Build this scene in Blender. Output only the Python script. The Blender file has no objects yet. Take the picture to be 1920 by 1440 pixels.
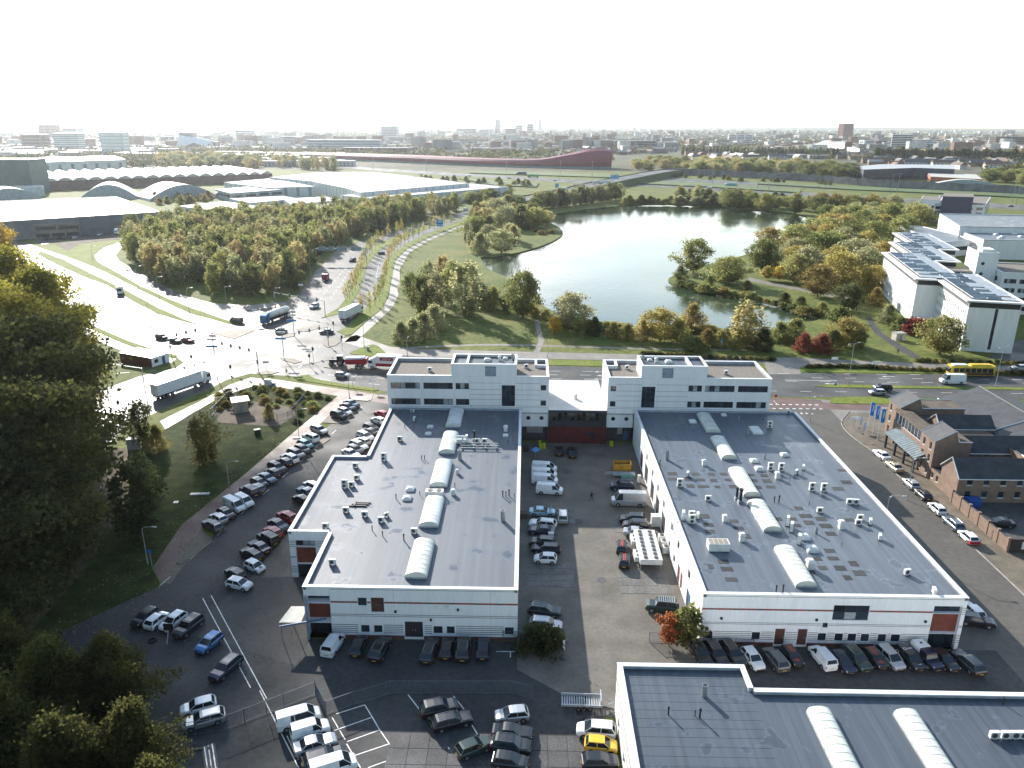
import bpy, bmesh, math, random
import numpy as np
from mathutils import Vector, Matrix
from mathutils.geometry import tessellate_polygon

R = math.radians
rnd = random.Random(7)
S = bpy.context.scene
C = S.collection

# ------------------------------------------------------------------ camera
FPX, CAM_H = 1440.0, 65.0                      # focal length in pixels of a 1920 wide frame, height of the drone
YAW, PITCH, ROLL = math.atan(25 / 1440), math.atan(488 / 1440), R(0.3)
_f = Vector((-math.sin(YAW) * math.cos(PITCH), math.cos(YAW) * math.cos(PITCH), -math.sin(PITCH)))
_r0 = Vector((math.cos(YAW), math.sin(YAW), 0))
_d0 = _f.cross(_r0)
_r = _r0 * math.cos(ROLL) - _d0 * math.sin(ROLL)
_d = _r0 * math.sin(ROLL) + _d0 * math.cos(ROLL)
cam = bpy.data.cameras.new('camera')
cam.sensor_width = 36
cam.lens = 36 * FPX / 1920
cam.clip_start, cam.clip_end = 1.0, 60000
cam_o = bpy.data.objects.new('camera', cam)
C.objects.link(cam_o)
cam_o.matrix_world = Matrix(((_r.x, -_d.x, -_f.x, 0), (_r.y, -_d.y, -_f.y, 0), (_r.z, -_d.z, -_f.z, CAM_H), (0, 0, 0, 1)))
S.camera = cam_o

def G(px, py, z=0.0):
 """survey point: where the line of sight through a photo pixel meets height z"""
 v = _f * FPX + _r * (px - 960) + _d * (py - 720)
 t = (z - CAM_H) / v.z
 return (v.x * t, v.y * t)

# ------------------------------------------------------------------ world, sun, exposure
SUN = Vector((-8.2, 15.0, 7.2)).normalized()   # towards the sun
w = bpy.data.worlds.new('World'); S.world = w; w.use_nodes = True
wn, wl = w.node_tree.nodes, w.node_tree.links
bg = wn['Background']; bg.inputs['Strength'].default_value = 0.1
sky = wn.new('ShaderNodeTexSky'); sky.sky_type = 'NISHITA'; sky.sun_disc = False
sky.sun_elevation = math.asin(SUN.z)
sky.sun_rotation = -math.atan2(SUN.x, SUN.y)
sky.air_density, sky.dust_density, sky.ozone_density = 1.6, 0.3, 4.5
# thin veil of cloud over the whole sky, streaked by noise; like all thin cloud it is brighter the nearer it lies to the sun
tc = wn.new('ShaderNodeTexCoord')
mp = wn.new('ShaderNodeMapping'); mp.inputs['Scale'].default_value = (1, 1, 3.2)
nz = wn.new('ShaderNodeTexNoise'); nz.inputs['Scale'].default_value = 2.6; nz.inputs['Detail'].default_value = 7; nz.inputs['Roughness'].default_value = 0.55
cr = wn.new('ShaderNodeMapRange'); cr.inputs['From Min'].default_value = 0.36; cr.inputs['From Max'].default_value = 0.64; cr.inputs['To Min'].default_value = 0.2; cr.inputs['To Max'].default_value = 0.78
nrm_ = wn.new('ShaderNodeVectorMath'); nrm_.operation = 'NORMALIZE'
dt = wn.new('ShaderNodeVectorMath'); dt.operation = 'DOT_PRODUCT'; dt.inputs[1].default_value = SUN
mxm = wn.new('ShaderNodeMath'); mxm.operation = 'MAXIMUM'; mxm.inputs[1].default_value = 0
pw = wn.new('ShaderNodeMath'); pw.operation = 'POWER'; pw.inputs[1].default_value = 2.0
ml = wn.new('ShaderNodeMath'); ml.operation = 'MULTIPLY_ADD'; ml.inputs[1].default_value = 34.0; ml.inputs[2].default_value = 0.5
sz = wn.new('ShaderNodeSeparateXYZ'); om = wn.new('ShaderNodeMath'); om.operation = 'SUBTRACT'; om.use_clamp = True; om.inputs[0].default_value = 1.0      # the veil thickens towards the horizon
p6 = wn.new('ShaderNodeMath'); p6.operation = 'POWER'; p6.inputs[1].default_value = 6.0
m6 = wn.new('ShaderNodeMath'); m6.operation = 'MULTIPLY_ADD'; m6.inputs[2].default_value = 0.05
vc = wn.new('ShaderNodeVectorMath'); vc.operation = 'SCALE'; vc.inputs[0].default_value = (0.90, 0.98, 1.09)
mx = wn.new('ShaderNodeMixRGB'); mx.blend_type = 'ADD'
wl.new(tc.outputs['Generated'], mp.inputs['Vector']); wl.new(mp.outputs['Vector'], nz.inputs['Vector']); wl.new(nz.outputs['Fac'], cr.inputs['Value']); wl.new(cr.outputs['Result'], mx.inputs['Fac'])
wl.new(tc.outputs['Generated'], nrm_.inputs[0]); wl.new(nrm_.outputs['Vector'], dt.inputs[0]); wl.new(dt.outputs['Value'], mxm.inputs[0]); wl.new(mxm.outputs[0], pw.inputs[0]); wl.new(pw.outputs[0], ml.inputs[0]); wl.new(nrm_.outputs['Vector'], sz.inputs[0]); wl.new(sz.outputs['Z'], om.inputs[1]); wl.new(om.outputs[0], p6.inputs[0]); wl.new(ml.outputs[0], m6.inputs[0]); wl.new(p6.outputs[0], m6.inputs[1]); wl.new(m6.outputs[0], vc.inputs['Scale'])
wl.new(vc.outputs['Vector'], mx.inputs['Color2'])
mx2 = wn.new('ShaderNodeMixRGB'); cn2 = wn.new('ShaderNodeTexNoise'); cn2.inputs['Scale'].default_value = 1.7; cn2.inputs['Detail'].default_value = 8; cn2.inputs['Roughness'].default_value = 0.6      # thicker grey cloud banks, white near the sun
cf = wn.new('ShaderNodeMapRange'); cf.inputs['From Min'].default_value = 0.53; cf.inputs['From Max'].default_value = 0.64; cf.inputs['To Max'].default_value = 1.0
p5 = wn.new('ShaderNodeMath'); p5.operation = 'POWER'; p5.inputs[1].default_value = 5.0; b5 = wn.new('ShaderNodeMath'); b5.operation = 'MULTIPLY_ADD'; b5.inputs[1].default_value = 30.0; b5.inputs[2].default_value = 2.9
cv = wn.new('ShaderNodeVectorMath'); cv.operation = 'SCALE'; cv.inputs[0].default_value = (0.97, 1.0, 1.03)
wl.new(mp.outputs['Vector'], cn2.inputs['Vector']); wl.new(cn2.outputs['Fac'], cf.inputs['Value']); wl.new(cf.outputs['Result'], mx2.inputs['Fac']); wl.new(mxm.outputs[0], p5.inputs[0]); wl.new(p5.outputs[0], b5.inputs[0]); wl.new(b5.outputs[0], cv.inputs['Scale']); wl.new(cv.outputs['Vector'], mx2.inputs['Color2'])
wl.new(sky.outputs['Color'], mx.inputs['Color1']); wl.new(mx.outputs['Color'], mx2.inputs['Color1']); wl.new(mx2.outputs['Color'], bg.inputs['Color'])

sun = bpy.data.lights.new('sun', 'SUN'); sun.energy = 5.0; sun.angle = R(0.53); sun.color = (1.0, 0.94, 0.86)
sun_o = bpy.data.objects.new('sun', sun); C.objects.link(sun_o)
sun_o.rotation_euler = (-SUN).to_track_quat('-Z', 'Y').to_euler()
sun_o.location = (-300, 560, 300)

S.view_settings.view_transform = 'Standard'
S.view_settings.look = 'None'
S.view_settings.gamma = 1.0
S.view_settings.use_curve_mapping = False
S.view_settings.exposure = 1.06
S.cycles.use_denoising = True
S.cycles.max_bounces = 5
S.cycles.transparent_max_bounces = 6
S.cycles.volume_bounces = 0
S.cycles.sample_clamp_indirect = 4

# ------------------------------------------------------------------ materials
MATS = {}
def M(name, col=(0.5, 0.5, 0.5), rough=0.7, var=0.12, scale=0.6, col2=None, bump=0.0, bscale=8.0, metal=0.0, spec=0.4,
      detail=5.0, stretch=None, lo=0.35, hi=0.65, objrand=0.0, trans=0.0, rvar=0.0, local=False, coat=0.0):
 """one procedural surface: a base colour, broad noise towards col2, fine grain, optional relief"""
 if name in MATS: return MATS[name]
 m = bpy.data.materials.new(name); m.use_nodes = True
 N, L = m.node_tree.nodes, m.node_tree.links
 b = N['Principled BSDF']
 b.inputs['Roughness'].default_value = rough; b.inputs['Metallic'].default_value = metal
 b.inputs['Specular IOR Level'].default_value = spec
 if coat: b.inputs['Coat Weight'].default_value = coat; b.inputs['Coat Roughness'].default_value = 0.05
 g = N.new('ShaderNodeTexCoord') if local else N.new('ShaderNodeNewGeometry')
 vec = g.outputs['Object' if local else 'Position']
 if stretch:
  mpn = N.new('ShaderNodeMapping'); mpn.inputs['Scale'].default_value = stretch
  L.new(vec, mpn.inputs['Vector']); vec = mpn.outputs['Vector']
 n = N.new('ShaderNodeTexNoise'); n.inputs['Scale'].default_value = scale; n.inputs['Detail'].default_value = detail
 L.new(vec, n.inputs['Vector'])
 rp = N.new('ShaderNodeMapRange'); rp.inputs['From Min'].default_value = lo; rp.inputs['From Max'].default_value = hi
 L.new(n.outputs['Fac'], rp.inputs['Value'])
 if col2 is None: col2 = tuple(min(1, c * (1 + 2.2 * var)) for c in col); c1 = tuple(c * (1 - var) for c in col)
 else: c1 = col
 mi = N.new('ShaderNodeMixRGB'); mi.inputs['Color1'].default_value = (*c1, 1); mi.inputs['Color2'].default_value = (*col2, 1)
 L.new(rp.outputs['Result'], mi.inputs['Fac']); out = mi.outputs['Color']
 # grain
 n2 = N.new('ShaderNodeTexNoise'); n2.inputs['Scale'].default_value = scale * 9; n2.inputs['Detail'].default_value = 3
 L.new(vec, n2.inputs['Vector'])
 r2 = N.new('ShaderNodeMapRange'); r2.inputs['To Min'].default_value = 1 - var * 1.1; r2.inputs['To Max'].default_value = 1 + var * 1.1
 r2.inputs['From Min'].default_value = 0.3; r2.inputs['From Max'].default_value = 0.7
 L.new(n2.outputs['Fac'], r2.inputs['Value'])
 mu = N.new('ShaderNodeVectorMath'); mu.operation = 'SCALE'; L.new(out, mu.inputs[0]); L.new(r2.outputs['Result'], mu.inputs['Scale']); out = mu.outputs['Vector']
 if objrand:
  oi = N.new('ShaderNodeObjectInfo'); r3 = N.new('ShaderNodeMapRange')
  r3.inputs['To Min'].default_value = 1 - objrand; r3.inputs['To Max'].default_value = 1 + objrand
  L.new(oi.outputs['Random'], r3.inputs['Value'])
  hs = N.new('ShaderNodeHueSaturation'); L.new(out, hs.inputs['Color']); L.new(r3.outputs['Result'], hs.inputs['Value'])
  r4 = N.new('ShaderNodeMapRange'); r4.inputs['To Min'].default_value = 0.5 - 0.1 * objrand; r4.inputs['To Max'].default_value = 0.5 + 0.1 * objrand
  wn_ = N.new('ShaderNodeTexWhiteNoise'); wn_.noise_dimensions = '1D'; L.new(oi.outputs['Random'], wn_.inputs['W'])
  L.new(wn_.outputs['Value'], r4.inputs['Value']); L.new(r4.outputs['Result'], hs.inputs['Hue']); out = hs.outputs['Color']
 L.new(out, b.inputs['Base Color'])
 if rvar:
  r5 = N.new('ShaderNodeMapRange'); r5.inputs['From Min'].default_value = lo; r5.inputs['From Max'].default_value = hi
  r5.inputs['To Min'].default_value = rough - rvar; r5.inputs['To Max'].default_value = rough + rvar
  n5 = N.new('ShaderNodeTexNoise'); n5.inputs['Scale'].default_value = scale * 0.6; n5.inputs['Detail'].default_value = 4
  L.new(vec, n5.inputs['Vector']); L.new(n5.outputs['Fac'], r5.inputs['Value']); L.new(r5.outputs['Result'], b.inputs['Roughness'])
 if bump:
  bn = N.new('ShaderNodeTexNoise'); bn.inputs['Scale'].default_value = bscale; bn.inputs['Detail'].default_value = 4
  L.new(vec, bn.inputs['Vector'])
  bp = N.new('ShaderNodeBump'); bp.inputs['Strength'].default_value = bump; bp.inputs['Distance'].default_value = 0.1
  L.new(bn.outputs['Fac'], bp.inputs['Height']); L.new(bp.outputs['Normal'], b.inputs['Normal'])
 if trans:
  tr = N.new('ShaderNodeBsdfTranslucent'); ms = N.new('ShaderNodeMixShader'); ms.inputs['Fac'].default_value = trans
  L.new(out, tr.inputs['Color']); L.new(b.outputs['BSDF'], ms.inputs[1]); L.new(tr.outputs['BSDF'], ms.inputs[2])
  L.new(ms.outputs['Shader'], N['Material Output'].inputs['Surface'])
 MATS[name] = m
 return m

# ------------------------------------------------------------------ mesh builder
class MB:
 def __init__(s): s.v, s.f, s.m = [], [], []
 def add(s, vs, fs, m=0):
  o = len(s.v); s.v += [tuple(p) for p in vs]; s.f += [tuple(i + o for i in f) for f in fs]; s.m += [m] * len(fs); return s
 def box(s, x0, x1, y0, y1, z0, z1, m=0):
  return s.add([(x0, y0, z0), (x1, y0, z0), (x1, y1, z0), (x0, y1, z0), (x0, y0, z1), (x1, y0, z1), (x1, y1, z1), (x0, y1, z1)],
                     [(0, 3, 2, 1), (4, 5, 6, 7), (0, 1, 5, 4), (1, 2, 6, 5), (2, 3, 7, 6), (3, 0, 4, 7)], m)
 def cbox(s, cx, cy, z0, sx, sy, sz, m=0, rz=0.0, taper=1.0):
  c, n = math.cos(rz), math.sin(rz); vs = []
  for zz, k in ((z0, 1.0), (z0 + sz, taper)):
   for dx, dy in ((-1, -1), (1, -1), (1, 1), (-1, 1)):
    x, y = dx * sx / 2 * k, dy * sy / 2 * k
    vs.append((cx + x * c - y * n, cy + x * n + y * c, zz))
  return s.add(vs, [(0, 3, 2, 1), (4, 5, 6, 7), (0, 1, 5, 4), (1, 2, 6, 5), (2, 3, 7, 6), (3, 0, 4, 7)], m)
 def prism(s, poly, z0, z1, m=0, bottom=True):
  n = len(poly)
  a = sum(poly[i][0] * poly[(i + 1) % n][1] - poly[(i + 1) % n][0] * poly[i][1] for i in range(n))
  if a < 0: poly = poly[::-1]
  vs = [(p[0], p[1], z0) for p in poly] + [(p[0], p[1], z1) for p in poly]
  fs = [tuple(range(n, 2 * n))] + [(i, (i + 1) % n, n + (i + 1) % n, n + i) for i in range(n)]
  if bottom: fs.append(tuple(range(n - 1, -1, -1)))
  return s.add(vs, fs, m)
 def sheet(s, poly, z, m=0):
  n = len(poly)
  a = sum(poly[i][0] * poly[(i + 1) % n][1] - poly[(i + 1) % n][0] * poly[i][1] for i in range(n))
  if a < 0: poly = poly[::-1]
  return s.add([(p[0], p[1], z) for p in poly], [tuple(range(n))], m)
 def cyl(s, x, y, z0, z1, r, n=10, r2=None, m=0):
  r2 = r if r2 is None else r2
  vs = [(x + r * math.cos(2 * math.pi * i / n), y + r * math.sin(2 * math.pi * i / n), z0) for i in range(n)]
  vs += [(x + r2 * math.cos(2 * math.pi * i / n), y + r2 * math.sin(2 * math.pi * i / n), z1) for i in range(n)]
  return s.add(vs, [tuple(range(n - 1, -1, -1)), tuple(range(n, 2 * n))] + [(i, (i + 1) % n, n + (i + 1) % n, n + i) for i in range(n)], m)
 def tube(s, pts, r, n=6, m=0, r2=None):
  pts = [Vector(p) for p in pts]; k = len(pts); vs, fs = [], []
  for i, p in enumerate(pts):
   t = (pts[min(i + 1, k - 1)] - pts[max(i - 1, 0)]).normalized()
   a = t.cross(Vector((0, 0, 1)) if abs(t.z) < 0.9 else Vector((1, 0, 0))).normalized(); b = t.cross(a)
   rr = r if r2 is None else r + (r2 - r) * i / (k - 1)
   for j in range(n):
    q = 2 * math.pi * j / n; vs.append(p + a * rr * math.cos(q) + b * rr * math.sin(q))
  for i in range(k - 1):
   for j in range(n): fs.append((i * n + j, i * n + (j + 1) % n, (i + 1) * n + (j + 1) % n, (i + 1) * n + j))
  fs += [tuple(range(n - 1, -1, -1)), tuple(range((k - 1) * n, k * n))]
  return s.add(vs, fs, m)
 def disc_x(s, x, y, z, r, w, n=12, m=0, r2=None):
  """a wheel-like cylinder with its axis along y"""
  r2 = r if r2 is None else r2
  vs = [(x + r * math.cos(2 * math.pi * i / n), y - w / 2, z + r * math.sin(2 * math.pi * i / n)) for i in range(n)]
  vs += [(x + r2 * math.cos(2 * math.pi * i / n), y + w / 2, z + r2 * math.sin(2 * math.pi * i / n)) for i in range(n)]
  return s.add(vs, [tuple(range(n)), tuple(range(2 * n - 1, n - 1, -1))] + [(i, n + i, n + (i + 1) % n, (i + 1) % n) for i in range(n)], m)
 def each(s, name, mats, parent=None):
  """every box of the builder becomes an object of its own"""
  for i in range(len(s.v) // 8):
   q = MB(); q.v = s.v[8 * i:8 * i + 8]; q.f = [tuple(j - 8 * i for j in f) for f in s.f[6 * i:6 * i + 6]]; q.m = s.m[6 * i:6 * i + 6]; q.build(name, mats, parent)
 def mesh(s, name, mats):
  me = bpy.data.meshes.new(name); me.from_pydata(s.v, [], s.f); 
  for m in (mats if isinstance(mats, (list, tuple)) else [mats]): me.materials.append(m)
  if any(s.m): me.polygons.foreach_set('material_index', s.m)
  me.update(); return me
 def build(s, name, mats, parent=None, loc=None, rz=0.0, smooth=False):
  me = s.mesh(name, mats)
  if smooth: me.polygons.foreach_set('use_smooth', [True] * len(me.polygons))
  o = bpy.data.objects.new(name, me); C.objects.link(o)
  if parent: o.parent = parent
  if loc: o.location = loc
  if rz: o.rotation_euler.z = rz
  return o

def tag(o, label=None, cat=None, group=None, kind=None):
 if label: o['label'] = label
 if cat: o['category'] = cat
 if group: o['group'] = group
 if kind: o['kind'] = kind
 return o
def thing(name, label, cat, loc=(0, 0, 0), rz=0.0, group=None):
 o = bpy.data.objects.new(name, None); C.objects.link(o); o.empty_display_size = 0.5
 o.location = loc; o.rotation_euler.z = rz
 return tag(o, label, cat, group)
def struct(name, mb, mats, parent=None):
 o = mb.build(name, mats, parent)
 if not parent: o['kind'] = 'structure'
 return o
def inst(name, me, parent=None, loc=(0, 0, 0), rz=0.0, sc=None):
 o = bpy.data.objects.new(name, me); C.objects.link(o); o.parent = parent; o.location = loc; o.rotation_euler.z = rz
 if sc: o.scale = sc
 return o
KIDS = {}
def dup(o, parent=None):
 c = o.copy(); C.objects.link(c); c.parent = parent
 kids = KIDS.get(o.name)
 if kids is None: kids = KIDS[o.name] = list(o.children)
 for ch in kids: dup(ch, c)
 return c
def curve(pts, n=6):
 """Catmull-Rom through points"""
 out = []; P = [pts[0]] + list(pts) + [pts[-1]]
 for i in range(1, len(P) - 2):
  p0, p1, p2, p3 = P[i - 1], P[i], P[i + 1], P[i + 2]
  for k in range(n):
   t = k / n
   out.append(tuple(0.5 * (2 * p1[j] + (p2[j] - p0[j]) * t + (2 * p0[j] - 5 * p1[j] + 4 * p2[j] - p3[j]) * t * t
                       + (3 * p1[j] - p0[j] - 3 * p2[j] + p3[j]) * t ** 3) for j in range(len(p1))))
 out.append(tuple(pts[-1])); return out
def GP(pix, z=0.0): return [G(p[0], p[1], z) for p in pix]
def GC(pix, n=5, z=0.0): return curve(GP(pix, z), n)
def offset_path(path, d):
 out = []
 for i, p in enumerate(path):
  a, b = path[max(i - 1, 0)], path[min(i + 1, len(path) - 1)]
  tx, ty = b[0] - a[0], b[1] - a[1]; l = math.hypot(tx, ty) or 1
  out.append((p[0] - ty / l * d, p[1] + tx / l * d))
 return out
def ribbon(path, w0, w1): return offset_path(path, w0) + offset_path(path, w1)[::-1]
def dashes(mb, path, z, w=0.14, on=3.0, off=6.0, m=0):
 """painted dashes along a path"""
 acc, on_left = 0.0, on
 L_ = []; 
 for a, b in zip(path[:-1], path[1:]):
  l = math.hypot(b[0] - a[0], b[1] - a[1]); d = 0.0
  while d < l:
   ph = (acc + d) % (on + off)
   if ph < on - 1e-6:
    e = min(l, d + on - ph); t0, t1 = d / l, e / l
    p = (a[0] + (b[0] - a[0]) * t0, a[1] + (b[1] - a[1]) * t0); q = (a[0] + (b[0] - a[0]) * t1, a[1] + (b[1] - a[1]) * t1)
    nx, ny = -(b[1] - a[1]) / l * w / 2, (b[0] - a[0]) / l * w / 2
    mb.add([(p[0] - nx, p[1] - ny, z), (q[0] - nx, q[1] - ny, z), (q[0] + nx, q[1] + ny, z), (p[0] + nx, p[1] + ny, z)], [(0, 1, 2, 3)], m)
    d = e + 1e-5
   else: d += on + off - ph
  acc += l
# ================================================================== ground, water, roads
grass_m = M('meadow_grass', (0.085, 0.115, 0.022), 0.9, 0.3, 0.06, col2=(0.15, 0.155, 0.04), bump=0.6, bscale=2.5, spec=0.15)
far_m = M('far_ground', (0.075, 0.085, 0.045), 0.9, 0.25, 0.006, col2=(0.14, 0.13, 0.095), spec=0.1)
lawn_m = M('mown_lawn', (0.12, 0.165, 0.022), 0.9, 0.22, 0.12, col2=(0.18, 0.20, 0.04), bump=0.5, bscale=3, spec=0.15)
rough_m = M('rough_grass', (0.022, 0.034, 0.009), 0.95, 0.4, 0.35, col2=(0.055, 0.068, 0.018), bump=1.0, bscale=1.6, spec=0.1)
leaf_m = M('leaf_litter', (0.05, 0.040, 0.022), 0.9, 0.4, 0.5, col2=(0.13, 0.10, 0.05), bump=0.9, bscale=4, spec=0.2)
asph_m = M('asphalt', (0.07, 0.068, 0.064), 0.52, 0.18, 0.14, col2=(0.105, 0.1, 0.092), spec=0.13, bump=0.08, bscale=14, rvar=0.14)
asph2_m = M('old_asphalt', (0.042, 0.043, 0.044), 0.75, 0.2, 0.16, col2=(0.062, 0.062, 0.061), spec=0.28, bump=0.08, bscale=12, rvar=0.1)
yard_m = M('yard_paving', (0.105, 0.096, 0.082), 0.75, 0.12, 0.22, col2=(0.16, 0.145, 0.122), spec=0.3, bump=0.1, bscale=10, rvar=0.1)
red_m = M('red_cycle_asphalt', (0.115, 0.060, 0.048), 0.6, 0.2, 0.25, col2=(0.16, 0.10, 0.08), spec=0.4, rvar=0.1)
pave_m = M('concrete_paving', (0.17, 0.155, 0.135), 0.6, 0.18, 0.3, col2=(0.24, 0.215, 0.18), spec=0.4, bump=0.1, bscale=6, rvar=0.1)
clink_m = M('brown_pavers', (0.12, 0.10, 0.076), 0.75, 0.22, 0.4, col2=(0.18, 0.152, 0.112), spec=0.3, bump=0.2, bscale=6)
kerb_m = M('kerb_concrete', (0.30, 0.285, 0.26), 0.75, 0.12, 0.8)
paint_m = M('road_paint', (0.72, 0.71, 0.67), 0.55, 0.12, 1.5, spec=0.4)
soil_m = M('soil', (0.075, 0.055, 0.038), 0.95, 0.3, 0.3, col2=(0.13, 0.10, 0.07))
slab_m = M('stelcon_slab', (0.10, 0.098, 0.094), 0.7, 0.25, 0.35, col2=(0.155, 0.148, 0.138), spec=0.4, objrand=0.12, rvar=0.12)

def lake_loop():
 pix = [(900, 482), (935, 480), (985, 470), (1030, 455), (1054, 440), (1050, 428), (1026, 414), (1012, 405), (1060, 397), (1150, 387),
           (1235, 382.5), (1330, 386), (1420, 394), (1500, 402), (1520, 415), (1500, 432), (1475, 447), (1440, 462), (1390, 480), (1310, 500),
           (1262, 517), (1256, 528), (1300, 545), (1390, 553), (1450, 568), (1510, 584), (1540, 592), (1525, 602), (1470, 606), (1440, 622), (1395, 625),
           (1330, 612), (1200, 612), (1130, 604), (1085, 602), (1030, 580), (1010, 562), (1004, 545), (960, 524), (915, 503)]
 p = GP(pix); return curve(p + [p[0]], 4)[:-1]
LAKE = lake_loop()
def make_ground():
 bm = bmesh.new()
 def ring(pts):
  vs = [bm.verts.new((p[0], p[1], 0)) for p in pts]
  return [bm.edges.new((vs[i], vs[(i + 1) % len(vs)])) for i in range(len(vs))]
 near = [(-800, -120), (800, -120), (800, 1150), (-800, 1150)]
 e = ring(near) + ring(LAKE)
 bmesh.ops.triangle_fill(bm, use_beauty=True, use_dissolve=False, edges=e)
 bmesh.ops.recalc_face_normals(bm, faces=bm.faces)
 for f in bm.faces:
  if f.normal.z < 0: f.normal_flip()
 # shore skirt
 n = len(LAKE)
 top = [bm.verts.new((p[0], p[1], 0)) for p in LAKE]; bot = [bm.verts.new((p[0], p[1], -2.0)) for p in LAKE]
 for i in range(n): bm.faces.new((top[i], top[(i + 1) % n], bot[(i + 1) % n], bot[i]))
 me = bpy.data.meshes.new('ground'); bm.to_mesh(me); bm.free(); me.materials.append(grass_m)
 o = bpy.data.objects.new('ground', me); C.objects.link(o); o['kind'] = 'structure'
make_ground()
far = MB()
B = 30000
far.add([(-B, 1150, 0), (B, 1150, 0), (B, B, 0), (-B, B, 0)], [(0, 1, 2, 3)])
far.add([(-B, -120, 0), (-800, -120, 0), (-800, 1150, 0), (-B, 1150, 0)], [(0, 1, 2, 3)])
far.add([(800, -120, 0), (B, -120, 0), (B, 1150, 0), (800, 1150, 0)], [(0, 1, 2, 3)])
far.add([(-B, -3000, 0), (B, -3000, 0), (B, -120, 0), (-B, -120, 0)], [(0, 1, 2, 3)])
struct('terrain', far, far_m)

def water_mat():
 m = bpy.data.materials.new('lake_water'); m.use_nodes = True; N, L = m.node_tree.nodes, m.node_tree.links
 b = N['Principled BSDF']; b.inputs['Base Color'].default_value = (0.035, 0.055, 0.03, 1); b.inputs['Roughness'].default_value = 0.06
 b.inputs['IOR'].default_value = 1.33
 g = N.new('ShaderNodeNewGeometry'); mp_ = N.new('ShaderNodeMapping'); mp_.inputs['Scale'].default_value = (1, 0.5, 1)
 n = N.new('ShaderNodeTexNoise'); n.inputs['Scale'].default_value = 0.5; n.inputs['Detail'].default_value = 4
 n2 = N.new('ShaderNodeTexNoise'); n2.inputs['Scale'].default_value = 0.02; n2.inputs['Detail'].default_value = 3
 rr = N.new('ShaderNodeMapRange'); rr.inputs['From Min'].default_value = 0.4; rr.inputs['From Max'].default_value = 0.62; rr.inputs['To Min'].default_value = 0.05; rr.inputs['To Max'].default_value = 0.16
 bp = N.new('ShaderNodeBump'); bp.inputs['Strength'].default_value = 0.12; bp.inputs['Distance'].default_value = 0.3
 L.new(g.outputs['Position'], mp_.inputs['Vector']); L.new(mp_.outputs['Vector'], n.inputs['Vector']); L.new(g.outputs['Position'], n2.inputs['Vector'])
 L.new(n2.outputs['Fac'], rr.inputs['Value']); L.new(rr.outputs['Result'], b.inputs['Roughness'])
 L.new(n.outputs['Fac'], bp.inputs['Height']); L.new(bp.outputs['Normal'], b.inputs['Normal'])
 return m
xs = [p[0] for p in LAKE]; ys = [p[1] for p in LAKE]
struct('lake_water', MB().sheet([(min(xs) - 4, min(ys) - 4), (max(xs) + 4, min(ys) - 4), (max(xs) + 4, max(ys) + 4), (min(xs) - 4, max(ys) + 4)], -0.55), water_mat())

def surf(name, poly, z, m): return struct(name, MB().sheet(poly, z), m)
def island(name, poly, z, m, km=kerb_m, kw=0.16):
 """raised island: kerb ring with its own top"""
 mb = MB().prism(poly, 0, z, 0, False); o = struct(name, mb, m)
 return o
Z0, Z1, Z2, Z3 = 0.012, 0.020, 0.028, 0.036     # road, path, parking and paint layers

# ---- the wide junction and the roads running from it: one asphalt sheet, islands stand on it
junction = GP([(-60, 440), (20, 445), (79, 466), (147, 488.5), (181, 488), (177, 479), (194, 465), (222, 455), (229, 463), (217, 478), (224, 490), (255, 507.5), (294, 529), (341, 553), (400, 571), (470, 574),
               (530, 569), (548, 558), (560, 552), (591, 510), (630, 472), (690, 447), (747, 431.5), (810, 412.5), (860, 400), (960, 376), (1004, 375), (930, 395), (860, 414), (833, 425), (794, 441), (763, 456.5), (737, 474), (719.5, 492.5), (712, 531.5), (700.5, 560), (679, 585),
               (652, 622), (640, 640), (720, 662), (1030, 686), (1300, 694), (1440, 699), (1765, 702), (2600, 722), (2600, 760), (1920, 748), (1690, 745), (1500, 745), (1300, 738), (1030, 712), (730, 735),
               (700, 730), (592, 712), (560, 706), (470, 700), (425, 712), (380, 735), (300, 770), (235, 800), (190, 850), (90, 880), (-60, 900), (-60, 790), (60, 775), (180, 735), (260, 706), (330, 690), (345, 680), (330, 668), (242, 640), (169, 608), (40, 545), (-80, 500)])
surf('road', junction, Z0, asph_m)
# ---- path and cycle tracks beside them
surf('cycle_path', GP([(645, 642), (688, 603), (716, 580), (729, 556.5), (735, 520.5), (741, 489), (763, 467.5), (802, 447), (860, 424), (930, 405), (935, 408), (860, 427.5), (803, 452), (767, 474), (751, 502), (747.5, 552), (737, 575), (708, 603.5), (668, 640)]), Z1, pave_m)
surf('cycle_path', GP([(640, 636), (668, 628), (730, 650), (800, 655), (1030, 660.5), (1300, 667), (1500, 671), (1720, 681), (2600, 706), (2600, 722), (1920, 699), (1700, 691), (1500, 683), (1300, 679), (1030, 673), (800, 669), (720, 664), (640, 640)]), Z1, pave_m)
surf('side_road', GP([(1432, 678), (1520, 682), (1500, 702), (1440, 702)]), Z1 + 0.004, pave_m)
surf('cycle_path', GP([(20, 545), (100, 590), (170, 617), (235, 646), (290, 665), (330, 673), (322, 680), (280, 675), (225, 656), (160, 630), (90, 604), (10, 575)]), Z1, pave_m)
surf('cycle_path', GP([(341, 553), (400, 569), (470, 572), (535, 566), (538, 572), (470, 581), (395, 579), (335, 562)]), Z1 + 0.004, pave_m)
surf('cycle_path', GP([(300, 790), (390, 745), (430, 722), (470, 708), (520, 712), (600, 724), (728, 742), (760, 748), (760, 762), (700, 753), (655, 746), (560, 731), (480, 722), (440, 735), (400, 752), (310, 805)]), Z1, red_m)
surf('cycle_path', GP([(1030, 712), (1300, 740), (1500, 747), (1560, 757), (1690, 760), (2600, 790), (2600, 802), (1690, 771), (1560, 768), (1490, 765), (1300, 752), (1030, 719), (760, 745), (760, 737)]), Z1, red_m)
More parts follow.
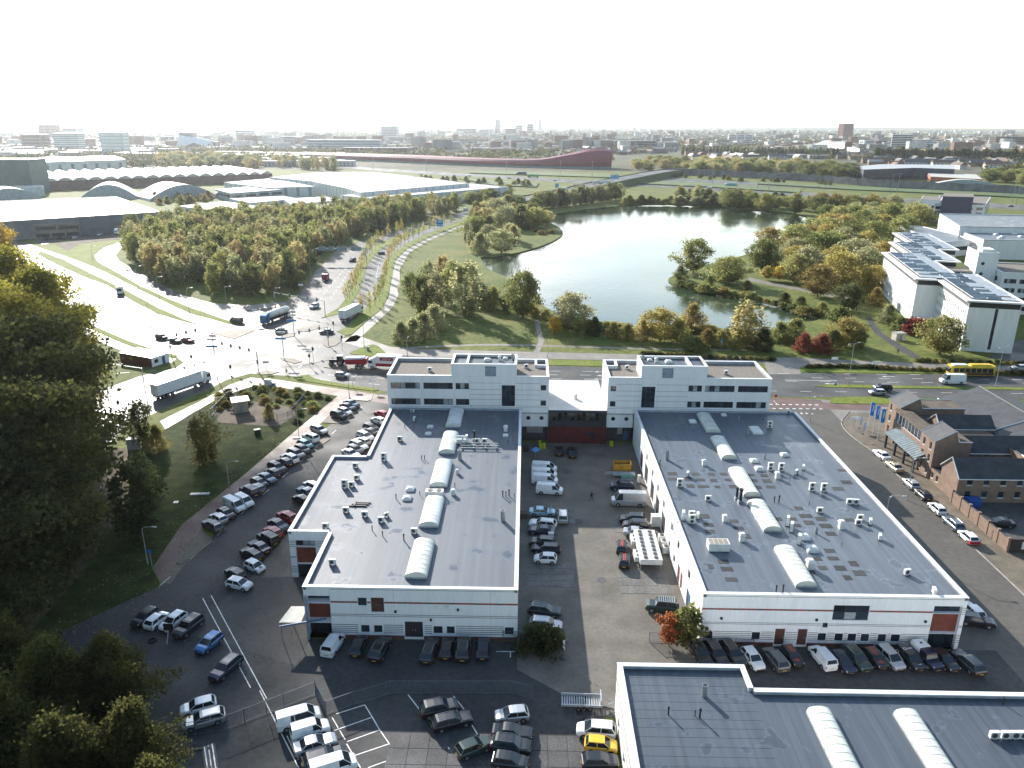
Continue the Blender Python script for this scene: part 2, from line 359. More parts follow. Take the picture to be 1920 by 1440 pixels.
surf('park_path', GP([(1002, 600), (1010, 640), (1000, 660), (1012, 660), (1020, 640), (1010, 600)]), 0.012, pave_m)
surf('park_path', GC([(740, 652), (900, 645), (1030, 647), (1200, 652), (1400, 655)], 4) + GC([(740, 655), (900, 648), (1030, 650), (1200, 655), (1400, 658)], 4)[::-1], 0.010, pave_m)
surf('park_path', GP([(1622, 595), (1640, 625), (1690, 660), (1722, 676), (1740, 680), (1712, 660), (1655, 625), (1632, 595)]), 0.012, asph2_m)
surf('park_path', GP([(1405, 520), (1450, 530), (1530, 545), (1600, 560), (1600, 566), (1530, 551), (1450, 536), (1400, 526)]), 0.012, pave_m)
# ---- grass banks and islands on the junction
for pix in [[(76, 471), (119, 487), (169, 512), (232, 542), (294, 576), (345, 599), (375, 609), (357, 606.5), (294, 588), (247, 563), (200, 534), (154, 518), (107, 496), (70, 477)],
   [(80, 466), (110, 456), (222, 450), (222, 454), (194, 464), (177, 479), (183, 491), (216, 509), (263, 536), (318, 561), (360, 578), (420, 599), (455, 609), (430, 607), (357, 588), (279, 552), (200, 511), (147, 489)],
   [(20, 540), (100, 577), (169, 608), (242, 640), (300, 659), (333, 667), (325, 671), (290, 664), (235, 645), (170, 616), (100, 590), (20, 553)],
   [(602, 597), (635, 577), (654, 552), (666, 520.5), (674, 500), (690, 477), (708, 458), (740, 445.5), (779, 431.5), (818, 419), (900, 398), (905, 399), (818, 422), (779, 438), (732, 456.5), (710, 470.5), (690, 494), (682, 520.5), (676, 541), (662, 566), (635, 589)],
   [(632, 622), (645, 617), (679, 585), (701, 560), (712, 531.5), (720, 492.5), (737, 474), (763, 457), (794, 442), (833, 426), (880, 412), (880, 418), (860, 423), (802, 446.5), (763, 467), (741, 489), (735, 520), (728, 556), (716, 579), (688, 602), (660, 627), (648, 629)],
   [(556, 712), (563, 704.5), (578, 703), (592, 711), (640, 720), (700, 728), (711, 731), (700, 733.5), (640, 725.5), (590, 718)],
   [(740, 672), (1030, 675), (1300, 682), (1420, 687), (1420, 696), (1300, 692), (1030, 685), (740, 683)],
   [(1500, 690), (1520, 684), (1700, 692), (1920, 701), (2600, 724), (2600, 728), (1920, 706), (1765, 701), (1500, 698)],
   [(1528, 724), (1560, 721), (1760, 725), (1920, 727.5), (2600, 745), (2600, 749), (1920, 731.5), (1760, 729), (1560, 727)],
   [(1556, 752), (1562, 747), (1580, 744.5), (1690, 746), (1690, 757), (1570, 757)],
   [(655, 662), (700, 646), (725, 664), (735, 672), (665, 665)]]:
 island('verge', GC(pix + pix[:1], 3)[:-1] if len(pix) < 9 else GP(pix), 0.11, lawn_m)
for pix in [[(390, 624), (470, 617), (478, 620), (440, 636)], [(530, 629), (555, 623), (552, 631), (532, 634)], [(556, 618), (600, 609), (596, 616), (575, 622), (558, 621)],
   [(604, 639), (615, 634), (632, 634), (640, 640), (630, 648), (615, 652), (606, 647)], [(480, 699), (500, 695), (524, 698), (510, 702), (490, 703)],
   [(524, 671), (550, 672), (568, 678), (552, 682), (530, 676)], [(607, 689), (622, 683), (690, 690), (760, 698), (760, 702), (690, 699), (640, 694)]]:
 island('traffic_island', GP(pix), 0.13, clink_m)
island('traffic_island', GP([(655, 747), (700, 740), (697, 750), (688, 752.5), (660, 750)]), 0.13, pave_m)

# ---- street beside the long car park, cycle path and pavement at its west side
street_w = [(-62, 86), (-57.5, 92), (-53.5, 97), (-41.2, 181), (-34, 184), (-29.2, 184), (-29.2, 154), (-34.9, 128), (-34.9, 98.5), (-28.4, 98), (-28.4, 84), (-27.5, 70), (-28, 62), (-43, 55), (-52, 70), (-60, 80)]
surf('street', street_w, Z0, asph2_m)
p = [(-60.5, 97), (-57.0, 103), (-52.5, 136), (-46.2, 181.5)]
surf('cycle_path', GP([(287, 1065), (340, 985), (455, 893), (560, 803), (640, 737), (665, 738), (600, 795), (470, 905), (385, 985), (330, 1062), (300, 1090)]), Z1 + 0.006, red_m)
surf('leafy_verge', GP([(383, 985), (330, 1058), (300, 1092), (320, 1095), (345, 1060), (400, 1015), (378, 992)]), Z1 + 0.010, clink_m)
# parking strip kerbs
for pix in [[(604, 793), (640, 795), (662, 780), (672, 765), (640, 762)], [(590, 838), (602, 836), (619, 824), (610, 818)], [(330, 1056), (338, 1060), (398, 1018), (378, 1010)]]:
 island('parking_kerb', GP(pix), 0.12, clink_m)
surf('parking_bay', [(-34.9, 98.8), (-41.0, 98.8), (-37.5, 128), (-34.9, 128)], Z1, yard_m)
surf('forecourt', [(-45.5, 86), (-28.5, 80), (-28.5, 100), (-34.9, 100), (-41.0, 99.2)], Z1 + 0.004, M('forecourt_paving', (0.058, 0.057, 0.055), 0.75, 0.14, 0.3, col2=(0.082, 0.08, 0.076), spec=0.3))
# ---- cross street in front of the sheds, courtyard and its yard
surf('street', [(-34, 62), (-28.0, 85.4), (-0.4, 85.4), (-0.4, 80), (9.5, 72), (10.4, 40), (-28, 40)], Z1, asph2_m)
surf('courtyard', [(-0.6, 80), (-0.6, 152.6), (23.3, 152.6), (23.3, 85), (24, 78), (24, 72), (9.5, 72)], Z1 + 0.002, yard_m)
surf('street', [(23.4, 72.2), (23.4, 85.2), (62, 85.2), (62, 72), (85, 66), (85, 60), (24, 60)], Z1 + 0.003, asph2_m)
# ---- street on the east side, its pavement and parking lane
surf('street', [(57.0, 40), (57.0, 153), (57, 182), (74, 182), (73.4, 160), (73.4, 40)], Z0, M('east_asphalt', (0.088, 0.081, 0.071), 0.75, 0.12, 0.12, col2=(0.115, 0.105, 0.09), spec=0.3))
surf('pavement', [(73.45, 60), (73.45, 150), (72.4, 158), (73.1, 166), (78, 173), (96, 175), (96, 118), (81, 110), (81, 90), (110, 80), (110, 60)], Z1, clink_m)
surf('pavement', [(57, 182.2), (57, 153), (74.1, 153), (120, 168), (120, 182.2)], 0.006, pave_m)
def kerb_line(path, w=0.16, h=0.13):
 mb = MB()
 for a, b in zip(path[:-1], path[1:]):
  mb.cbox((a[0] + b[0]) / 2, (a[1] + b[1]) / 2, 0, math.hypot(b[0] - a[0], b[1] - a[1]), w, h, 0, math.atan2(b[1] - a[1], b[0] - a[0]))
 return struct('kerb', mb, kerb_m)
kerb_line([(73.4, 60), (73.4, 150)]); kerb_line(curve([(73.4, 150.2), (72.3, 158), (73.0, 166), (78, 174)], 4))
surf('car_park', [(81, 100), (81, 132), (140, 132), (140, 100)], Z1 + 0.004, asph_m)
# ---- disused track under leaves, rough ground
surf('disused_track', GP([(200, 838), (245, 842), (235, 950), (150, 1080), (0, 1250), (-160, 1400), (-160, 1240), (60, 1040), (160, 930)]), 0.010, leaf_m)
for off_ in (-0.75, 0.75):
 pth = offset_path(GC([(225, 838), (195, 930), (90, 1070), (-80, 1260)], 6), off_)
 struct('rail', MB().prism(ribbon(pth, -0.05, 0.05), 0, 0.12), M('rail_steel', (0.10, 0.075, 0.055), 0.85, 0.2, 1.0))
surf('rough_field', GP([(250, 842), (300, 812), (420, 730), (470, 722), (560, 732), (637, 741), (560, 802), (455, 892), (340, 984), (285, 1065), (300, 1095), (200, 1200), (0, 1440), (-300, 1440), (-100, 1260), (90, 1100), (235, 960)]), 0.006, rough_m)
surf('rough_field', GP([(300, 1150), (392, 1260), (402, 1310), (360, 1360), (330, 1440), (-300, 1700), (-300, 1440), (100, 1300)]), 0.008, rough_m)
surf('bare_plot', GP([(400, 775), (470, 752), (548, 763), (556, 778), (520, 800), (410, 792)]), 0.010, soil_m)
surf('gravel_strip', GP([(100, 458), (150, 447), (225, 443), (222, 449), (150, 458), (128, 471)]), 0.13, soil_m)
surf('car_park', GP([(60, 452), (110, 440), (232, 437), (234, 441), (120, 450), (80, 459)]), Z1, asph_m)
surf('car_park', GP([(1850, 672), (1905, 640), (2100, 600), (2300, 660), (2000, 688)]), Z1 + 0.006, asph_m)
# ---- far motorway and its verges
surf('motorway', GP([(560, 305), (700, 320), (880, 331), (1060, 342), (1260, 352), (1500, 368), (1700, 381), (1920, 394), (2300, 415), (2300, 403), (1920, 384), (1700, 372), (1500, 360), (1260, 346), (1060, 336), (880, 326), (700, 315), (560, 301)]), 0.05, asph_m)
surf('motorway', GP([(1190, 330), (1300, 336), (1500, 347), (1560, 352), (1560, 356), (1300, 341), (1190, 335)]), 0.05, asph_m)

# ---- painted markings
pm = MB(); zp = Z3
for y_ in (196.4, 203.2): dashes(pm, [(-20, y_), (260, y_ + 0.5)], zp, 0.18, 3, 6)
dashes(pm, [(78, 199.7), (260, 200.4)], zp, 0.18, 3, 6); dashes(pm, [(6, 199.9), (30, 200)], zp, 0.18, 3, 6)
dashes(pm, [(62, 188.3), (260, 188.8)], zp, 0.16, 3, 6)
for x_ in (64.0,): pm.box(x_ - 2, x_ - 1.85, 178, 181, zp - 0.002, zp)
for k in range(9): pm.box(58.5 + k * 1.6, 59.3 + k * 1.6, 178.0, 178.45, zp - 0.002, zp); pm.box(58.5 + k * 1.6, 59.3 + k * 1.6, 175.2, 175.6, zp - 0.002, zp)
for (x_, y_) in ((66, 172.4), (67.2, 172.4), (68.4, 172.3)): pm.add([(x_ - .3, y_ - .5, zp), (x_ + .3, y_ - .5, zp), (x_, y_ + .5, zp)], [(0, 1, 2)])
for (x_, y_, dr) in ((21.5, 203, -1), (22, 199.6, -1), (20.8, 196.6, -1), (82, 194.8, -1), (88, 176.6, 1), (93, 176.2, -1), (100, 201.5, -1)):
 pm.box(x_ - 1.6, x_ + 1.2, y_ - .1, y_ + .1, zp - .002, zp); pm.add([(x_ + dr * 2.4, y_, zp), (x_ + dr * 1.2, y_ - .45, zp), (x_ + dr * 1.2, y_ + .45, zp)], [(0, 1, 2)] if dr < 0 else [(0, 2, 1)])
pm.box(70, 84, 197.4, 197.6, zp - .002, zp)
for a, b in (((665, 600), (700, 545)), ((705, 520), (714, 480)), ((714, 480), (760, 450)), ((600, 560), (650, 500)), ((620, 560), (665, 495)), ((640, 480), (720, 440)), ((110, 505), (200, 550)), ((200, 550), (330, 615)),
             ((300, 640), (420, 640)), ((130, 560), (300, 645)), ((220, 700), (360, 690)), ((200, 775), (390, 705)), ((230, 760), (420, 700)), ((600, 712), (720, 722)), ((570, 700), (720, 710)), ((380, 690), (560, 660)), ((400, 660), (560, 630)), ((560, 690), (600, 650))):
 dashes(pm, GP([a, b]), zp, 0.18, 3, 4)
for (px, py) in ((480, 690), (500, 683), (470, 680), (520, 655), (560, 664)):
 x_, y_ = G(px, py); pm.cbox(x_, y_, zp - .002, 3.2, 0.5, .002, 0, 0.5)
for k in range(8):
 x_, y_ = G(520 + k * 7, 668 + k * 1.2); pm.cbox(x_, y_, zp - .002, 0.6, 3.0, .002, 0, 0.2)
dashes(pm, [(-53.6, 97), (-37.5, 182)], zp, 0.12, 2.5, 5)
dashes(pm, [(65.0, 100), (65.6, 170)], zp, 0.1, 0.01, 60)
struct('road_marking', pm, paint_m)
lm = MB()
for a, b in (((380, 1122), (470, 1290)), ((396, 1117), (500, 1310)), ((487, 1295), (560, 1440))): lm.sheet(ribbon(GP([a, b]), -0.06, 0.06), zp)
def quadline(a, b, w=0.06): lm.sheet(ribbon(GP([a, b]), -w, w), zp)
for a, b in (((630, 1339), (684, 1322)), ((684, 1322), (698, 1345)), ((627, 1370), (698, 1345)), ((651, 1391), (712, 1369)), ((698, 1345), (712, 1369)), ((665, 1417), (730, 1395)), ((712, 1369), (730, 1395)), ((690, 1440), (745, 1420)), ((730, 1395), (745, 1420)),
             ((623, 1346), (634, 1365)), ((637, 1370), (647, 1387)), ((650, 1395), (661, 1414)), ((665, 1422), (676, 1440)), ((517, 1335), (522, 1345)), ((538, 1380), (560, 1425)), ((805, 1325), (815, 1340)), ((885, 1360), (900, 1385)), ((835, 1395), (865, 1435)), ((850, 1305), (870, 1330)), ((765, 1303), (790, 1335)),
             ((955, 1222), (970, 1222)), ((957, 1222), (957, 1233)), ((930, 1222), (955, 1222))): quadline(a, b)
struct('parking_marking', lm, paint_m)

# ---- concrete slabs lying in the yard
def slabs(x0, x1, y0, y1, nx, ny, z, parent, skip=0.0):
 sx, sy = (x1 - x0) / nx, (y1 - y0) / ny
 me = MB().box(-sx / 2 + .03, sx / 2 - .03, -sy / 2 + .03, sy / 2 - .03, 0, 0.03).mesh('slab', slab_m)
 for i in range(nx):
  for j in range(ny):
   if rnd.random() < skip: continue
   inst('concrete_slab', me, parent, (x0 + (i + .5) * sx, y0 + (j + .5) * sy, z + rnd.uniform(0, .008)))
cy = bpy.data.objects['courtyard']
slabs(0.8, 7.8, 98.2, 104.8, 4, 4, Z1, cy)
slabs(14.4, 22.0, 96.8, 103.0, 4, 3, Z1, cy)
slabs(2.4, 9.0, 117.5, 123.5, 4, 3, Z1, cy, 0.1)
slabs(15.5, 19.0, 114.5, 119.5, 2, 2, Z1, cy)
st = bpy.data.objects['street.001']; slab_m = M('dark_shaded_slab', (0.045, 0.046, 0.048), 0.75, 0.25, 0.35, col2=(0.08, 0.08, 0.082), objrand=0.2)  # dark slab copy, lowered further so its colour carries the yard's shade
slabs(-14.5, 9.5, 55.5, 69.0, 11, 6, Z1, st, 0.12)
surf('manhole', [(11.9 + .75 * math.cos(k), 100.2 + .75 * math.sin(k)) for k in [i * math.pi / 8 for i in range(16)]], Z3 + .01, slab_m)
surf('manhole', [(9.3 + 1.0 * math.cos(k), 118.0 + 1.0 * math.sin(k)) for k in [i * math.pi / 8 for i in range(16)]], Z3 + .02, asph_m)
surf('manhole', [(8.6 + 1.0 * math.cos(k), 138.0 + 1.0 * math.sin(k)) for k in [i * math.pi / 8 for i in range(16)]], Z3 + .01, asph_m)
# ================================================================== buildings: shared helpers
white_m = M('white_cladding', (0.74, 0.755, 0.76), 0.55, 0.045, 0.7, col2=(0.81, 0.815, 0.81), spec=0.35, stretch=(1, 1, .12))
white2_m = M('white_render', (0.70, 0.70, 0.68), 0.7, 0.045, 0.6, stretch=(1, 1, .12), col2=(0.78, 0.775, 0.76), spec=0.3)
coping_m = M('white_coping', (0.70, 0.71, 0.71), 0.5, 0.06, 0.5, spec=0.4)
stripe_m = M('dark_joint', (0.055, 0.05, 0.055), 0.7, 0.1, 1)
redstripe_m = M('red_stripe', (0.25, 0.075, 0.055), 0.7, 0.1, 1)
teal_m = M('teal_tile', (0.03, 0.11, 0.12), 0.5, 0.1, 1)
redbrick_m = M('red_panel', (0.155, 0.042, 0.025), 0.7, 0.12, 1.2, bump=0.15, bscale=10)
darkred_m = M('dark_red_brick', (0.085, 0.012, 0.014), 0.75, 0.15, 1.0, bump=0.3, bscale=9)
plinth_m = M('brick_plinth', (0.13, 0.055, 0.045), 0.8, 0.15, 1.5)
frame_m = M('dark_frame', (0.03, 0.035, 0.045), 0.5, 0.1, 1)
wframe_m = M('white_frame', (0.70, 0.70, 0.68), 0.5, 0.05, 1)
door_m = M('brown_door', (0.085, 0.040, 0.028), 0.55, 0.1, 1)
ddoor_m = M('dark_door', (0.035, 0.030, 0.035), 0.5, 0.1, 1)
bdoor_m = M('blue_door', (0.035, 0.10, 0.22), 0.5, 0.1, 1)
odoor_m = M('orange_red_door', (0.30, 0.075, 0.03), 0.55, 0.1, 1)
alu_m = M('aluminium', (0.45, 0.47, 0.48), 0.4, 0.08, 1, metal=0.5)
galv_m = M('galvanised', (0.33, 0.35, 0.36), 0.45, 0.12, 1.5, metal=0.6)
black_m = M('black_metal', (0.018, 0.018, 0.02), 0.45, 0.15, 2)
acw_m = M('white_enamel', (0.68, 0.68, 0.65), 0.4, 0.07, 1.5, objrand=0.06)
grille_m = M('fan_grille', (0.06, 0.06, 0.06), 0.5, 0.2, 4)
steel_m = M('blue_grey_steel', (0.22, 0.28, 0.34), 0.5, 0.1, 1)
gravel_m = M('roof_gravel', (0.145, 0.125, 0.105), 0.95, 0.35, 2.5, col2=(0.22, 0.195, 0.165), bump=0.8, bscale=5)
glaz_m = M('skylight_polycarbonate', (0.66, 0.68, 0.64), 0.32, 0.06, 0.8, spec=0.5)
glazc_m = M('skylight_cream', (0.60, 0.61, 0.53), 0.35, 0.08, 0.5, spec=0.5)
patch_m = M('bitumen_patch', (0.036, 0.038, 0.04), 0.9, 0.25, 1.5, col2=(0.058, 0.06, 0.062), objrand=0.25)
def glass_mat(name, col=(0.012, 0.016, 0.022), rough=0.05):
 m = bpy.data.materials.new(name); m.use_nodes = True; N, L = m.node_tree.nodes, m.node_tree.links
 b = N['Principled BSDF']; b.inputs['Roughness'].default_value = rough; b.inputs['Specular IOR Level'].default_value = 0.6
 oi = N.new('ShaderNodeObjectInfo'); r = N.new('ShaderNodeMixRGB'); r.inputs['Color1'].default_value = (*col, 1); r.inputs['Color2'].default_value = (*[c * 3.0 for c in col], 1)
 L.new(oi.outputs['Random'], r.inputs['Fac']); L.new(r.outputs['Color'], b.inputs['Base Color'])
 return m
glass_m = glass_mat('window_glass')
blind_m = M('window_blind', (0.25, 0.28, 0.30), 0.6, 0.15, 1.0)

def roof_mat(name, c1, c2, stain, rough=0.5, sheet=(0.95, 0.02)):
 """bitumen roof: sheet joints, broad tone, dried puddle rims and darker damp patches"""
 m = bpy.data.materials.new(name); m.use_nodes = True; N, L = m.node_tree.nodes, m.node_tree.links
 b = N['Principled BSDF']; b.inputs['Specular IOR Level'].default_value = 0.35
 g = N.new('ShaderNodeNewGeometry'); pos = g.outputs['Position']
 def noise(sc, det=4, vec=pos):
  n = N.new('ShaderNodeTexNoise'); n.inputs['Scale'].default_value = sc; n.inputs['Detail'].default_value = det; L.new(vec, n.inputs['Vector']); return n.outputs['Fac']
 def rng(v, a, b_, c=0.0, d=1.0):
  n = N.new('ShaderNodeMapRange'); n.inputs[1].default_value = a; n.inputs[2].default_value = b_; n.inputs[3].default_value = c; n.inputs[4].default_value = d; L.new(v, n.inputs[0]); return n.outputs[0]
 def mix(f, a, b_):
  n = N.new('ShaderNodeMixRGB')
  L.new(f, n.inputs[0])
  for i, c in ((1, a), (2, b_)):
   if isinstance(c, tuple): n.inputs[i].default_value = (*c, 1)
   else: L.new(c, n.inputs[i])
  return n.outputs[0]
 def math_(op, a, b_=None):
  n = N.new('ShaderNodeMath'); n.operation = op
  for i, c in enumerate((a, b_)):
   if c is None: continue
   if isinstance(c, (int, float)): n.inputs[i].default_value = c
   else: L.new(c, n.inputs[i])
  return n.outputs[0]
 broad = rng(noise(0.05, 5), 0.3, 0.7); col = mix(broad, c1, c2)
 mp_ = N.new('ShaderNodeMapping'); mp_.inputs['Scale'].default_value = (1.6, 0.05, 1); L.new(pos, mp_.inputs[0])
 streak = rng(noise(0.9, 4, mp_.outputs[0]), 0.35, 0.65, 0.86, 1.12)
 sx = N.new('ShaderNodeSeparateXYZ'); L.new(pos, sx.inputs[0])
 fr = math_('FRACT', math_('DIVIDE', sx.outputs[0], sheet[0])); joint = math_('LESS_THAN', fr, 0.045)
 jv = math_('SUBTRACT', 1.0, math_('MULTIPLY', joint, 0.2))
 sc = N.new('ShaderNodeVectorMath'); sc.operation = 'SCALE'; L.new(col, sc.inputs[0]); L.new(math_('MULTIPLY', streak, jv), sc.inputs['Scale'])
 col = sc.outputs[0]
 pn = noise(0.3, 5); damp = rng(pn, 0.63, 0.68); rim = math_('MULTIPLY', rng(pn, 0.605, 0.62), rng(pn, 0.642, 0.63))
 col = mix(math_('MULTIPLY', damp, 0.38), col, stain); col = mix(math_('MULTIPLY', rim, 0.38), col, tuple(min(1, c * 1.7) for c in c2))
 L.new(col, b.inputs['Base Color'])
 L.new(rng(pn, 0.55, 0.68, rough, rough * 0.55), b.inputs['Roughness'])
 bp = N.new('ShaderNodeBump'); bp.inputs['Strength'].default_value = 0.12; bp.inputs['Distance'].default_value = 0.05
 L.new(noise(3.0, 3), bp.inputs['Height']); L.new(bp.outputs[0], b.inputs['Normal'])
 return m
roofL_m = roof_mat('roof_bitumen', (0.082, 0.1, 0.125), (0.102, 0.121, 0.148), (0.052, 0.062, 0.075), 0.55)
roofR_m = roof_mat('roof_bitumen_grey', (0.105, 0.125, 0.15), (0.125, 0.146, 0.172), (0.075, 0.08, 0.085), 0.46, sheet=(1.05, .02))
roofD_m = roof_mat('roof_bitumen_dark', (0.066, 0.082, 0.103), (0.083, 0.101, 0.124), (0.06, 0.06, 0.065), 0.5, sheet=(1.0, .02))
roofW_m = M('pale_roof_sheet', (0.40, 0.39, 0.36), 0.5, 0.1, 0.12, col2=(0.52, 0.50, 0.46), spec=0.4)

class Face:
 """maps (along, outward, up) on a wall plane to building space"""
 def __init__(s, ox, oy, dx, dy):
  l = math.hypot(dx, dy); s.o = (ox, oy); s.t = (dx / l, dy / l); s.n = (dy / l, -dx / l); s.L = l
 def P(s, x, d, z): return (s.o[0] + s.t[0] * x + s.n[0] * d, s.o[1] + s.t[1] * x + s.n[1] * d, z)
 def box(s, mb, x0, x1, d0, d1, z0, z1, m=0):
  v = [s.P(x, d, z) for z in (z0, z1) for (x, d) in ((x0, d1), (x1, d1), (x1, d0), (x0, d0))]
  return mb.add(v, [(0, 3, 2, 1), (4, 5, 6, 7), (0, 1, 5, 4), (1, 2, 6, 5), (2, 3, 7, 6), (3, 0, 4, 7)], m)
 def quad(s, mb, x0, x1, d, z0, z1, m=0):
  return mb.add([s.P(x0, d, z0), s.P(x1, d, z0), s.P(x1, d, z1), s.P(x0, d, z1)], [(0, 1, 2, 3)], m)
def wall(parent, F, z0, z1, ops=(), mat=None, x0=0.0, x1=None, th=0.22, name='wall'):
 """wall face with real openings; ops: dict(x0,x1,z0,z1,kind,n,mat)"""
 x1 = F.L if x1 is None else x1
 mb = MB()
 X = sorted({x0, x1, *[o['x'][k] for o in ops for k in (0, 1)]}); Zs = sorted({z0, z1, *[o['z'][k] for o in ops for k in (0, 1)]})
 for a, b in zip(X[:-1], X[1:]):
  run = None
  for c, d in zip(Zs[:-1], Zs[1:]):
   hole = any(o['x'][0] - 1e-6 <= a and b <= o['x'][1] + 1e-6 and o['z'][0] - 1e-6 <= c and d <= o['z'][1] + 1e-6 for o in ops)
   if hole:
    if run: F.quad(mb, a, b, 0, *run); run = None
   else: run = (run[0], d) if run else (c, d)
  if run: F.quad(mb, a, b, 0, *run)
 for o in ops:
  (a, b), (c, d) = o['x'], o['z']; t = o.get('th', th)
  P = F.P
  mb.add([P(a, 0, c), P(b, 0, c), P(b, -t, c), P(a, -t, c)], [(0, 1, 2, 3)]); mb.add([P(a, 0, d), P(b, 0, d), P(b, -t, d), P(a, -t, d)], [(3, 2, 1, 0)])
  mb.add([P(a, 0, c), P(a, 0, d), P(a, -t, d), P(a, -t, c)], [(3, 2, 1, 0)]); mb.add([P(b, 0, c), P(b, 0, d), P(b, -t, d), P(b, -t, c)], [(0, 1, 2, 3)])
 w_ = mb.build(name, mat, parent)
 for o in ops: opening(parent, F, o, o.get('th', th))
 return w_
def opening(parent, F, o, t):
 (a, b), (c, d) = o['x'], o['z']; kind = o.get('k', 'win'); fm = o.get('fm', frame_m)
 if kind == 'win':
  n, r = o.get('n', 1), o.get('r', 1); fr = MB(); w = 0.06
  F.box(fr, a, b, -t, -t + .08, c, c + w); F.box(fr, a, b, -t, -t + .08, d - w, d)
  for i in range(n + 1):
   x = a + (b - a) * i / n; F.box(fr, max(a, x - w / 2), min(b, x + w / 2), -t + .002, -t + .075, c + w, d - w)
  for j in range(1, r): z = c + (d - c) * j / r; F.box(fr, a + w, b - w, -t + .004, -t + .07, z - w / 2, z + w / 2)
  wo = fr.build('window', fm, parent)
  for i in range(n):
   for j in range(r):
    p = MB(); xa, xb = a + (b - a) * i / n, a + (b - a) * (i + 1) / n; za, zb = c + (d - c) * j / r, c + (d - c) * (j + 1) / r
    F.quad(p, xa, xb, -t + .03, za, zb); p.build('pane', o.get('gm', glass_m if rnd.random() > o.get('blind', 0) else blind_m), wo)
  if o.get('sill'): s_ = MB(); F.box(s_, a - .05, b + .05, -t + .08, .06, c - .07, c - .002); s_.build('sill', o['sill'], wo)
 elif kind == 'door':
  n = o.get('n', 1); fr = MB(); F.quad(fr, a, b, -t + .01, c, d); wo = fr.build('door', o.get('mat', door_m), parent)
  for i in range(n):
   xa, xb = a + (b - a) * i / n, a + (b - a) * (i + 1) / n
   l = MB(); F.box(l, xa + .04, xb - .04, -t + .015, -t + .06, c + .03, d - .05); l.build('door_leaf', o.get('mat', door_m), wo)
   h = MB(); hx = xb - .18 if i == 0 else xa + .18; F.box(h, hx - .03, hx + .03, -t + .06, -t + .12, c + 1.0, c + 1.2); h.build('handle', alu_m, wo)
 elif kind == 'roller':
  k = max(4, int((d - c) / 0.35)); wo = None
  l = MB(); 
  for i in range(k): F.box(l, a, b, -t, -t + .05 + .02 * (i % 2), c + (d - c) * i / k, c + (d - c) * (i + 1) / k - .012)
  l.build('roller_door', o.get('mat', ddoor_m), parent)
 elif kind == 'panel':
  l = MB(); F.box(l, a, b, -t, -t + .06, c, d); l.build(o.get('name', 'panel'), o['mat'], parent)
def stripes(parent, F, x0, x1, zs, h=0.06, mat=None, name='stripe', d=0.012):
 mb = MB()
 for z in zs: F.box(mb, x0, x1, 0.002, d, z - h / 2, z + h / 2)
 mb.each(name, mat or stripe_m, parent)
def coping(parent, loop, w, z0, z1, mat, seg=6.0, over=0.06, skip=()):
 """capped parapet pieces round an anticlockwise footprint"""
 n = len(loop)
 for i in range(n):
  if i in skip: continue
  a, b = loop[i], loop[(i + 1) % n]; pa, nb = loop[i - 1], loop[(i + 2) % n]
  l = math.hypot(b[0] - a[0], b[1] - a[1]); F = Face(a[0], a[1], b[0] - a[0], b[1] - a[1])
  def turn(p, q, r): return (q[0] - p[0]) * (r[1] - q[1]) - (q[1] - p[1]) * (r[0] - q[0])
  s0 = -over if turn(pa, a, b) > 0 else over; e0 = l - w if turn(a, b, nb) > 0 else l + w + 0
  if turn(a, b, nb) > 0: e0 = l - w + over * 0
  else: e0 = l - over
  s1 = s0 if turn(pa, a, b) > 0 else -over + over * 2
  k = max(1, round((e0 - s1) / seg))
  for j in range(k):
   xa, xb = s1 + (e0 - s1) * j / k, s1 + (e0 - s1) * (j + 1) / k
   mb = MB(); F.box(mb, xa, xb - 0.02, -w, over, z0, z1); mb.build('coping', mat, parent)

def vault(parent, x, y0, y1, w, h, z, mat):
 """barrel skylight along y on a kerb"""
 k = MB().box(x - w / 2, x + w / 2, y0, y1, z, z + .25); kb = k.build('skylight', alu_m, parent)
 n, mb = 12, MB()
 P = [(x - w / 2 * math.cos(math.pi * i / n), z + .25 + h * math.sin(math.pi * i / n) ** .9) for i in range(n + 1)]
 for i in range(n): mb.add([(P[i][0], y0 + .04, P[i][1]), (P[i + 1][0], y0 + .04, P[i + 1][1]), (P[i + 1][0], y1 - .04, P[i + 1][1]), (P[i][0], y1 - .04, P[i][1])], [(3, 2, 1, 0)])
 for yy, rv in ((y0 + .04, 0), (y1 - .04, 1)):
  vs = [(p[0], yy, p[1]) for p in P]; mb.add(vs, [tuple(range(n + 1)) if not rv else tuple(range(n, -1, -1))])
 mb.build('glazing', mat, kb, smooth=False)
 rb = MB(); m_ = max(4, int((y1 - y0) / 1.05))
 for j in range(m_ + 1):
  yy = y0 + .06 + (y1 - y0 - .12) * j / m_
  rb.tube([(p[0] + (p[0] - x) * .012, yy, p[1] + .012) for p in P], .012, 4)
 rb.build('rib', alu_m, kb)

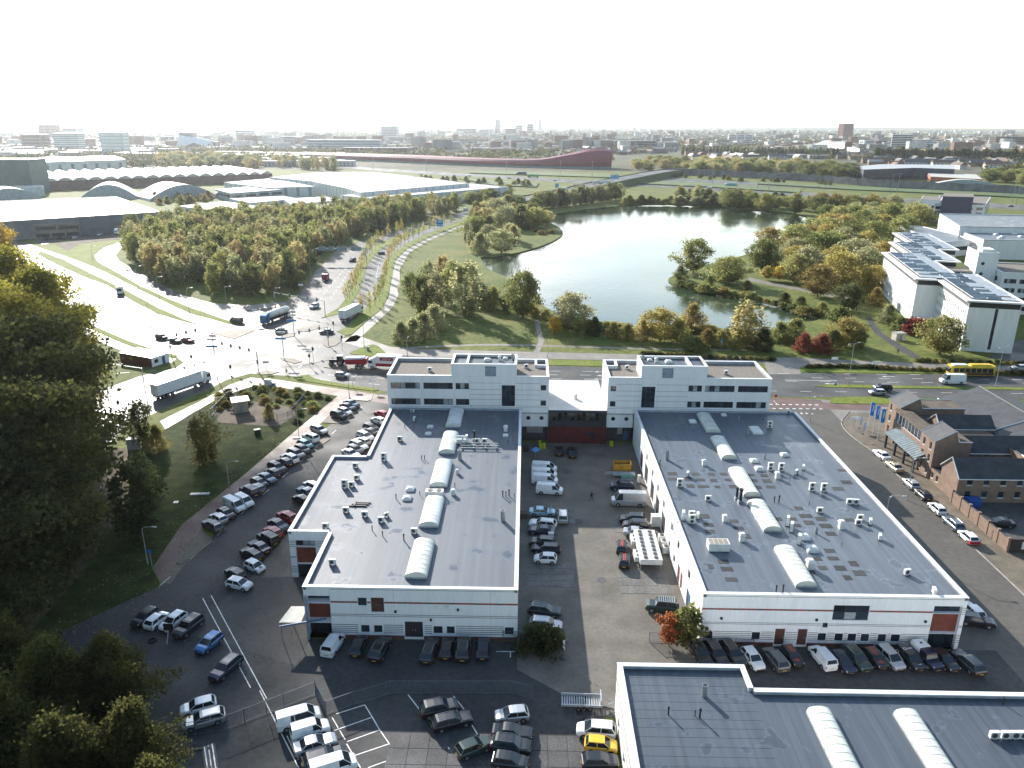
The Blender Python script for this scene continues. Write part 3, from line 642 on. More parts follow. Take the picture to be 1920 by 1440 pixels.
# ---- roof equipment prototypes (local origin at the foot, fan face to -y)
def ac_meshes(w, d, h, fans):
 c = MB().box(-w / 2, w / 2, -d / 2, d / 2, .14, .14 + h)
 f = MB()
 for k in range(fans):
  zc = .14 + h * (k + .5) / fans; r = min(w, h / fans) * .38
  vs = [(-w * .08 + r * math.cos(2 * math.pi * i / 14), -d / 2 - .02, zc + r * math.sin(2 * math.pi * i / 14)) for i in range(14)]
  f.add(vs + [(v[0], -d / 2 - .001, v[2]) for v in vs], [tuple(range(14))] + [(i, i + 14, (i + 1) % 14 + 14, (i + 1) % 14) for i in range(14)])
  f.box(-w * .08 - r, -w * .08 + r, -d / 2 - .03, -d / 2 - .022, zc - .015, zc + .015); 
 return [('casing', c.mesh('casing', acw_m)), ('fan_grille', f.mesh('fan_grille', grille_m)), *[('foot_rail', MB().box(s * (w / 2 - .13) - .05, s * (w / 2 - .13) + .05, -d / 2 - .08, d / 2 + .08, 0, .14).mesh('foot_rail', black_m)) for s in (-1, 1)]]
AC = {'single': ac_meshes(.95, .38, .78, 1), 'double': ac_meshes(.98, .42, 1.4, 2), 'small': ac_meshes(.8, .3, .6, 1)}
AC_WORD = {'single': 'white single-fan air conditioner', 'double': 'tall white double-fan air conditioner', 'small': 'small white air conditioner'}
def ac(kind, x, y, z, rz, where, group):
 t = thing('air_conditioner', f'{AC_WORD[kind]} on {where}', 'air conditioner', (x, y, z), rz, group)
 for nm, me in AC[kind]: inst(nm, me, t)
 return t
def vent_meshes():
 out = {}
 out['cowl'] = [('shaft', MB().box(-.32, .32, -.32, .32, 0, .75).mesh('shaft', acw_m)), ('cap', MB().cbox(0, 0, .82, .85, .85, .3, 0, 0, .55).cbox(0, 0, .75, .6, .6, .07).mesh('cap', acw_m))]
 out['pipe'] = [('shaft', MB().cyl(0, 0, 0, 1.75, .36, 16).mesh('shaft', galv_m)), ('rim', MB().cyl(0, 0, 1.75, 1.83, .41, 16).mesh('rim', galv_m)), ('mouth', MB().cyl(0, 0, 1.83, 1.835, .34, 16).mesh('mouth', black_m))]
 out['stub'] = [('shaft', MB().cyl(0, 0, 0, .75, .07, 8).mesh('shaft', black_m)), ('cap', MB().cyl(0, 0, .68, .86, .11, 8, .08).mesh('cap', black_m))]
 out['dome'] = [('kerb', MB().box(-.6, .6, -.6, .6, 0, .25).mesh('kerb', acw_m)), ('dome', MB().cbox(0, 0, .25, 1.1, 1.1, .14, 0, 0, .8).cbox(0, 0, .39, .88, .88, .1, 0, 0, .5).mesh('dome', glaz_m))]
 out['flue'] = [('shaft', MB().cyl(0, 0, 0, 1.9, .22, 12).mesh('shaft', black_m)), ('cap', MB().cyl(0, 0, 1.9, 2.25, .3, 12).mesh('cap', black_m)), ('base', MB().box(-.35, .35, -.35, .35, 0, .4).mesh('base', galv_m))]
 return out
VENT = vent_meshes()
VENT_WORD = {'cowl': 'square white roof cowl', 'pipe': 'wide round steel vent pipe', 'stub': 'short black vent stub', 'dome': 'small white domed rooflight', 'flue': 'thick black chimney flue'}
VENT_CAT = {'cowl': 'roof vent', 'pipe': 'vent pipe', 'stub': 'vent pipe', 'dome': 'rooflight', 'flue': 'chimney'}
VENT_NAME = {'cowl': 'roof_cowl', 'pipe': 'vent_pipe', 'stub': 'vent_stub', 'dome': 'rooflight', 'flue': 'chimney_flue'}
def vent(kind, x, y, z, where, group, sc=1.0):
 t = thing(VENT_NAME[kind], f'{VENT_WORD[kind]} on {where}', VENT_CAT[kind], (x, y, z), 0, group)
 if sc != 1: t.scale = (sc,) * 3
 for nm, me in VENT[kind]: inst(nm, me, t)
 return t

# ================================================================== left shed
RT, PT = 7.45, 7.9           # roof and parapet height
LW = [(-28.6, 85.6), (-0.6, 85.6), (-0.6, 152.5), (-28.4, 152.5), (-28.4, 127.2), (-34.7, 127.2), (-34.7, 99.8), (-28.6, 99.8)]
shed = thing('white_shed', 'long white shed with grey flat roof and stepped west side', 'warehouse', (-14, 85.6, 0))
shed.location = (0, 0, 0)
MB().sheet(LW, RT).build('roof', roofL_m, shed)
pi = MB()     # inner parapet upstand
for i in range(8):
 a, b = LW[i], LW[(i + 1) % 8]; F = Face(a[0], a[1], b[0] - a[0], b[1] - a[1]); F.box(pi, 0, F.L, -.42, -.08, RT - .05, PT - .1)
pi.build('parapet', M('parapet_upstand', (0.30, 0.33, 0.37), 0.6, 0.1, 0.8), shed)
coping(shed, LW, .5, PT - .12, PT, coping_m, skip=(2,))
F = Face(-28.6, 85.6, 28, 0)
def W(a, b, c, d, n=1, **k): return dict(x=(a, b), z=(c, d), n=n, **k)
fo = [W(.25, 3.4, 0, 2.35, 3, gm=glass_m, th=1.2), W(.25, 3.4, 2.4, 5.35, k='panel', mat=redbrick_m, name='red_panel', th=1.2), W(.25, 3.4, 5.4, 6.5, 3, th=1.2),
      W(7.1, 8.25, 5.1, 6.3, 1), W(8.8, 10.5, 4.1, 6.35, 2, k='door', mat=door_m), W(13.1, 15.5, .25, 2.75, 2, k='door', mat=ddoor_m),
      W(7.3, 8.4, .95, 2.1), W(9.0, 10.1, .95, 2.1), W(16.9, 18.1, .95, 2.1), W(18.65, 19.7, .95, 2.1), W(26.35, 27.5, .95, 2.1)]
wall(shed, F, 0, PT - .12, fo, white_m, th=.2)
st_ = MB(); F.box(st_, 3.5, 7.05, .003, .02, 5.5, 5.75); F.box(st_, 8.3, 8.75, .003, .02, 5.5, 5.75); F.box(st_, 10.55, 28, .003, .02, 5.5, 5.75); st_.each('red_stripe', redstripe_m, shed)
tl = MB()
for x in (4.9, 13.2, 16.4, 19.4, 22.6, 25.7): F.box(tl, x - .25, x + .25, .022, .034, 5.52, 5.73)
tl.each('teal_tile', teal_m, shed)
stripes(shed, F, 3.5, 28, (3.75, 3.5), .07); stripes(shed, F, 3.5, 6.9, (2.15, 1.85, 1.55, 1.25, .95), .09); stripes(shed, F, 10.3, 12.9, (2.15, 1.85, 1.55, 1.25, .95), .09)
stripes(shed, F, 15.7, 16.7, (2.15, 1.85, 1.55, 1.25, .95), .09); stripes(shed, F, 19.9, 26.2, (2.15, 1.85, 1.55, 1.25, .95), .09); stripes(shed, F, 3.5, 28, (7.55,), .05)
pl = MB(); F.box(pl, 3.5, 13.0, .002, .05, 0, .55); F.box(pl, 15.6, 28.05, .002, .05, 0, .55); pl.each('plinth', plinth_m, shed)
mj = MB()
for x in (3.45, 11.8, 24.5): F.box(mj, x - .02, x + .02, .002, .012, .6, 7.5)
mj.each('panel_joint', M('pale_joint', (0.42, 0.45, 0.47), .7), shed)
for x, z, w_ in ((17.0, 4.85, .6), (18.3, 4.85, .7)): q = MB(); F.box(q, x, x + w_, .003, .1, z, z + .55); q.build('wall_box', acw_m, shed)
for x, z in ((20.2, 4.6), (12.0, 4.2), (16.6, 3.0)): q = MB(); F.box(q, x - .12, x + .12, .003, .25, z, z + .3); q.build('wall_lamp', black_m, shed)
MB().cyl(-28.3, 85.3, 0, 6.6, .17, 12).build('column', steel_m, shed)
F2 = Face(-34.7, 99.8, 6.1, 0)
wall(shed, F2, 0, PT - .12, [W(.9, 3.9, 0, 2.3, 2, th=.5), W(.9, 3.9, 2.35, 5.2, k='panel', mat=redbrick_m, name='red_panel', th=.5), W(.9, 3.9, 5.25, 6.35, 3, th=.5, blind=.3)], white_m)
for a, b in ((0, .85), (3.95, 6.1)): stripes(shed, F2, a, b, (6.2, 5.9, 5.6, 5.3, 3.6, 3.4, 1.9, 1.6, 1.3, 1.0), .08)
for a, b in (((-34.7, 127.2), (-34.7, 99.8)), ((-28.6, 99.8), (-28.6, 85.6)), ((-28.4, 152.5), (-28.4, 127.2)), ((-28.4, 127.2), (-34.7, 127.2)), ((-0.6, 85.6), (-0.6, 152.5))):
 f_ = Face(a[0], a[1], b[0] - a[0], b[1] - a[1])
 ops = [W(k, k + 1.2, 1.0, 2.2) for k in range(3, int(f_.L) - 3, 4)] if f_.L > 12 else []
 wall(shed, f_, 0, PT - .12, ops, white_m); stripes(shed, f_, 0, f_.L, (5.6,), .22, redstripe_m, 'red_stripe'); stripes(shed, f_, 0, f_.L, (3.75, 3.5, 7.55), .06)
for y0, y1 in ((141.8, 151.6), (128.9, 138.7), (115.3, 125.5), (101.8, 111.3), (88.1, 97.9)):
 vault(shed, -14.2, y0 + .3, y1 - .3, 3.0, .75, RT, glazc_m if y0 < 90 else glaz_m)
# canopy beside the entrance
cn = thing('entrance_canopy', 'cream sheet canopy with blue beam at the shed corner', 'canopy', (-30.2, 86.5, 0))
MB().add([(-1.7, -1.7, 2.9), (1.2, -1.7, 2.9), (1.2, 1.6, 3.1), (-1.0, 1.6, 3.1)], [(0, 1, 2, 3)]).add([(-1.7, -1.7, 2.84), (1.2, -1.7, 2.84), (1.2, 1.6, 3.04), (-1.0, 1.6, 3.04)], [(3, 2, 1, 0)]).build('sheet', M('cream_sheet', (.52, .50, .42), .5), cn)
MB().tube([(-1.5, -2.2, 2.6), (4.5, -1.3, 3.3)], .13, 6).build('beam', M('blue_beam', (.05, .11, .25), .5), cn)
MB().tube([(-1.5, -1.6, 0), (-1.5, -1.6, 2.85)], .05, 6).build('post', galv_m, cn); MB().tube([(-.9, 1.5, 0), (-.9, 1.5, 3.0)], .05, 6).build('post', galv_m, cn)

def zpx(zx, zy, ox, oy, s): return (ox + zx / s, oy + zy / s)
LR = 'the left shed roof'
gL = 'air conditioners on the left shed'
for zx, zy, k, rz in ((1050, 130, 'small', 0), (1063, 190, 'single', 1.5), (960, 332, 'single', 0), (845, 475, 'double', 0), (640, 525, 'single', 0), (650, 612, 'single', .1), (563, 672, 'double', 0), (612, 662, 'single', 0), (572, 848, 'single', 0),
                      (707, 878, 'single', 0), (825, 918, 'single', 0), (862, 880, 'small', .6), (425, 962, 'single', 0), (475, 1225, 'single', 0), (1062, 1000, 'single', 0), (1515, 348, 'single', 0), (1570, 348, 'single', 0), (1440, 345, 'double', 1.5)):
 x, y = G(*zpx(zx, zy, 500, 740, 3.84), RT); ac(k, x, y, RT, rz, LR, gL)
for zx, zy, k, s in ((1390, 465, 'pipe', 1), (1700, 910, 'pipe', 1), (1375, 570, 'cowl', .8), (1343, 720, 'cowl', .9), (1178, 236, 'dome', 1), (1163, 286, 'dome', 1), (1035, 685, 'dome', 1.15), (1012, 752, 'dome', 1.15), (1720, 262, 'cowl', 1.1), (1720, 298, 'dome', .9),
                     (1115, 468, 'stub', 1), (1137, 468, 'stub', 1), (932, 752, 'stub', 1.1), (760, 978, 'stub', 1), (835, 1018, 'stub', 1), (988, 1050, 'stub', 1.3), (1700, 735, 'stub', 1.3), (1722, 735, 'stub', 1.1), (1745, 730, 'stub', 1.4), (1783, 738, 'stub', .8), (1103, 722, 'stub', .8), (1735, 350, 'stub', .8), (1495, 330, 'flue', .9), (995, 240, 'stub', .9), (1355, 665, 'stub', .9)):
 x, y = G(*zpx(zx, zy, 500, 740, 3.84), RT); vent(k, x, y, RT, LR, 'vents on the left shed', s)
t = thing('air_handler', 'long white air handling box between two vaulted skylights of the left shed', 'air handler', (*G(*zpx(1210, 732, 500, 740, 3.84), RT), RT))
MB().box(-1.45, 1.45, -.6, .6, .1, 1.1).build('casing', acw_m, t)
for k in (-.7, .7): MB().cyl(k, 0, 1.1, 1.16, .42, 14).build('fan', grille_m, t)
MB().box(-1.4, -1.2, -.7, .7, 0, .1).box(1.2, 1.4, -.7, .7, 0, .1).build('skid', black_m, t)
t = thing('cooling_plant', 'row of white cooling boxes and drum on steel rails, left shed', 'cooling plant', (*G(*zpx(1530, 385, 500, 740, 3.84), RT), RT))
for k in (-.9, .2, 1.3): MB().box(-3.6, 3.6, k - .08, k + .08, .35, .5).build('rail', galv_m, t)
for k in (-3.2, -1, 1.2, 3.2):
 MB().box(k - .06, k + .06, -1.0, 1.4, 0, .35).build('leg', galv_m, t)
MB().tube([(-4.4, 2.6, .9), (-2.9, 2.6, .9)], .5, 14).build('drum', acw_m, t)
for k in (-3.8, -2.6): MB().box(k - .5, k + .5, 1.5, 2.2, .2, 1.1).build('box', acw_m, t)
t = thing('pipe_rack', 'low black pipe rack lying flat on the left shed roof', 'pipe rack', (*G(*zpx(665, 792, 500, 740, 3.84), RT), RT))
for k in range(3): MB().box(-1.5 + .35 * k, 1.3 + .25 * k, -.7 + .55 * k, -.5 + .55 * k, .05, .2).build('bar', black_m, t)
MB().box(-.7, -.5, -.8, .8, .2, .3).build('bar', black_m, t)

# ================================================================== right shed
RW = [(23.3, 85.35), (57.1, 85.35), (57.1, 152.6), (23.3, 152.6)]
shed2 = thing('white_shed', 'wide white shed with patched grey flat roof beside the east street', 'warehouse')
MB().sheet(RW, RT).build('roof', roofR_m, shed2)
pi = MB()
for i in range(4):
 a, b = RW[i], RW[(i + 1) % 4]; F = Face(a[0], a[1], b[0] - a[0], b[1] - a[1]); F.box(pi, 0, F.L, -.42, -.08, RT - .05, PT - .1)
pi.build('parapet', MATS['parapet_upstand'], shed2)
coping(shed2, RW, .5, PT - .12, PT, coping_m, skip=(2,))
F = Face(23.3, 85.35, 33.8, 0)
ww = [(.7, 1.7), (6.8, 7.9), (15.4, 16.5), (17.6, 18.7), (19.3, 20.4), (21.0, 22.1), (23.2, 24.3), (24.9, 26.1)]
fo = [W(a, b, .95, 2.15, sill=coping_m) for a, b in ww] + [W(16.9, 21.5, 4.2, 6.45, 3, r=2, blind=.2), W(9.8, 11.1, .2, 2.75, k='door', mat=door_m), W(12.75, 14.0, .2, 2.75, k='door', mat=door_m),
      W(15.8, 16.5, 3.0, 3.75), W(29.7, 33.3, 0, 2.35, 3, th=.6), W(29.7, 33.3, 2.4, 5.4, k='panel', mat=redbrick_m, name='red_panel', th=.6), W(29.7, 33.3, 5.45, 6.55, 3, th=.6)]
wall(shed2, F, 0, PT - .12, fo, white_m)
st_ = MB(); F.box(st_, 0, 16.85, .003, .02, 5.5, 5.75); F.box(st_, 21.55, 29.65, .003, .02, 5.5, 5.75); st_.each('red_stripe', redstripe_m, shed2)
tl = MB()
for x in (1.2, 4.4, 7.5, 10.6, 13.8, 24.0, 26.9): F.box(tl, x - .25, x + .25, .022, .034, 5.52, 5.73)
tl.each('teal_tile', teal_m, shed2)
stripes(shed2, F, 0, 15.7, (3.6, 3.38), .06); stripes(shed2, F, 16.6, 29.65, (3.6, 3.38), .06); stripes(shed2, F, 0, 33.8, (7.55,), .05)
edges = [0] + [v for a, b in sorted(ww + [(9.8, 11.1), (12.75, 14.0)]) for v in (a - .08, b + .08)] + [29.65]
for i in range(0, len(edges), 2): stripes(shed2, F, edges[i], edges[i + 1], (2.2, 1.92, 1.64, 1.36, 1.08), .08)
stripes(shed2, F, 33.3, 33.8, (6.3, 6.0, 5.7, 5.4, 3.6, 3.4, 2.2, 1.92, 1.64, 1.36, 1.08), .08)
pl = MB(); F.box(pl, 0, 9.7, .002, .05, 0, .6); F.box(pl, 14.1, 29.6, .002, .05, 0, .6); pl.each('plinth', plinth_m, shed2)
for x in (2.6, 14.9, 28.9): q = MB(); F.box(q, x - .14, x + .14, .003, .2, 4.1, 4.4); q.build('wall_lamp', black_m, shed2)
Fw = Face(23.3, 152.6, 0, -67.25)     # courtyard side, runs towards the camera
def ya(y): return 152.6 - y
fo = [W(ya(y + w_), ya(y), .05, h, k=k, mat=m_, **({'n': n_} if k == 'door' else {})) for y, w_, h, k, m_, n_ in
      ((91.8, 2.4, 3.0, 'door', bdoor_m, 2), (97.4, 1.3, 2.8, 'door', odoor_m, 1), (99.3, 1.6, 2.8, 'door', odoor_m, 1), (112.5, 3.4, 3.8, 'roller', ddoor_m, 1), (118.5, 3.4, 3.8, 'roller', ddoor_m, 1), (124.4, 3.4, 3.8, 'roller', ddoor_m, 1), (131.5, 3.6, 3.8, 'roller', ddoor_m, 1), (138.0, 3.6, 3.8, 'roller', ddoor_m, 1))]
fo += [W(ya(y + 1.4), ya(y), 4.6, 6.0, 2) for y in (93, 101, 106.5, 114, 120, 126, 133)] + [W(ya(y + 1.3), ya(y), 1.0, 2.3) for y in (88.2, 103.2, 107.5)]
wall(shed2, Fw, 0, PT - .12, fo, white2_m); stripes(shed2, Fw, 0, 67.2, (3.95, 4.2, 7.5), .05, M('pale_joint2', (.5, .5, .48), .7))
for a, b in (((57.1, 85.35), (57.1, 152.6)), ((57.1, 152.6), (23.3, 152.6))):
 f_ = Face(a[0], a[1], b[0] - a[0], b[1] - a[1]); ops = [W(k, k + 1.2, 1.0, 2.2) for k in range(3, int(f_.L) - 3, 4)] + [W(k, k + 1.6, 4.6, 6.0, 2) for k in range(5, int(f_.L) - 3, 8)]
 wall(shed2, f_, 0, PT - .12, ops, white_m)
MB().tube([(23.1, 103, 6.2), (22.6, 103, 7.2), (22.7, 103, 8.3), (23.7, 103, 8.6)], .06, 6).build('hoist_arm', galv_m, shed2)
for y0, y1 in ((140.6, 150.6), (128.0, 138.0), (113.3, 123.9), (101.9, 111.6), (87.4, 97.5)): vault(shed2, 37.3, y0 + .3, y1 - .3, 2.8, .7, RT, glazc_m)
RR = 'the right shed roof'; gR = 'air conditioners on the right shed'
for zx, zy, k, rz in ((317, 388, 'single', 1.2), (275, 445, 'double', 0), (430, 520, 'single', 0), (770, 355, 'double', 0), (828, 358, 'double', 0), (910, 377, 'single', .9), (948, 352, 'single', 1.2), (995, 467, 'double', 0), (1060, 470, 'double', 0), (1200, 538, 'single', 0), (1235, 540, 'single', 0), (1038, 585, 'single', 0), (293, 625, 'double', 1.4),
                      (340, 605, 'single', 0), (342, 645, 'double', 0), (373, 615, 'single', 1.4), (862, 655, 'double', 1.2), (883, 688, 'double', 1.2), (925, 755, 'double', 1.2), (1258, 625, 'single', 0), (1248, 652, 'single', 0), (1313, 648, 'single', 1.2), (1365, 733, 'single', 1.2), (1512, 925, 'single', .3), (1660, 1030, 'single', 1.3), (765, 125, 'double', 0), (868, 45, 'small', 0)):
 x, y = G(*zpx(zx, zy, 1180, 760, 2.909), RT); ac(k, x, y, RT, rz, RR, gR)
for zx, zy, k, s in ((205, 297, 'pipe', .95), (407, 327, 'cowl', 1), (585, 510, 'flue', .9), (605, 530, 'flue', 1.1), (807, 398, 'cowl', 1.1), (520, 632, 'cowl', 1), (613, 738, 'cowl', 1.15), (1018, 700, 'pipe', .55), (1155, 670, 'cowl', 1.2), (983, 890, 'cowl', 1.35), (738, 290, 'pipe', .5), (595, 80, 'pipe', .5), (645, 160, 'pipe', .8),
                     (345, 92, 'dome', 1.2), (680, 306, 'dome', 1.1), (708, 350, 'dome', 1.2), (845, 273, 'dome', 1.1), (950, 722, 'dome', 1.3), (995, 790, 'dome', 1.35), (515, 55, 'dome', .9), (800, 1018, 'stub', 1.2), (837, 1018, 'stub', 1.3), (790, 528, 'stub', 1.2), (815, 530, 'stub', 1.5), (167, 322, 'stub', 1), (980, 545, 'stub', .7), (875, 412, 'stub', .7), (1158, 765, 'stub', .6)):
 x, y = G(*zpx(zx, zy, 1180, 760, 2.909), RT); vent(k, x, y, RT, RR, 'vents on the right shed', s)
x, y = G(*zpx(482, 785, 1180, 760, 2.909), RT)
t = thing('air_handler', 'big white louvred air box near the courtyard edge of the right shed', 'air handler', (x, y, RT))
MB().box(-1.5, 1.5, -.8, .8, .1, 1.3).build('casing', acw_m, t); MB().box(-1.4, 1.4, -.7, .7, 0, .1).build('skid', black_m, t)
for i in range(4): MB().box(-1.35 + .68 * i, -.75 + .68 * i, -.65, .65, 1.3, 1.33).build('louvre', M('beige_grille', (.25, .22, .17), .7), t)
x, y = G(*zpx(690, 140, 1180, 760, 2.909), RT)
t = thing('rooflight', 'long white shallow rooflight at the back of the right shed', 'rooflight', (x, y, RT)); MB().box(-1.0, 1.0, -1.9, 1.9, 0, .3).build('kerb', acw_m, t); MB().cbox(0, 0, .3, 1.8, 3.6, .25, 0, 0, .75).build('dome', glaz_m, t)
pmesh = MB().box(-.75, .75, -.55, .55, 0, .02).mesh('roof_patch', patch_m)
for zx, zy, sx in ((235, 373, 1.1), (237, 403, 1.25), (320, 403, .8), (390, 407, 1), (333, 440, .9), (404, 443, 1.3), (480, 445, .6), (360, 375, 1), (448, 377, .8), (515, 375, .9), (460, 410, .8), (538, 407, .7), (660, 380, .9), (677, 410, .9), (750, 413, 1), (735, 383, .8), (697, 447, 1), (770, 445, 1), (565, 443, .9), (1165, 355, 1.2), (1185, 420, 1.2),
                   (1138, 455, 1.2), (924, 562, .9), (962, 603, 1.3), (980, 640, 1), (1045, 620, 1.1), (1072, 658, 1.2), (1098, 700, 1), (885, 620, 1), (912, 655, .9), (808, 620, .9), (1200, 625, .9), (410, 605, 1), (430, 652, 1.1), (440, 688, 1), (570, 632, .9), (597, 671, 1), (638, 714, .8), (512, 852, 1), (532, 893, 1.1), (556, 950, 1.1), (445, 879, .5),
                   (1092, 793, 1), (1112, 835, 1), (1025, 837, .8), (1055, 887, .8), (990, 908, .7), (1150, 888, 1), (1222, 863, .8), (1255, 915, 1.1), (1190, 940, .7)):
 x, y = G(*zpx(zx, zy, 1180, 760, 2.909), RT); inst('roof_patch', pmesh, shed2, (x, y, RT + .004), rnd.uniform(-.04, .04), (sx, rnd.uniform(.85, 1.3), 1))

# ================================================================== office blocks behind the sheds and the link between them
def block(sg, label):
 """three storey block; sg=1 left one, sg=-1 its mirror image on the right"""
 t = thing('office_block', label, 'office')
 mxx = (lambda x: x) if sg > 0 else (lambda x: 22.6 - x)
 def bx(mb, x0, x1, y0, y1, z0, z1): a, b = sorted((mxx(x0), mxx(x1))); return mb.box(a, b, y0, y1, z0, z1)
 Y0, Y1 = 152.55, 165.3; top, tr = 15.0, 14.3
 # front wall
 a, b = sorted((mxx(-28.9), mxx(5.1))); F = Face(a, Y0, b - a, 0)
 def X(x0, x1): p, q = sorted((mxx(x0) - a, mxx(x1) - a)); return (p, q)
 ops = [dict(x=X(-28.2, -22.0), z=z, n=6, blind=.15) for z in ((12.0, 13.4), (8.45, 9.85))] + [dict(x=X(-21.3, -15.1), z=z, n=6, blind=.15) for z in ((12.0, 13.4), (8.45, 9.85))] + [dict(x=X(-14.5, -11.7), z=z, n=3, blind=.2) for z in ((12.0, 13.4), (8.45, 9.85))]
 ops += [dict(x=X(-4.8, -2.0), z=(8.3, 13.0), n=3, r=4), dict(x=X(3.4, 4.55), z=(11.9, 13.1), n=1), dict(x=X(3.4, 4.55), z=(8.5, 9.7), n=1)]
 wall(t, F, 6.9, top - .1, ops, white_m, th=.25)
 s0, s1 = X(-11.5, -4.9); s2, s3 = X(-1.9, 3.3)
 for p, q in ((s0, s1), (s2, s3)): stripes(t, F, p, q, (13.45, 12.0, 10.9, 9.8, 8.4), .05)
 p, q = X(-28.9, 5.1); stripes(t, F, p, q, (8.05,), .05)
 jt = MB()
 for x in (-28.5, -21.65, -14.8, -11.55, -5.3, -.6): xx = mxx(x) - a; F.box(jt, xx - .015, xx + .015, .002, .01, 8.1, 14.8)
 jt.each('panel_joint', MATS['pale_joint'], t)
 # other sides
 for (x0, y0, x1, y1) in ((5.1, Y0, 5.1, Y1), (5.1, Y1, -28.9, Y1), (-28.9, Y1, -28.9, Y0)):
  p, q = ((mxx(x0), y0), (mxx(x1), y1)) if sg > 0 else ((mxx(x1), y1), (mxx(x0), y0))
  f_ = Face(p[0], p[1], q[0] - p[0], q[1] - p[1])
  if abs(x0 - x1) > 1: o_ = [dict(x=(k, k + 5.2), z=z, n=5) for k in (1, 7.5, 14, 20.5, 27) for z in ((1, 2.6), (4.8, 6.3), (8.45, 9.85), (12, 13.4))]
  else: o_ = [dict(x=(k, k + 1.0), z=z, n=1, fm=wframe_m) for k in (2.2, 6.5) for z in ((4.8, 6.0), (8.5, 9.7), (11.9, 13.1))]
  wall(t, f_, 0, top - .1, o_, white2_m if abs(x0 - x1) < 1 else white_m)
 mb = MB(); bx(mb, -28.7, 4.9, Y0 + .1, Y1 - .1, tr - .1, tr); mb.build('roof', gravel_m, t)
 loop = [(mxx(-28.9), Y0), (mxx(5.1), Y0), (mxx(5.1), Y1), (mxx(-28.9), Y1)]
 if sg < 0: loop = [loop[1], loop[0], loop[3], loop[2]]
 pi = MB()
 for i in range(4): p, q = loop[i], loop[(i + 1) % 4]; f_ = Face(p[0], p[1], q[0] - p[0], q[1] - p[1]); f_.box(pi, 0.1, f_.L - .1, -.4, -.1, tr - .05, top - .09)
 pi.build('parapet', MATS['parapet_upstand'], t); coping(t, loop, .5, top - .1, top, coping_m, seg=7)
 # raised plant room
 z2, zt = 17.6, 17.0
 mb = MB(); a2, b2 = sorted((mxx(-15.35), mxx(-1.7))); y2 = 160.0
 F3 = Face(a2, Y0 - .02, b2 - a2, 0); lo_, hi_ = sorted((mxx(-8.3) - a2, mxx(-6.0) - a2))
 wall(t, F3, top - .12, z2 - .1, [dict(x=(lo_, hi_), z=(15.0, 17.1), k='panel', mat=steel_m, name='louvre_panel')], white_m)
 for p, q in (((b2, Y0), (b2, y2)), ((b2, y2), (a2, y2)), ((a2, y2), (a2, Y0))): wall(t, Face(p[0], p[1], q[0] - p[0], q[1] - p[1]), tr, z2 - .1, (), white2_m)
 MB().box(a2 + .1, b2 - .1, Y0 + .1, y2 - .1, zt - .1, zt).build('plant_roof', roofD_m, t)
 coping(t, [(a2, Y0), (b2, Y0), (b2, y2), (a2, y2)], .45, z2 - .1, z2, coping_m, seg=7)
 c0, c1 = sorted((mxx(-12.3), mxx(-11.8))); MB().box(c0, c1, Y0 + .45, y2 - .45, zt, z2 - .003).build('divider', coping_m, t)
 # recessed stair notch at the far corner
 c0, c1 = sorted((mxx(2.2), mxx(2.7))); MB().box(c0, c1, 161, Y1 - .42, tr, top - .003).build('divider', coping_m, t)
 c0, c1 = sorted((mxx(2.7), mxx(4.7))); MB().box(c0, c1, 160.6, 161.1, tr, top - .004).build('divider', coping_m, t)
 # ground part under the overhang beside the courtyard
 c0, c1 = sorted((mxx(-.55), mxx(5.1))); F4 = Face(c0, 152.9, c1 - c0, 0)
 wall(t, F4, 3.6, 6.75, (), white_m, name='ribbed_wall'); stripes(t, F4, 0, c1 - c0, [3.75 + .27 * i for i in range(12)], .035, MATS['pale_joint'], 'rib')
 for i in (1, 2):
  xc = (c1 - c0) * (.25 if i == 1 else .75); n = 18
  v = [F4.P(xc + .45 * math.cos(2 * math.pi * k / n), .03, 5.6 + .45 * math.sin(2 * math.pi * k / n)) for k in range(n)]
  MB().add(v, [tuple(range(n))]).build('porthole', glass_m, t)
 MB().box(c0, c1, 152.56, 152.95, 6.75, 7.0).build('soffit', frame_m, t)
 F5 = Face(c0, 154.2, c1 - c0, 0); wall(t, F5, 0, 3.6, [dict(x=(1.1, 4.6), z=(1.6, 3.2), k='roller', mat=galv_m)] if sg > 0 else [dict(x=(2.6, 3.7), z=(1.5, 3.2), k='roller', mat=galv_m), dict(x=(4.0, 4.9), z=(0, 2.3), k='door', mat=bdoor_m)], stripe_m)
 MB().box(c0, c1, 152.9, 154.3, 3.55, 3.62).build('soffit', frame_m, t)
 # things on the roofs
 nm = 'left' if sg > 0 else 'right'
 for x, y in ((-20.5, 157.5), (.3, 160.5)): ac('single', mxx(x), y, tr, .4, f'the {nm} office block roof', 'air conditioners on the office blocks')
 for x, y, k, s in ((-5.4, 157.2, 'cowl', .9), (-4.2, 158.3, 'dome', .9), (-2.6, 157.6, 'pipe', .75), (-8.0, 157.0, 'dome', 1.2)): vent(k, mxx(x), y, zt, f'the raised roof of the {nm} office block', 'vents on the office blocks', s)
 return t
block(1, 'white three-storey office block behind the left shed')
block(-1, 'white three-storey office block behind the right shed')
lk = thing('entrance_link', 'low glazed link with dark red base between the office blocks', 'building')
MB().box(5.15, 17.45, 152.4, 190 - 17, 7.3, 7.5).build('roof', M('pale_membrane', (.50, .48, .45), .5, .08, .3, col2=(.56, .54, .5), rvar=.15), lk)
MB().box(5.12, 17.48, 152.2, 152.4, 7.1, 7.62).build('eaves', frame_m, lk)
FL = Face(5.15, 152.5, 12.3, 0)
wall(lk, FL, 0, 3.85, [dict(x=(8.3, 10.0), z=(1.6, 2.5), n=2)], darkred_m)
cg = bpy.data.materials.new('clear_glass'); cg.use_nodes = True
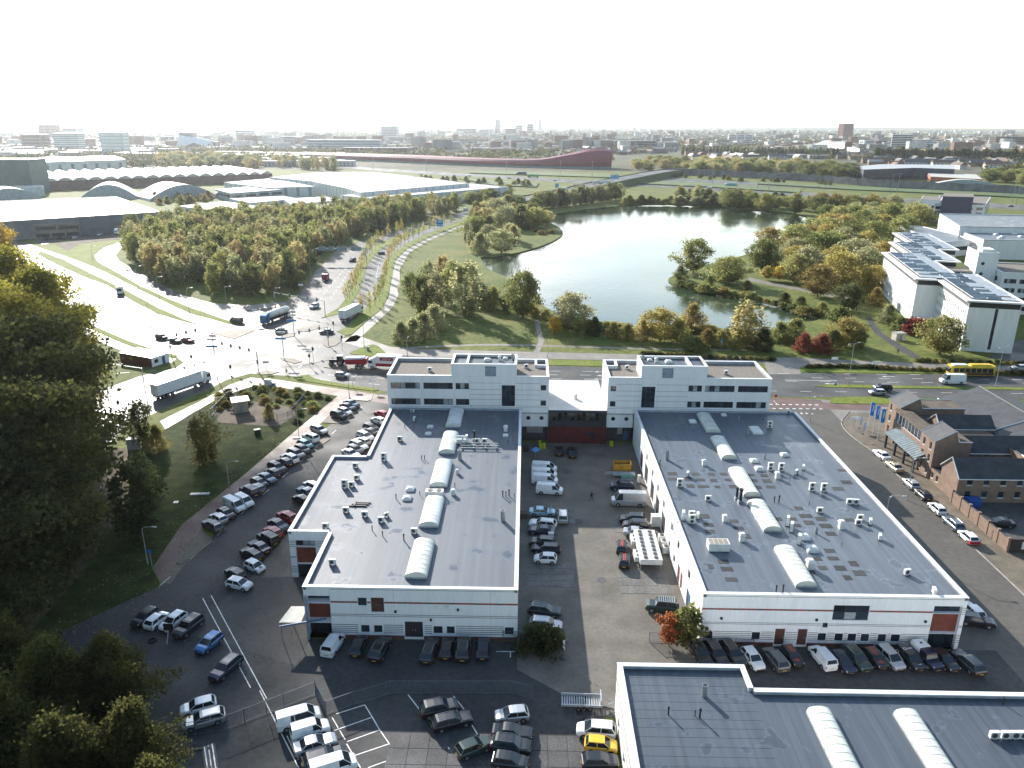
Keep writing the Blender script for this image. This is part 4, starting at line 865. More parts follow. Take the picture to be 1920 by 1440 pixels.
_n = cg.node_tree; _b = _n.nodes['Principled BSDF']; _tr = _n.nodes.new('ShaderNodeBsdfTransparent'); _mx = _n.nodes.new('ShaderNodeMixShader'); _mx.inputs[0].default_value = .25
_b.inputs['Base Color'].default_value = (.02, .025, .03, 1); _b.inputs['Roughness'].default_value = .04; _tr.inputs['Color'].default_value = (.75, .8, .8, 1)
_n.links.new(_tr.outputs[0], _mx.inputs[1]); _n.links.new(_b.outputs[0], _mx.inputs[2]); _n.links.new(_mx.outputs[0], _n.nodes['Material Output'].inputs[0])
MATS['clear_glass'] = cg

wall(lk, FL, 3.85, 7.1, [dict(x=(.15, 12.15), z=(3.95, 5.0), n=7, gm=M('slate_panel', (.035, .04, .045), .4)), dict(x=(.15, 12.15), z=(5.1, 7.02), n=9, r=2, gm=cg)], frame_m)
FB = Face(17.45, 173, -12.3, 0)
wall(lk, FB, 0, 7.3, [dict(x=(.4, 11.9), z=(3.6, 6.9), n=8, r=2, gm=cg), dict(x=(3.5, 8.8), z=(.1, 3.0), n=4, gm=cg)], white_m)
MB().box(5.2, 17.4, 152.8, 172.7, 3.4, 3.6).build('floor', M('link_floor', (.2, .19, .17), .4), lk)
for x in (5.16, 17.24): MB().box(x, x + .2, 152.75, 172.7, 0, 7.25).build('side_wall', white2_m, lk)
for k in range(8): MB().box(6.2 + k * 1.35, 6.9 + k * 1.35, 155.5 + (k % 3) * 2.4, 156.2 + (k % 3) * 2.4, 3.6, 4.5 + .2 * (k % 2)).build('desk', ddoor_m, lk)
vent('cowl', 11.3, 160, 7.5, 'the pale roof of the glazed link', 'vents on the office blocks', 1.0)

# ================================================================== near shed, bottom right
BR = [(10.7, 25), (90, 25), (90, 69.0), (25.2, 69.0), (25.2, 72.8), (10.9, 72.8)]
BT, BP = 6.5, 7.0
sh3 = thing('white_shed', 'near white shed with ribbed grey roof and two cream vaults, cut off by the frame', 'warehouse')
MB().sheet(BR, BT).build('roof', roofD_m, sh3)
pi = MB()
for i in range(6):
 a, b = BR[i], BR[(i + 1) % 6]; F = Face(a[0], a[1], b[0] - a[0], b[1] - a[1]); F.box(pi, 0, F.L, -.42, -.08, BT - .05, BP - .1)
 wall(sh3, F, 0, BP - .12, [W(k, k + 1.4, .9, 2.2) for k in range(3, int(F.L) - 3, 5)] if F.L > 10 else [], white_m)
 stripes(sh3, F, 0, F.L, (4.9,), .25, redstripe_m, 'red_stripe'); stripes(sh3, F, 0, F.L, (3.3, 3.1), .06)
pi.build('parapet', MATS['parapet_upstand'], sh3); coping(sh3, BR, .55, BP - .12, BP, coping_m, seg=5)
rbm = MB()
for y in np.arange(26, 72, 1.25): rbm.box(11.3, 25.0, y - .03, y + .03, BT, BT + .012)
for x in np.arange(26, 89, 1.05): rbm.box(x - .03, x + .03, 25.5, 68.5, BT, BT + .012)
rbm.build('roof_seam', roofD_m, sh3)
for x, y1 in ((31.2, 66.0), (40.2, 65.9)): vault(sh3, x, 48, y1, 2.5, .75, BT, glazc_m)
for px, py, k, s in ((1320, 1305, 'pipe', .8), (1253, 1340, 'stub', 1.2), (1303, 1342, 'stub', .8), (1312, 1346, 'stub', 1.4), (1880, 1320, 'stub', 1), (1340, 1262, 'stub', .5)):
 x, y = G(px, py, BT); vent(k, x, y, BT, 'the near ribbed shed roof', 'vents on the near shed', s)
for px in (1863, 1884, 1903, 1918): x, y = G(px, 1385, BT); ac('single', x, y, BT, 0, 'the near shed roof at the frame edge', 'air conditioners on the near shed')
# ================================================================== brick office on the east street
brick_m = M('tan_brick', (0.20, 0.135, 0.10), 0.85, 0.14, 1.0, col2=(0.25, 0.175, 0.13), bump=0.25, bscale=7)
tile_m = M('dark_roof_tile', (0.036, 0.038, 0.042), 0.6, 0.2, 0.6, col2=(0.06, 0.062, 0.066), bump=0.35, bscale=5, spec=0.4)
bgrav_m = M('brown_gravel', (0.085, 0.066, 0.05), 0.95, 0.3, 0.6, col2=(0.13, 0.105, 0.08), bump=0.6, bscale=4)
blueblind_m = M('blue_blind', (0.03, 0.14, 0.42), 0.6, 0.1, 1)
bo = thing('brick_office', 'tan brick office with dark gabled roofs and glass canopy, east street', 'building')
def gable_x(par, x0, x1, y0, y1, ze, zr, ops_s=(), wname='wall', ry=None):
 """wing with its ridge along x"""
 ym = (y0 + y1) / 2 if ry is None else ry
 for F, o in ((Face(x0, y0, x1 - x0, 0), ops_s), (Face(x1, y1, x0 - x1, 0), ())): wall(par, F, 0, ze, o, brick_m)
 g = MB()
 for x, rv in ((x0, 1), (x1, 0)):
  v = [(x, y0, 0), (x, y1, 0), (x, y1, ze), (x, ym, zr), (x, y0, ze)]; MB().add(v, [tuple(range(5)) if not rv else (4, 3, 2, 1, 0)]).build('gable_wall', brick_m, par)
 s, n = MB(), MB()
 s.add([(x0 - .1, y0 - .25, ze - .15), (x1 + .1, y0 - .25, ze - .15), (x1 + .1, ym, zr + .08), (x0 - .1, ym, zr + .08)], [(0, 1, 2, 3)]); s.build('roof_slope', tile_m, par)
 n.add([(x0 - .1, ym, zr + .08), (x1 + .1, ym, zr + .08), (x1 + .1, y1 + .25, ze - .15), (x0 - .1, y1 + .25, ze - .15)], [(0, 1, 2, 3)]); n.build('roof_slope', tile_m, par)
 for x in (x0 - .16,):
  t_ = MB().tube([(x, y0 - .3, ze - .15), (x, ym, zr + .12), (x, y1 + .3, ze - .15)], .13, 4); t_.build('barge_board', wframe_m, par)
 MB().box(x0, x1, y0 - .36, y0 - .24, ze - .25, ze - .12).build('gutter', wframe_m, par)
def unit_y(par, x0, y0, y1, dep, ze, zr, back):
 """house front: slope down to the west, ridge along y, flat roof behind"""
 xr = x0 + dep
 fo = [dict(x=(a, a + .85), z=(c, c + 1.5), n=1, fm=wframe_m, sill=wframe_m) for a in (.9, y1 - y0 - 1.8) for c in (.7, 3.2, 5.7)]
 wall(par, Face(x0, y1, 0, y0 - y1), 0, ze, fo, brick_m)
 for y, rv in ((y0, 0), (y1, 1)):
  v = [(x0, y, 0), (x0 + back, y, 0), (x0 + back, y, ze - .2), (xr + .9, y, ze - .2), (xr, y, zr), (x0, y, ze)]
  MB().add(v, [tuple(range(6)) if not rv else (5, 4, 3, 2, 1, 0)]).build('wall', brick_m, par)
  yy = y - .1 if not rv else y + .1
  MB().tube([(x0 - .2, yy, ze - .05), (xr, yy, zr + .1), (xr + .9, yy, ze - .15), (x0 + back, yy, ze - .15)], .12, 4).build('barge_board', wframe_m, par)
 MB().add([(x0 - .25, y0 - .1, ze - .1), (xr, y0 - .1, zr + .06), (xr, y1 + .1, zr + .06), (x0 - .25, y1 + .1, ze - .1)], [(0, 1, 2, 3)]).build('roof_slope', tile_m, par)
 MB().add([(xr, y0 - .1, zr + .06), (xr + .95, y0 - .1, ze - .2), (xr + .95, y1 + .1, ze - .2), (xr, y1 + .1, zr + .06)], [(0, 1, 2, 3)]).build('roof_slope', tile_m, par)
 MB().box(xr + .9, x0 + back, y0 + .1, y1 - .1, ze - .35, ze - .2).build('flat_roof', bgrav_m, par)
unit_y(bo, 80.6, 155.4, 161.0, 3.6, 8.0, 10.0, 13.5)
unit_y(bo, 78.6, 136.9, 142.1, 3.6, 8.0, 10.0, 7.0)
sw = [dict(x=(a, a + 1.15), z=z, n=1, fm=wframe_m, sill=wframe_m) for a in (1.6, 4.6, 7.6, 10.6) for z in ((3.35, 4.55), (.9, 2.2))]
for q in sw:
 if q['z'][0] < 2: q['gm'] = blueblind_m if rnd.random() < .35 else glass_m
gable_x(bo, 78.6, 92.5, 127.4, 133.2, 4.85, 7.5, [o for o in sw])
gable_x(bo, 83.6, 98.0, 138.2, 143.6, 5.2, 7.6, [dict(x=(a, a + 1.2), z=(3.5, 4.8), n=1, fm=wframe_m, sill=wframe_m) for a in (1.8, 5.6, 9.4)])
gable_x(bo, 85.0, 96.0, 147.2, 152.0, 6.6, 8.6)
wall(bo, Face(78.7, 136.9, 0, -3.7), 0, 2.6, [dict(x=(a, a + .8), z=(.7, 1.9), n=1, fm=wframe_m, sill=wframe_m) for a in (.5, 2.2)], brick_m)
MB().box(78.8, 84, 133.3, 136.9, 2.4, 2.6).build('flat_roof', tile_m, bo)
MB().box(82, 94, 142.2, 155.3, 6.1, 6.3).build('flat_roof', bgrav_m, bo)
MB().box(85.6, 95, 133.4, 138.1, 4.4, 4.6).build('flat_roof', bgrav_m, bo)
wall(bo, Face(79.4, 155.3, 0, -13.1), 0, 7.5, [dict(x=(.4, 12.7), z=(5.0, 7.2), n=9, fm=wframe_m), dict(x=(1, 12), z=(.1, 3.0), n=6)], brick_m)
MB().box(79.2, 82.2, 142.15, 155.35, 7.5, 7.7).build('flat_roof', bgrav_m, bo)
wall(bo, Face(82, 155.3, 12, 0), 0, 6, (), brick_m); wall(bo, Face(94, 133, 0, 22), 0, 6.1, (), brick_m)
cz = MB().add([(76.6, 139.6, 3.2), (79.3, 139.6, 4.3), (79.3, 153, 4.3), (76.6, 153, 3.2)], [(0, 1, 2, 3)]).add([(76.6, 139.6, 3.12), (79.3, 139.6, 4.22), (79.3, 153, 4.22), (76.6, 153, 3.12)], [(3, 2, 1, 0)])
co = cz.build('canopy', M('canopy_glass', (.22, .25, .25), .25, .1, 1, spec=.6), bo)
rb = MB()
for k in range(17): rb.tube([(76.55, 139.7 + k * .83, 3.25), (79.3, 139.7 + k * .83, 4.36)], .05, 4)
rb.build('rafter', wframe_m, co)
for y in (140.2, 144.2, 148.2, 152.4): MB().box(76.8, 77.2, y - .2, y + .2, 0, 3.2).build('column', frame_m, bo)
MB().tube([(77, 139.8, 3.05), (77, 152.8, 3.05)], .14, 6).build('beam', frame_m, bo)
dm = MB().box(93, 96.5, 128.2, 128.5, 4.4, 6.6); dm.build('dormer', wframe_m, bo)
for k in range(3): MB().box(93.3 + k * 1.05, 94.1 + k * 1.05, 128.1, 128.19, 4.7, 6.3).build('dormer_window', glass_m, bo)
eb = thing('brick_annex', 'long low brick annex with dark ridge roof behind the brick office', 'building')
wall(eb, Face(95.5, 168, 0, -38), 0, 5.5, [dict(x=(a, a + 1.6), z=(2.6, 4.0), n=2, fm=wframe_m) for a in range(2, 34, 4)], brick_m); wall(eb, Face(95.5, 130, 18, 0), 0, 5.5, (), brick_m); wall(eb, Face(113.5, 130, 0, 38), 0, 5.5, (), brick_m)
for (x0, x1, za, zb) in ((95.2, 104, 5.5, 8.6), (104, 113.8, 8.6, 5.5)):
 MB().add([(x0, 129.7, za), (x1, 129.7, zb), (x1, 168.3, zb), (x0, 168.3, za)], [(0, 1, 2, 3)]).build('roof_slope', tile_m, eb)
MB().add([(95.5, 130, 5.5), (113.5, 130, 5.5), (104, 130, 8.5)], [(0, 1, 2)]).build('gable_wall', brick_m, eb)
MB().add([(113.5, 168, 5.5), (95.5, 168, 5.5), (104, 168, 8.5)], [(0, 1, 2)]).build('gable_wall', brick_m, eb)
MB().tube([(95.2, 129.7, 5.5), (95.2, 168.3, 5.5)], .14, 4).build('gutter', wframe_m, eb); MB().tube([(95.2, 148, 5.6), (104, 148, 8.7)], .16, 4).build('fire_wall_cap', wframe_m, eb); MB().tube([(104, 129.7, 8.65), (104, 168.3, 8.65)], .14, 4).build('ridge', tile_m, eb)
# garden wall with piers
bw = thing('brick_wall', 'tan brick garden wall with piers beside the parked cars', 'wall')
for k in range(6):
 y = 110.2 + k * 2.85
 MB().box(77.9, 78.12, y + .2, y + 2.65, 0, 2.3).build('wall_panel', brick_m, bw); MB().box(77.88, 78.14, y + .2, y + 2.65, 2.3, 2.38).build('coping', tile_m, bw)
for k in range(7): y = 110.2 + k * 2.85; MB().box(77.82, 78.2, y - .2, y + .2, 0, 2.5).box(77.77, 78.25, y - .25, y + .25, 2.5, 2.6).build('pier', brick_m, bw)
gw = thing('brick_wall', 'short dark wall carrying a white sign board at the yard gate', 'wall')
MB().box(78.3, 86, 109.9, 110.1, 0, 2.4).build('wall_panel', M('dark_brick', (.05, .035, .03), .85), gw)
sgn = MB().box(80.0, 84.5, 109.78, 109.88, .7, 2.0).build('sign_board', wframe_m, gw)
def text(parent, s, loc, size, mat, rot=(math.pi / 2, 0, 0), ext=.01, name='lettering', align='CENTER'):
 """flat lettering as mesh"""
 cu = bpy.data.curves.new('txt', 'FONT'); cu.body = s; cu.size = size; cu.extrude = ext; cu.align_x = align; cu.align_y = 'CENTER'
 to = bpy.data.objects.new('txt', cu); C.objects.link(to)
 dg = bpy.context.evaluated_depsgraph_get(); me = bpy.data.meshes.new_from_object(to.evaluated_get(dg))
 bpy.data.objects.remove(to); bpy.data.curves.remove(cu); me.materials.clear(); me.materials.append(mat)
 o = bpy.data.objects.new(name, me); C.objects.link(o); o.parent = parent; o.location = loc; o.rotation_euler = rot; return o

# ================================================================== white office with staggered roofs, right
OX, OY, OA = 133.06, 228.41, -0.232
dkband_m = M('charcoal_band', (0.018, 0.017, 0.02), 0.5, 0.1, 1)
solar_m = M('roof_glass_panel', (0.13, 0.17, 0.185), 0.25, 0.15, 0.8, spec=0.6, objrand=.3)
wo_ = thing('white_office', 'white office with four staggered roofs of glass panels by the lake wood', 'office', (OX, OY, 0), OA)
def wing(u0, u1, v0, v1, h=13.6, rows=4, glazed_front=False):
 gr = [(1.3 + r * 3.05, 2.75 + r * 3.05) for r in range(rows)]
 def rowops(L): return [dict(x=(a, a + .8), z=z, n=1) for z in gr for a in np.arange(1.4, L - 1.6, 1.75)]
 for (a, b, ops) in (((u0, v1), (u0, v0), 'row'), ((u0, v0), (u1, v0), 'slot'), ((u1, v0), (u1, v1), 'row'), ((u1, v1), (u0, v1), '')):
  F = Face(a[0], a[1], b[0] - a[0], b[1] - a[1])
  o = rowops(F.L) if ops == 'row' else ([dict(x=(F.L * .52, F.L * .52 + .9), z=(.8, h - 1.9), n=1, r=6, th=.4)] if ops == 'slot' else [])
  wall(wo_, F, 0, h - 1.8, [] if False else o, white2_m)
  bnd = MB(); F.box(bnd, 0, F.L, -.25, -.02, h - 1.8, h); bnd.build('top_band', dkband_m if ops == 'slot' else alu_m, wo_)
  if ops == 'row':
   c = MB()
   for a_ in np.arange(.4, F.L - .5, 1.1): F.box(c, a_, a_ + .45, -.02, .03, h - 1.75, h - .1)
   c.each('band_mullion', dkband_m, wo_)
 e = 1.1
 rf = MB().box(u0 - e, u1 + e, v0 - e, v1 + e, h, h + .45).build('roof', white2_m, wo_)
 MB().box(u0 + .6, u1 - .6, v0 + .8, v1 - .8, h + .45, h + .5).build('roof_deck', gravel_m, wo_)
 nx = 3; pw = (u1 - u0 - 2.0) / nx; ny = int((v1 - v0 - 3) / 2.2)
 pm_ = MB().add([(-pw / 2 + .12, -.9, .15), (pw / 2 - .12, -.9, .15), (pw / 2 - .12, .75, .75), (-pw / 2 + .12, .75, .75)], [(0, 1, 2, 3)]).box(-pw / 2 + .12, pw / 2 - .12, .76, .8, 0, .78).mesh('roof_panel', [solar_m]); pw_ = pm_.copy(); pw_.materials[0] = wframe_m
 for i in range(nx):
  for j in range(ny):
   if rnd.random() < .12: continue
   inst('roof_panel', pm_ if i < 2 and rnd.random() < .8 else pw_, rf, (u0 + 1.0 + (i + .5) * pw, v0 + 2 + j * 2.2, h + .5))
 tr = MB()
 for i in range(nx + 1): tr.box(u0 + 1 + i * pw - .06, u0 + 1 + i * pw + .06, v0 + 1, v1 - 1, h + .9, h + 1.02)
 tr.each('roof_truss', wframe_m, wo_)
wing(0, 14, 0, 46, 15.3); wing(-7, 7, 33.5, 91, 15.3); wing(1.8, 16, 75.5, 124, 15.3); wing(9.8, 24, 108, 158, 15.3)
pb = MB().box(-5.5, 0, 31, 33.3, 0, 2.6).build('entrance_porch', white2_m, wo_); MB().box(-4.8, -1.5, 30.9, 30.98, .3, 2.0).build('red_panel', M('red_sign', (.32, .03, .03), .5), wo_)
def sbld(name, label, u0, u1, v0, v1, h, nrow, cat='building'):
 t = thing(name, label, cat, (OX, OY, 0), OA)
 for a, b in (((u0, v0), (u1, v0)), ((u1, v0), (u1, v1)), ((u1, v1), (u0, v1)), ((u0, v1), (u0, v0))):
  F = Face(a[0], a[1], b[0] - a[0], b[1] - a[1])
  o = [dict(x=(x, x + 4.0), z=(1.3 + r * 3.3, 2.9 + r * 3.3), n=4, blind=.2) for r in range(nrow) for x in np.arange(1, F.L - 4.2, 5)] if nrow else []
  wall(t, F, 0, h, o, white2_m)
 MB().box(u0 + .3, u1 - .3, v0 + .3, v1 - .3, h - .4, h - .3).build('roof', gravel_m, t); coping(t, [(u0, v0), (u1, v0), (u1, v1), (u0, v1)], .4, h, h + .15, coping_m, seg=8); return t
tw = sbld('stair_tower', 'white stair tower with two portholes beside the white office', 19.3, 26.2, 64, 78, 21, 0, 'tower')
for z in (17.0, 13.2):
 v = [(21.3 + .6 * math.cos(2 * math.pi * k / 16), 63.97, z + .6 * math.sin(2 * math.pi * k / 16)) for k in range(16)]
 MB().add(v, [tuple(range(16))]).build('porthole', glass_m, tw)
MB().box(21, 25, 66, 72, 20.7, 22).build('roof_hatch', coping_m, tw)
sbld('white_office', 'lower white office wing with window bands right of the stair tower', 26.4, 62, 58, 82, 15.0, 4, 'office')
t = thing('glass_link', 'dark glazed bridge joining the white office and stair tower', 'building', (OX, OY, 0), OA)
wall(t, Face(12, 66, 7.2, 0), 0, 13.5, [dict(x=(.3, 6.9), z=(.4, 13.2), n=4, r=4, fm=wframe_m)], white2_m); MB().box(12, 19.2, 66, 74, 13.4, 13.6).build('roof', gravel_m, t)
sh_ = thing('hut', 'small cream service hut on the lawn beside the path', 'hut', (*G(1684, 637), 0), .2)
MB().box(-1.7, 1.7, -1.2, 1.2, 0, 2.3).build('wall', M('cream_render', (.55, .50, .42), .8), sh_); MB().box(-1.8, 1.8, -1.3, 1.3, 2.3, 2.45).build('roof', kerb_m, sh_); MB().box(-.5, .5, -1.24, -1.2, .1, 2.0).build('door', galv_m, sh_)

# ================================================================== buildings laid out by their roof outline
def outline(name, label, pix, z, wm, rm, cat='building', par=.0, group=None, bands=(), parapet_m=None):
 """prism building from a surveyed roof outline at height z; each wall is a part, bands of windows are parts"""
 P_ = GP(pix, z); n = len(P_)
 a = sum(P_[i][0] * P_[(i + 1) % n][1] - P_[(i + 1) % n][0] * P_[i][1] for i in range(n))
 if a < 0: P_ = P_[::-1]
 cx, cy = sum(p[0] for p in P_) / n, sum(p[1] for p in P_) / n
 t = thing(name, label, cat, (cx, cy, 0), 0, group); P_ = [(p[0] - cx, p[1] - cy) for p in P_]
 MB().sheet(P_, z - par).build('roof', rm, t)
 for i in range(n):
  q, r = P_[i], P_[(i + 1) % n]; F = Face(q[0], q[1], r[0] - q[0], r[1] - q[1]); w_ = MB(); F.quad(w_, 0, F.L, 0, 0, z); wo2 = w_.build('wall', wm, t)
  for (za, zb, seg, gap, bm_) in bands:
   k = max(1, int(F.L / seg))
   for j in range(k):
    b_ = MB(); F.box(b_, F.L * j / k + gap / 2, F.L * (j + 1) / k - gap / 2, .01, .06, za, zb); b_.build('window', bm_, wo2)
  if par: p_ = MB(); F.box(p_, 0, F.L, -.4, .0, z - par, z + .004); p_.build('parapet', parapet_m or coping_m, t)
 return t

def based(name, label, xl, xr, yb, yt, dep, wm, rm, cat='building', bands=(), rz=0.0, skew=0.0):
 """far block from its foot line (pixel row yb), width xl..xr and the pixel row of its top; bands are (first, last share of height, count, piece length, gap, material)"""
 (x0, y0), (x1, y1) = G(xl, yb), G(xr, yb)
 v = _f * FPX + _r * ((xl + xr) / 2 - 960) + _d * (yt - 720); h = CAM_H + v.z * ((y0 + y1) / 2 / v.y)
 t = thing(name, label, cat, ((x0 + x1) / 2, (y0 + y1) / 2, 0), rz); w_ = abs(x1 - x0)
 P_ = [(-w_ / 2, 0), (w_ / 2, 0), (w_ / 2 + skew, dep), (-w_ / 2 + skew, dep)]
 MB().sheet(P_, h).build('roof', rm, t)
 for i in range(4):
  q, r = P_[i], P_[(i + 1) % 4]; F = Face(q[0], q[1], r[0] - q[0], r[1] - q[1]); m_ = MB(); F.quad(m_, 0, F.L, 0, 0, h); wo2 = m_.build('wall', wm, t)
  if i == 2: continue
  for (a, b, n, seg, gap, bm_) in bands:
   k = max(1, min(12, int(F.L / seg)))
   for z in range(n):
    z0 = h * (a + (b - a) * z / n); z1 = z0 + h * (b - a) / n * .55
    for j in range(k): b_ = MB(); F.box(b_, F.L * j / k + gap / 2, F.L * (j + 1) / k - gap / 2, .02, .15, z0, z1); b_.build('window', bm_, wo2)
 return t
greyw_m = M('grey_cladding', (0.16, 0.165, 0.175), 0.6, 0.1, 0.3)
brownw_m = M('brown_brick_far', (0.14, 0.085, 0.07), 0.85, 0.15, 0.2)
whitew_m = M('white_cladding_far', (0.62, 0.63, 0.63), 0.6, 0.06, 0.1)
tan_m = M('tan_roof_sheet', (0.40, 0.345, 0.27), 0.6, 0.1, 0.05)
teal2_m = M('slate_green_cladding', (0.075, 0.125, 0.135), 0.6, 0.08, 0.2)
hall1 = outline('distribution_hall', 'huge flat-roofed grey distribution hall beyond the wet junction', [(58, 411.7), (300, 396.7), (216.7, 368.3), (-70, 379), (-110, 422)], 11, greyw_m, roofW_m, 'warehouse', .5)
outline('office_annex', 'tan boxed office annex on the front of the grey hall', [(62, 421.5), (148, 417.5), (144, 411), (66, 414.5)], 8, M('tan_panel', (.22, .185, .15), .7), roofW_m, 'building', .3, None, [(4.6, 6.6, 9, 1.2, glass_m), (.5, 2.6, 6, .8, glass_m)])
for px in (181, 199, 217):
 x, y = G(px, 435); q = thing('loading_dock', 'dark loading dock door on the grey hall', 'dock door', (x, y + 1.5, 0), .06, 'loading dock doors'); MB().box(-3, 3, -.6, .4, 0, 5).build('shelter', black_m, q); MB().box(-2.2, 2.2, -.7, -.61, .6, 4.2).build('door_leaf', redbrick_m, q)
based('tower_hall', 'tall windowless slate-green hall at the left frame edge', -120, 66, 363, 299, 30, teal2_m, roofW_m, 'warehouse', (), .05)
outline('low_hall', 'pale base building under the slate-green hall', [(-120, 357), (82, 350), (80, 347), (-120, 353)], 8.5, M('pale_teal', (.42, .5, .5), .6), roofW_m, 'warehouse')
def arch_hall(label, pa, pb, rise, dep, eave=3.0, group=None):
 """barrel roofed hall whose gable end runs between two ground points"""
 a, b = G(*pa), G(*pb); t = thing('arched_hall', label, 'warehouse', (a[0], a[1], 0), math.atan2(b[1] - a[1], b[0] - a[0]), group); L_ = math.hypot(b[0] - a[0], b[1] - a[1]); n = 16
 Q = [(L_ * i / n, eave + rise * math.sin(math.pi * i / n)) for i in range(n + 1)]; r_ = MB()
 for i in range(n): r_.add([(Q[i][0], 0, Q[i][1]), (Q[i + 1][0], 0, Q[i + 1][1]), (Q[i + 1][0], dep, Q[i + 1][1]), (Q[i][0], dep, Q[i][1])], [(0, 1, 2, 3)])
 r_.build('roof', M('cream_vault', (.50, .47, .40), .5, .08, .1), t)
 MB().add([(0, .05, 0)] + [(q[0], .05, q[1] - .02) for q in Q] + [(L_, .05, 0)], [tuple(range(n + 2, -1, -1))]).build('gable_wall', M('blue_grey_wall', (.30, .35, .38), .7), t)
 MB().box(0, .1, 0, dep, 0, eave).build('wall', whitew_m, t); MB().box(L_ - .1, L_, 0, dep, 0, eave).build('wall', whitew_m, t); return t
arch_hall('cream arched hall nearest the slate-green tower hall', (150, 376), (258, 373), 11, 40, 2)
arch_hall('wide cream arched hall with blue-grey gable among the sheds', (282, 378), (408, 371), 11, 45, 2)
arch_hall('low cream arched hall behind the grey distribution hall', (-40, 378), (78, 372), 8, 40, 2)
# long hall with a row of barrel roofs
bl = thing('barrel_roof_hall', 'very long brick hall with a row of white barrel roofs', 'warehouse', (0, 0, 0))
A_, B_ = Vector(G(82, 358)), Vector(G(512, 341)); dirv = (B_ - A_); Lb = dirv.length; dirv.normalize(); nrm = Vector((-dirv.y, dirv.x)); nb = 17
fw = MB()
F = Face(A_.x, A_.y, dirv.x * Lb, dirv.y * Lb); F.quad(fw, 0, Lb, 0, 0, 9); fw.build('wall', brownw_m, bl)
for k in range(nb):
 x0, x1 = Lb * k / nb, Lb * (k + 1) / nb; r_ = MB(); n = 8
 Q = [(x0 + (x1 - x0) * i / n, 9 + 3.2 * math.sin(math.pi * i / n)) for i in range(n + 1)]
 for i in range(n): r_.add([F.P(Q[i][0], 0, Q[i][1]), F.P(Q[i + 1][0], 0, Q[i + 1][1]), F.P(Q[i + 1][0], -150, Q[i + 1][1]), F.P(Q[i][0], -150, Q[i][1])], [(0, 1, 2, 3)])
 r_.add([F.P(q[0], 0, q[1]) for q in Q], [tuple(range(n, -1, -1))])
 r_.build('barrel_roof', roofW_m, bl)
wb = [(0, 0)]
def striped(name, label, pix, z, n_=1, rm=roofW_m):
 t = outline(name, label, pix, z, whitew_m, rm, 'warehouse', .3, None, [(.5, z - .6, 9, 8.2, M('steel_stripe', (.25, .28, .30), .5))]); return t
striped('striped_shed', 'long low white shed with dark strip along the junction road', [(637, 365.6), (693.5, 372), (953.8, 350), (880, 343.5)], 9)
striped('striped_shed', 'tall white striped shed with tan and white roof', [(585, 340), (647.5, 352.5), (676, 361), (880, 343.5), (783, 331)], 12, rm=tan_m)
striped('striped_shed', 'white flat shed before the row of barrel roofs', [(420, 341.5), (500, 351.5), (592, 349.5), (508, 334)], 9)
striped('striped_shed', 'broad pale shed behind the tan roofed one', [(505, 332), (600, 341), (783, 331), (700, 322), (600, 322)], 11)
outline('grey_office', 'grey-blue low office with green corner among the sheds', [(403, 354.5), (432, 362), (530, 355), (470, 349)], 8, M('greyblue_clad', (.30, .36, .38), .6), roofW_m, 'building', .3, None, [(4, 6, 12, 3, glass_m)])
outline('workshop', 'dark workshop with white window frames just behind the poplar wood', [(446, 393), (520, 386.5), (497, 383.5), (420, 388)], 6, greyw_m, roofW_m, 'building', .2, None, [(1.5, 4.6, 13, 3, wframe_m), (1.9, 4.2, 13, 4.5, glass_m)])
for i, (pix, z, lab) in enumerate(([(340, 384), (420, 391), (470, 384), (420, 378)], 5, 'flat white shed roof behind the poplar wood'), ) if False else enumerate([
  ([(335, 386), (390, 393), (470, 384), (420, 377)], 5, 'flat white workshop roof left behind the poplar wood'), ([(430, 372), (470, 380), (560, 372), (530, 367)], 5, 'pale shed with wide roof behind the dark workshop'),
  ([(530, 372), (545, 383), (640, 375), (610, 368)], 6, 'blue-grey flat shed with skylights behind the wood'), ([(560, 388), (580, 393), (640, 384), (620, 380)], 5, 'long low pale shed at the wood edge')]):
 outline('low_shed', lab, pix, z, whitew_m if i != 2 else M('bluegrey_shed', (.25, .32, .38), .6), roofW_m, 'warehouse', .3, None, [(1, 3, 8, 3, glass_m)])
outline('white_long_shed', 'long white shed with column bays behind the slate-green hall', [(74, 304), (235, 299), (215, 292), (74, 295)], 14, whitew_m, roofW_m, 'warehouse', 0, None, [(1, 10, 16, 12, greyw_m)])
# flat halls beyond the white office
hg = outline('exhibition_hall', 'big white flat hall with rooflights behind the white office', [(1776, 424), (1845, 449), (2180, 456), (2180, 430)], 10, white2_m, roofR_m, 'warehouse', .5)
outline('exhibition_hall', 'higher white flat hall behind the rooflight hall', [(1762, 400), (1800, 424), (2180, 430), (2180, 407)], 13, white2_m, roofR_m, 'warehouse', .6)
outline('low_shed', 'low flat white building between lake wood and rooflight hall', [(1684, 422), (1730, 424), (1800, 441), (1820, 450), (1760, 455), (1720, 437)], 8, white2_m, roofR_m, 'building', .4, None, [(3, 5, 9, 2, glass_m)])
for zx, zy in ((1100, 610), (1310, 600), (1400, 622), (1455, 665), (1560, 690), (1640, 720), (1620, 610), (1705, 645), (1790, 680), (1880, 715), (1480, 650), (1610, 735), (1905, 640)):
 px, py = zpx(zx, zy, 1640, 340, 6.857); x, y = G(px, py, 9.5); v = vent('dome', x, y, 9.5, 'the big hall behind the white office', 'rooflights on the big hall', 1.9)
dw = outline('grey_white_office', 'small office of white and dark blocks by the motorway', [(1752, 381), (1848, 384), (1858, 369), (1762, 366)], 13, white2_m, gravel_m, 'office', .3, None, [(2, 4, 5.5, 2.5, glass_m), (5.5, 7.5, 5.5, 2.5, glass_m), (9, 11, 5.5, 2.5, glass_m)])
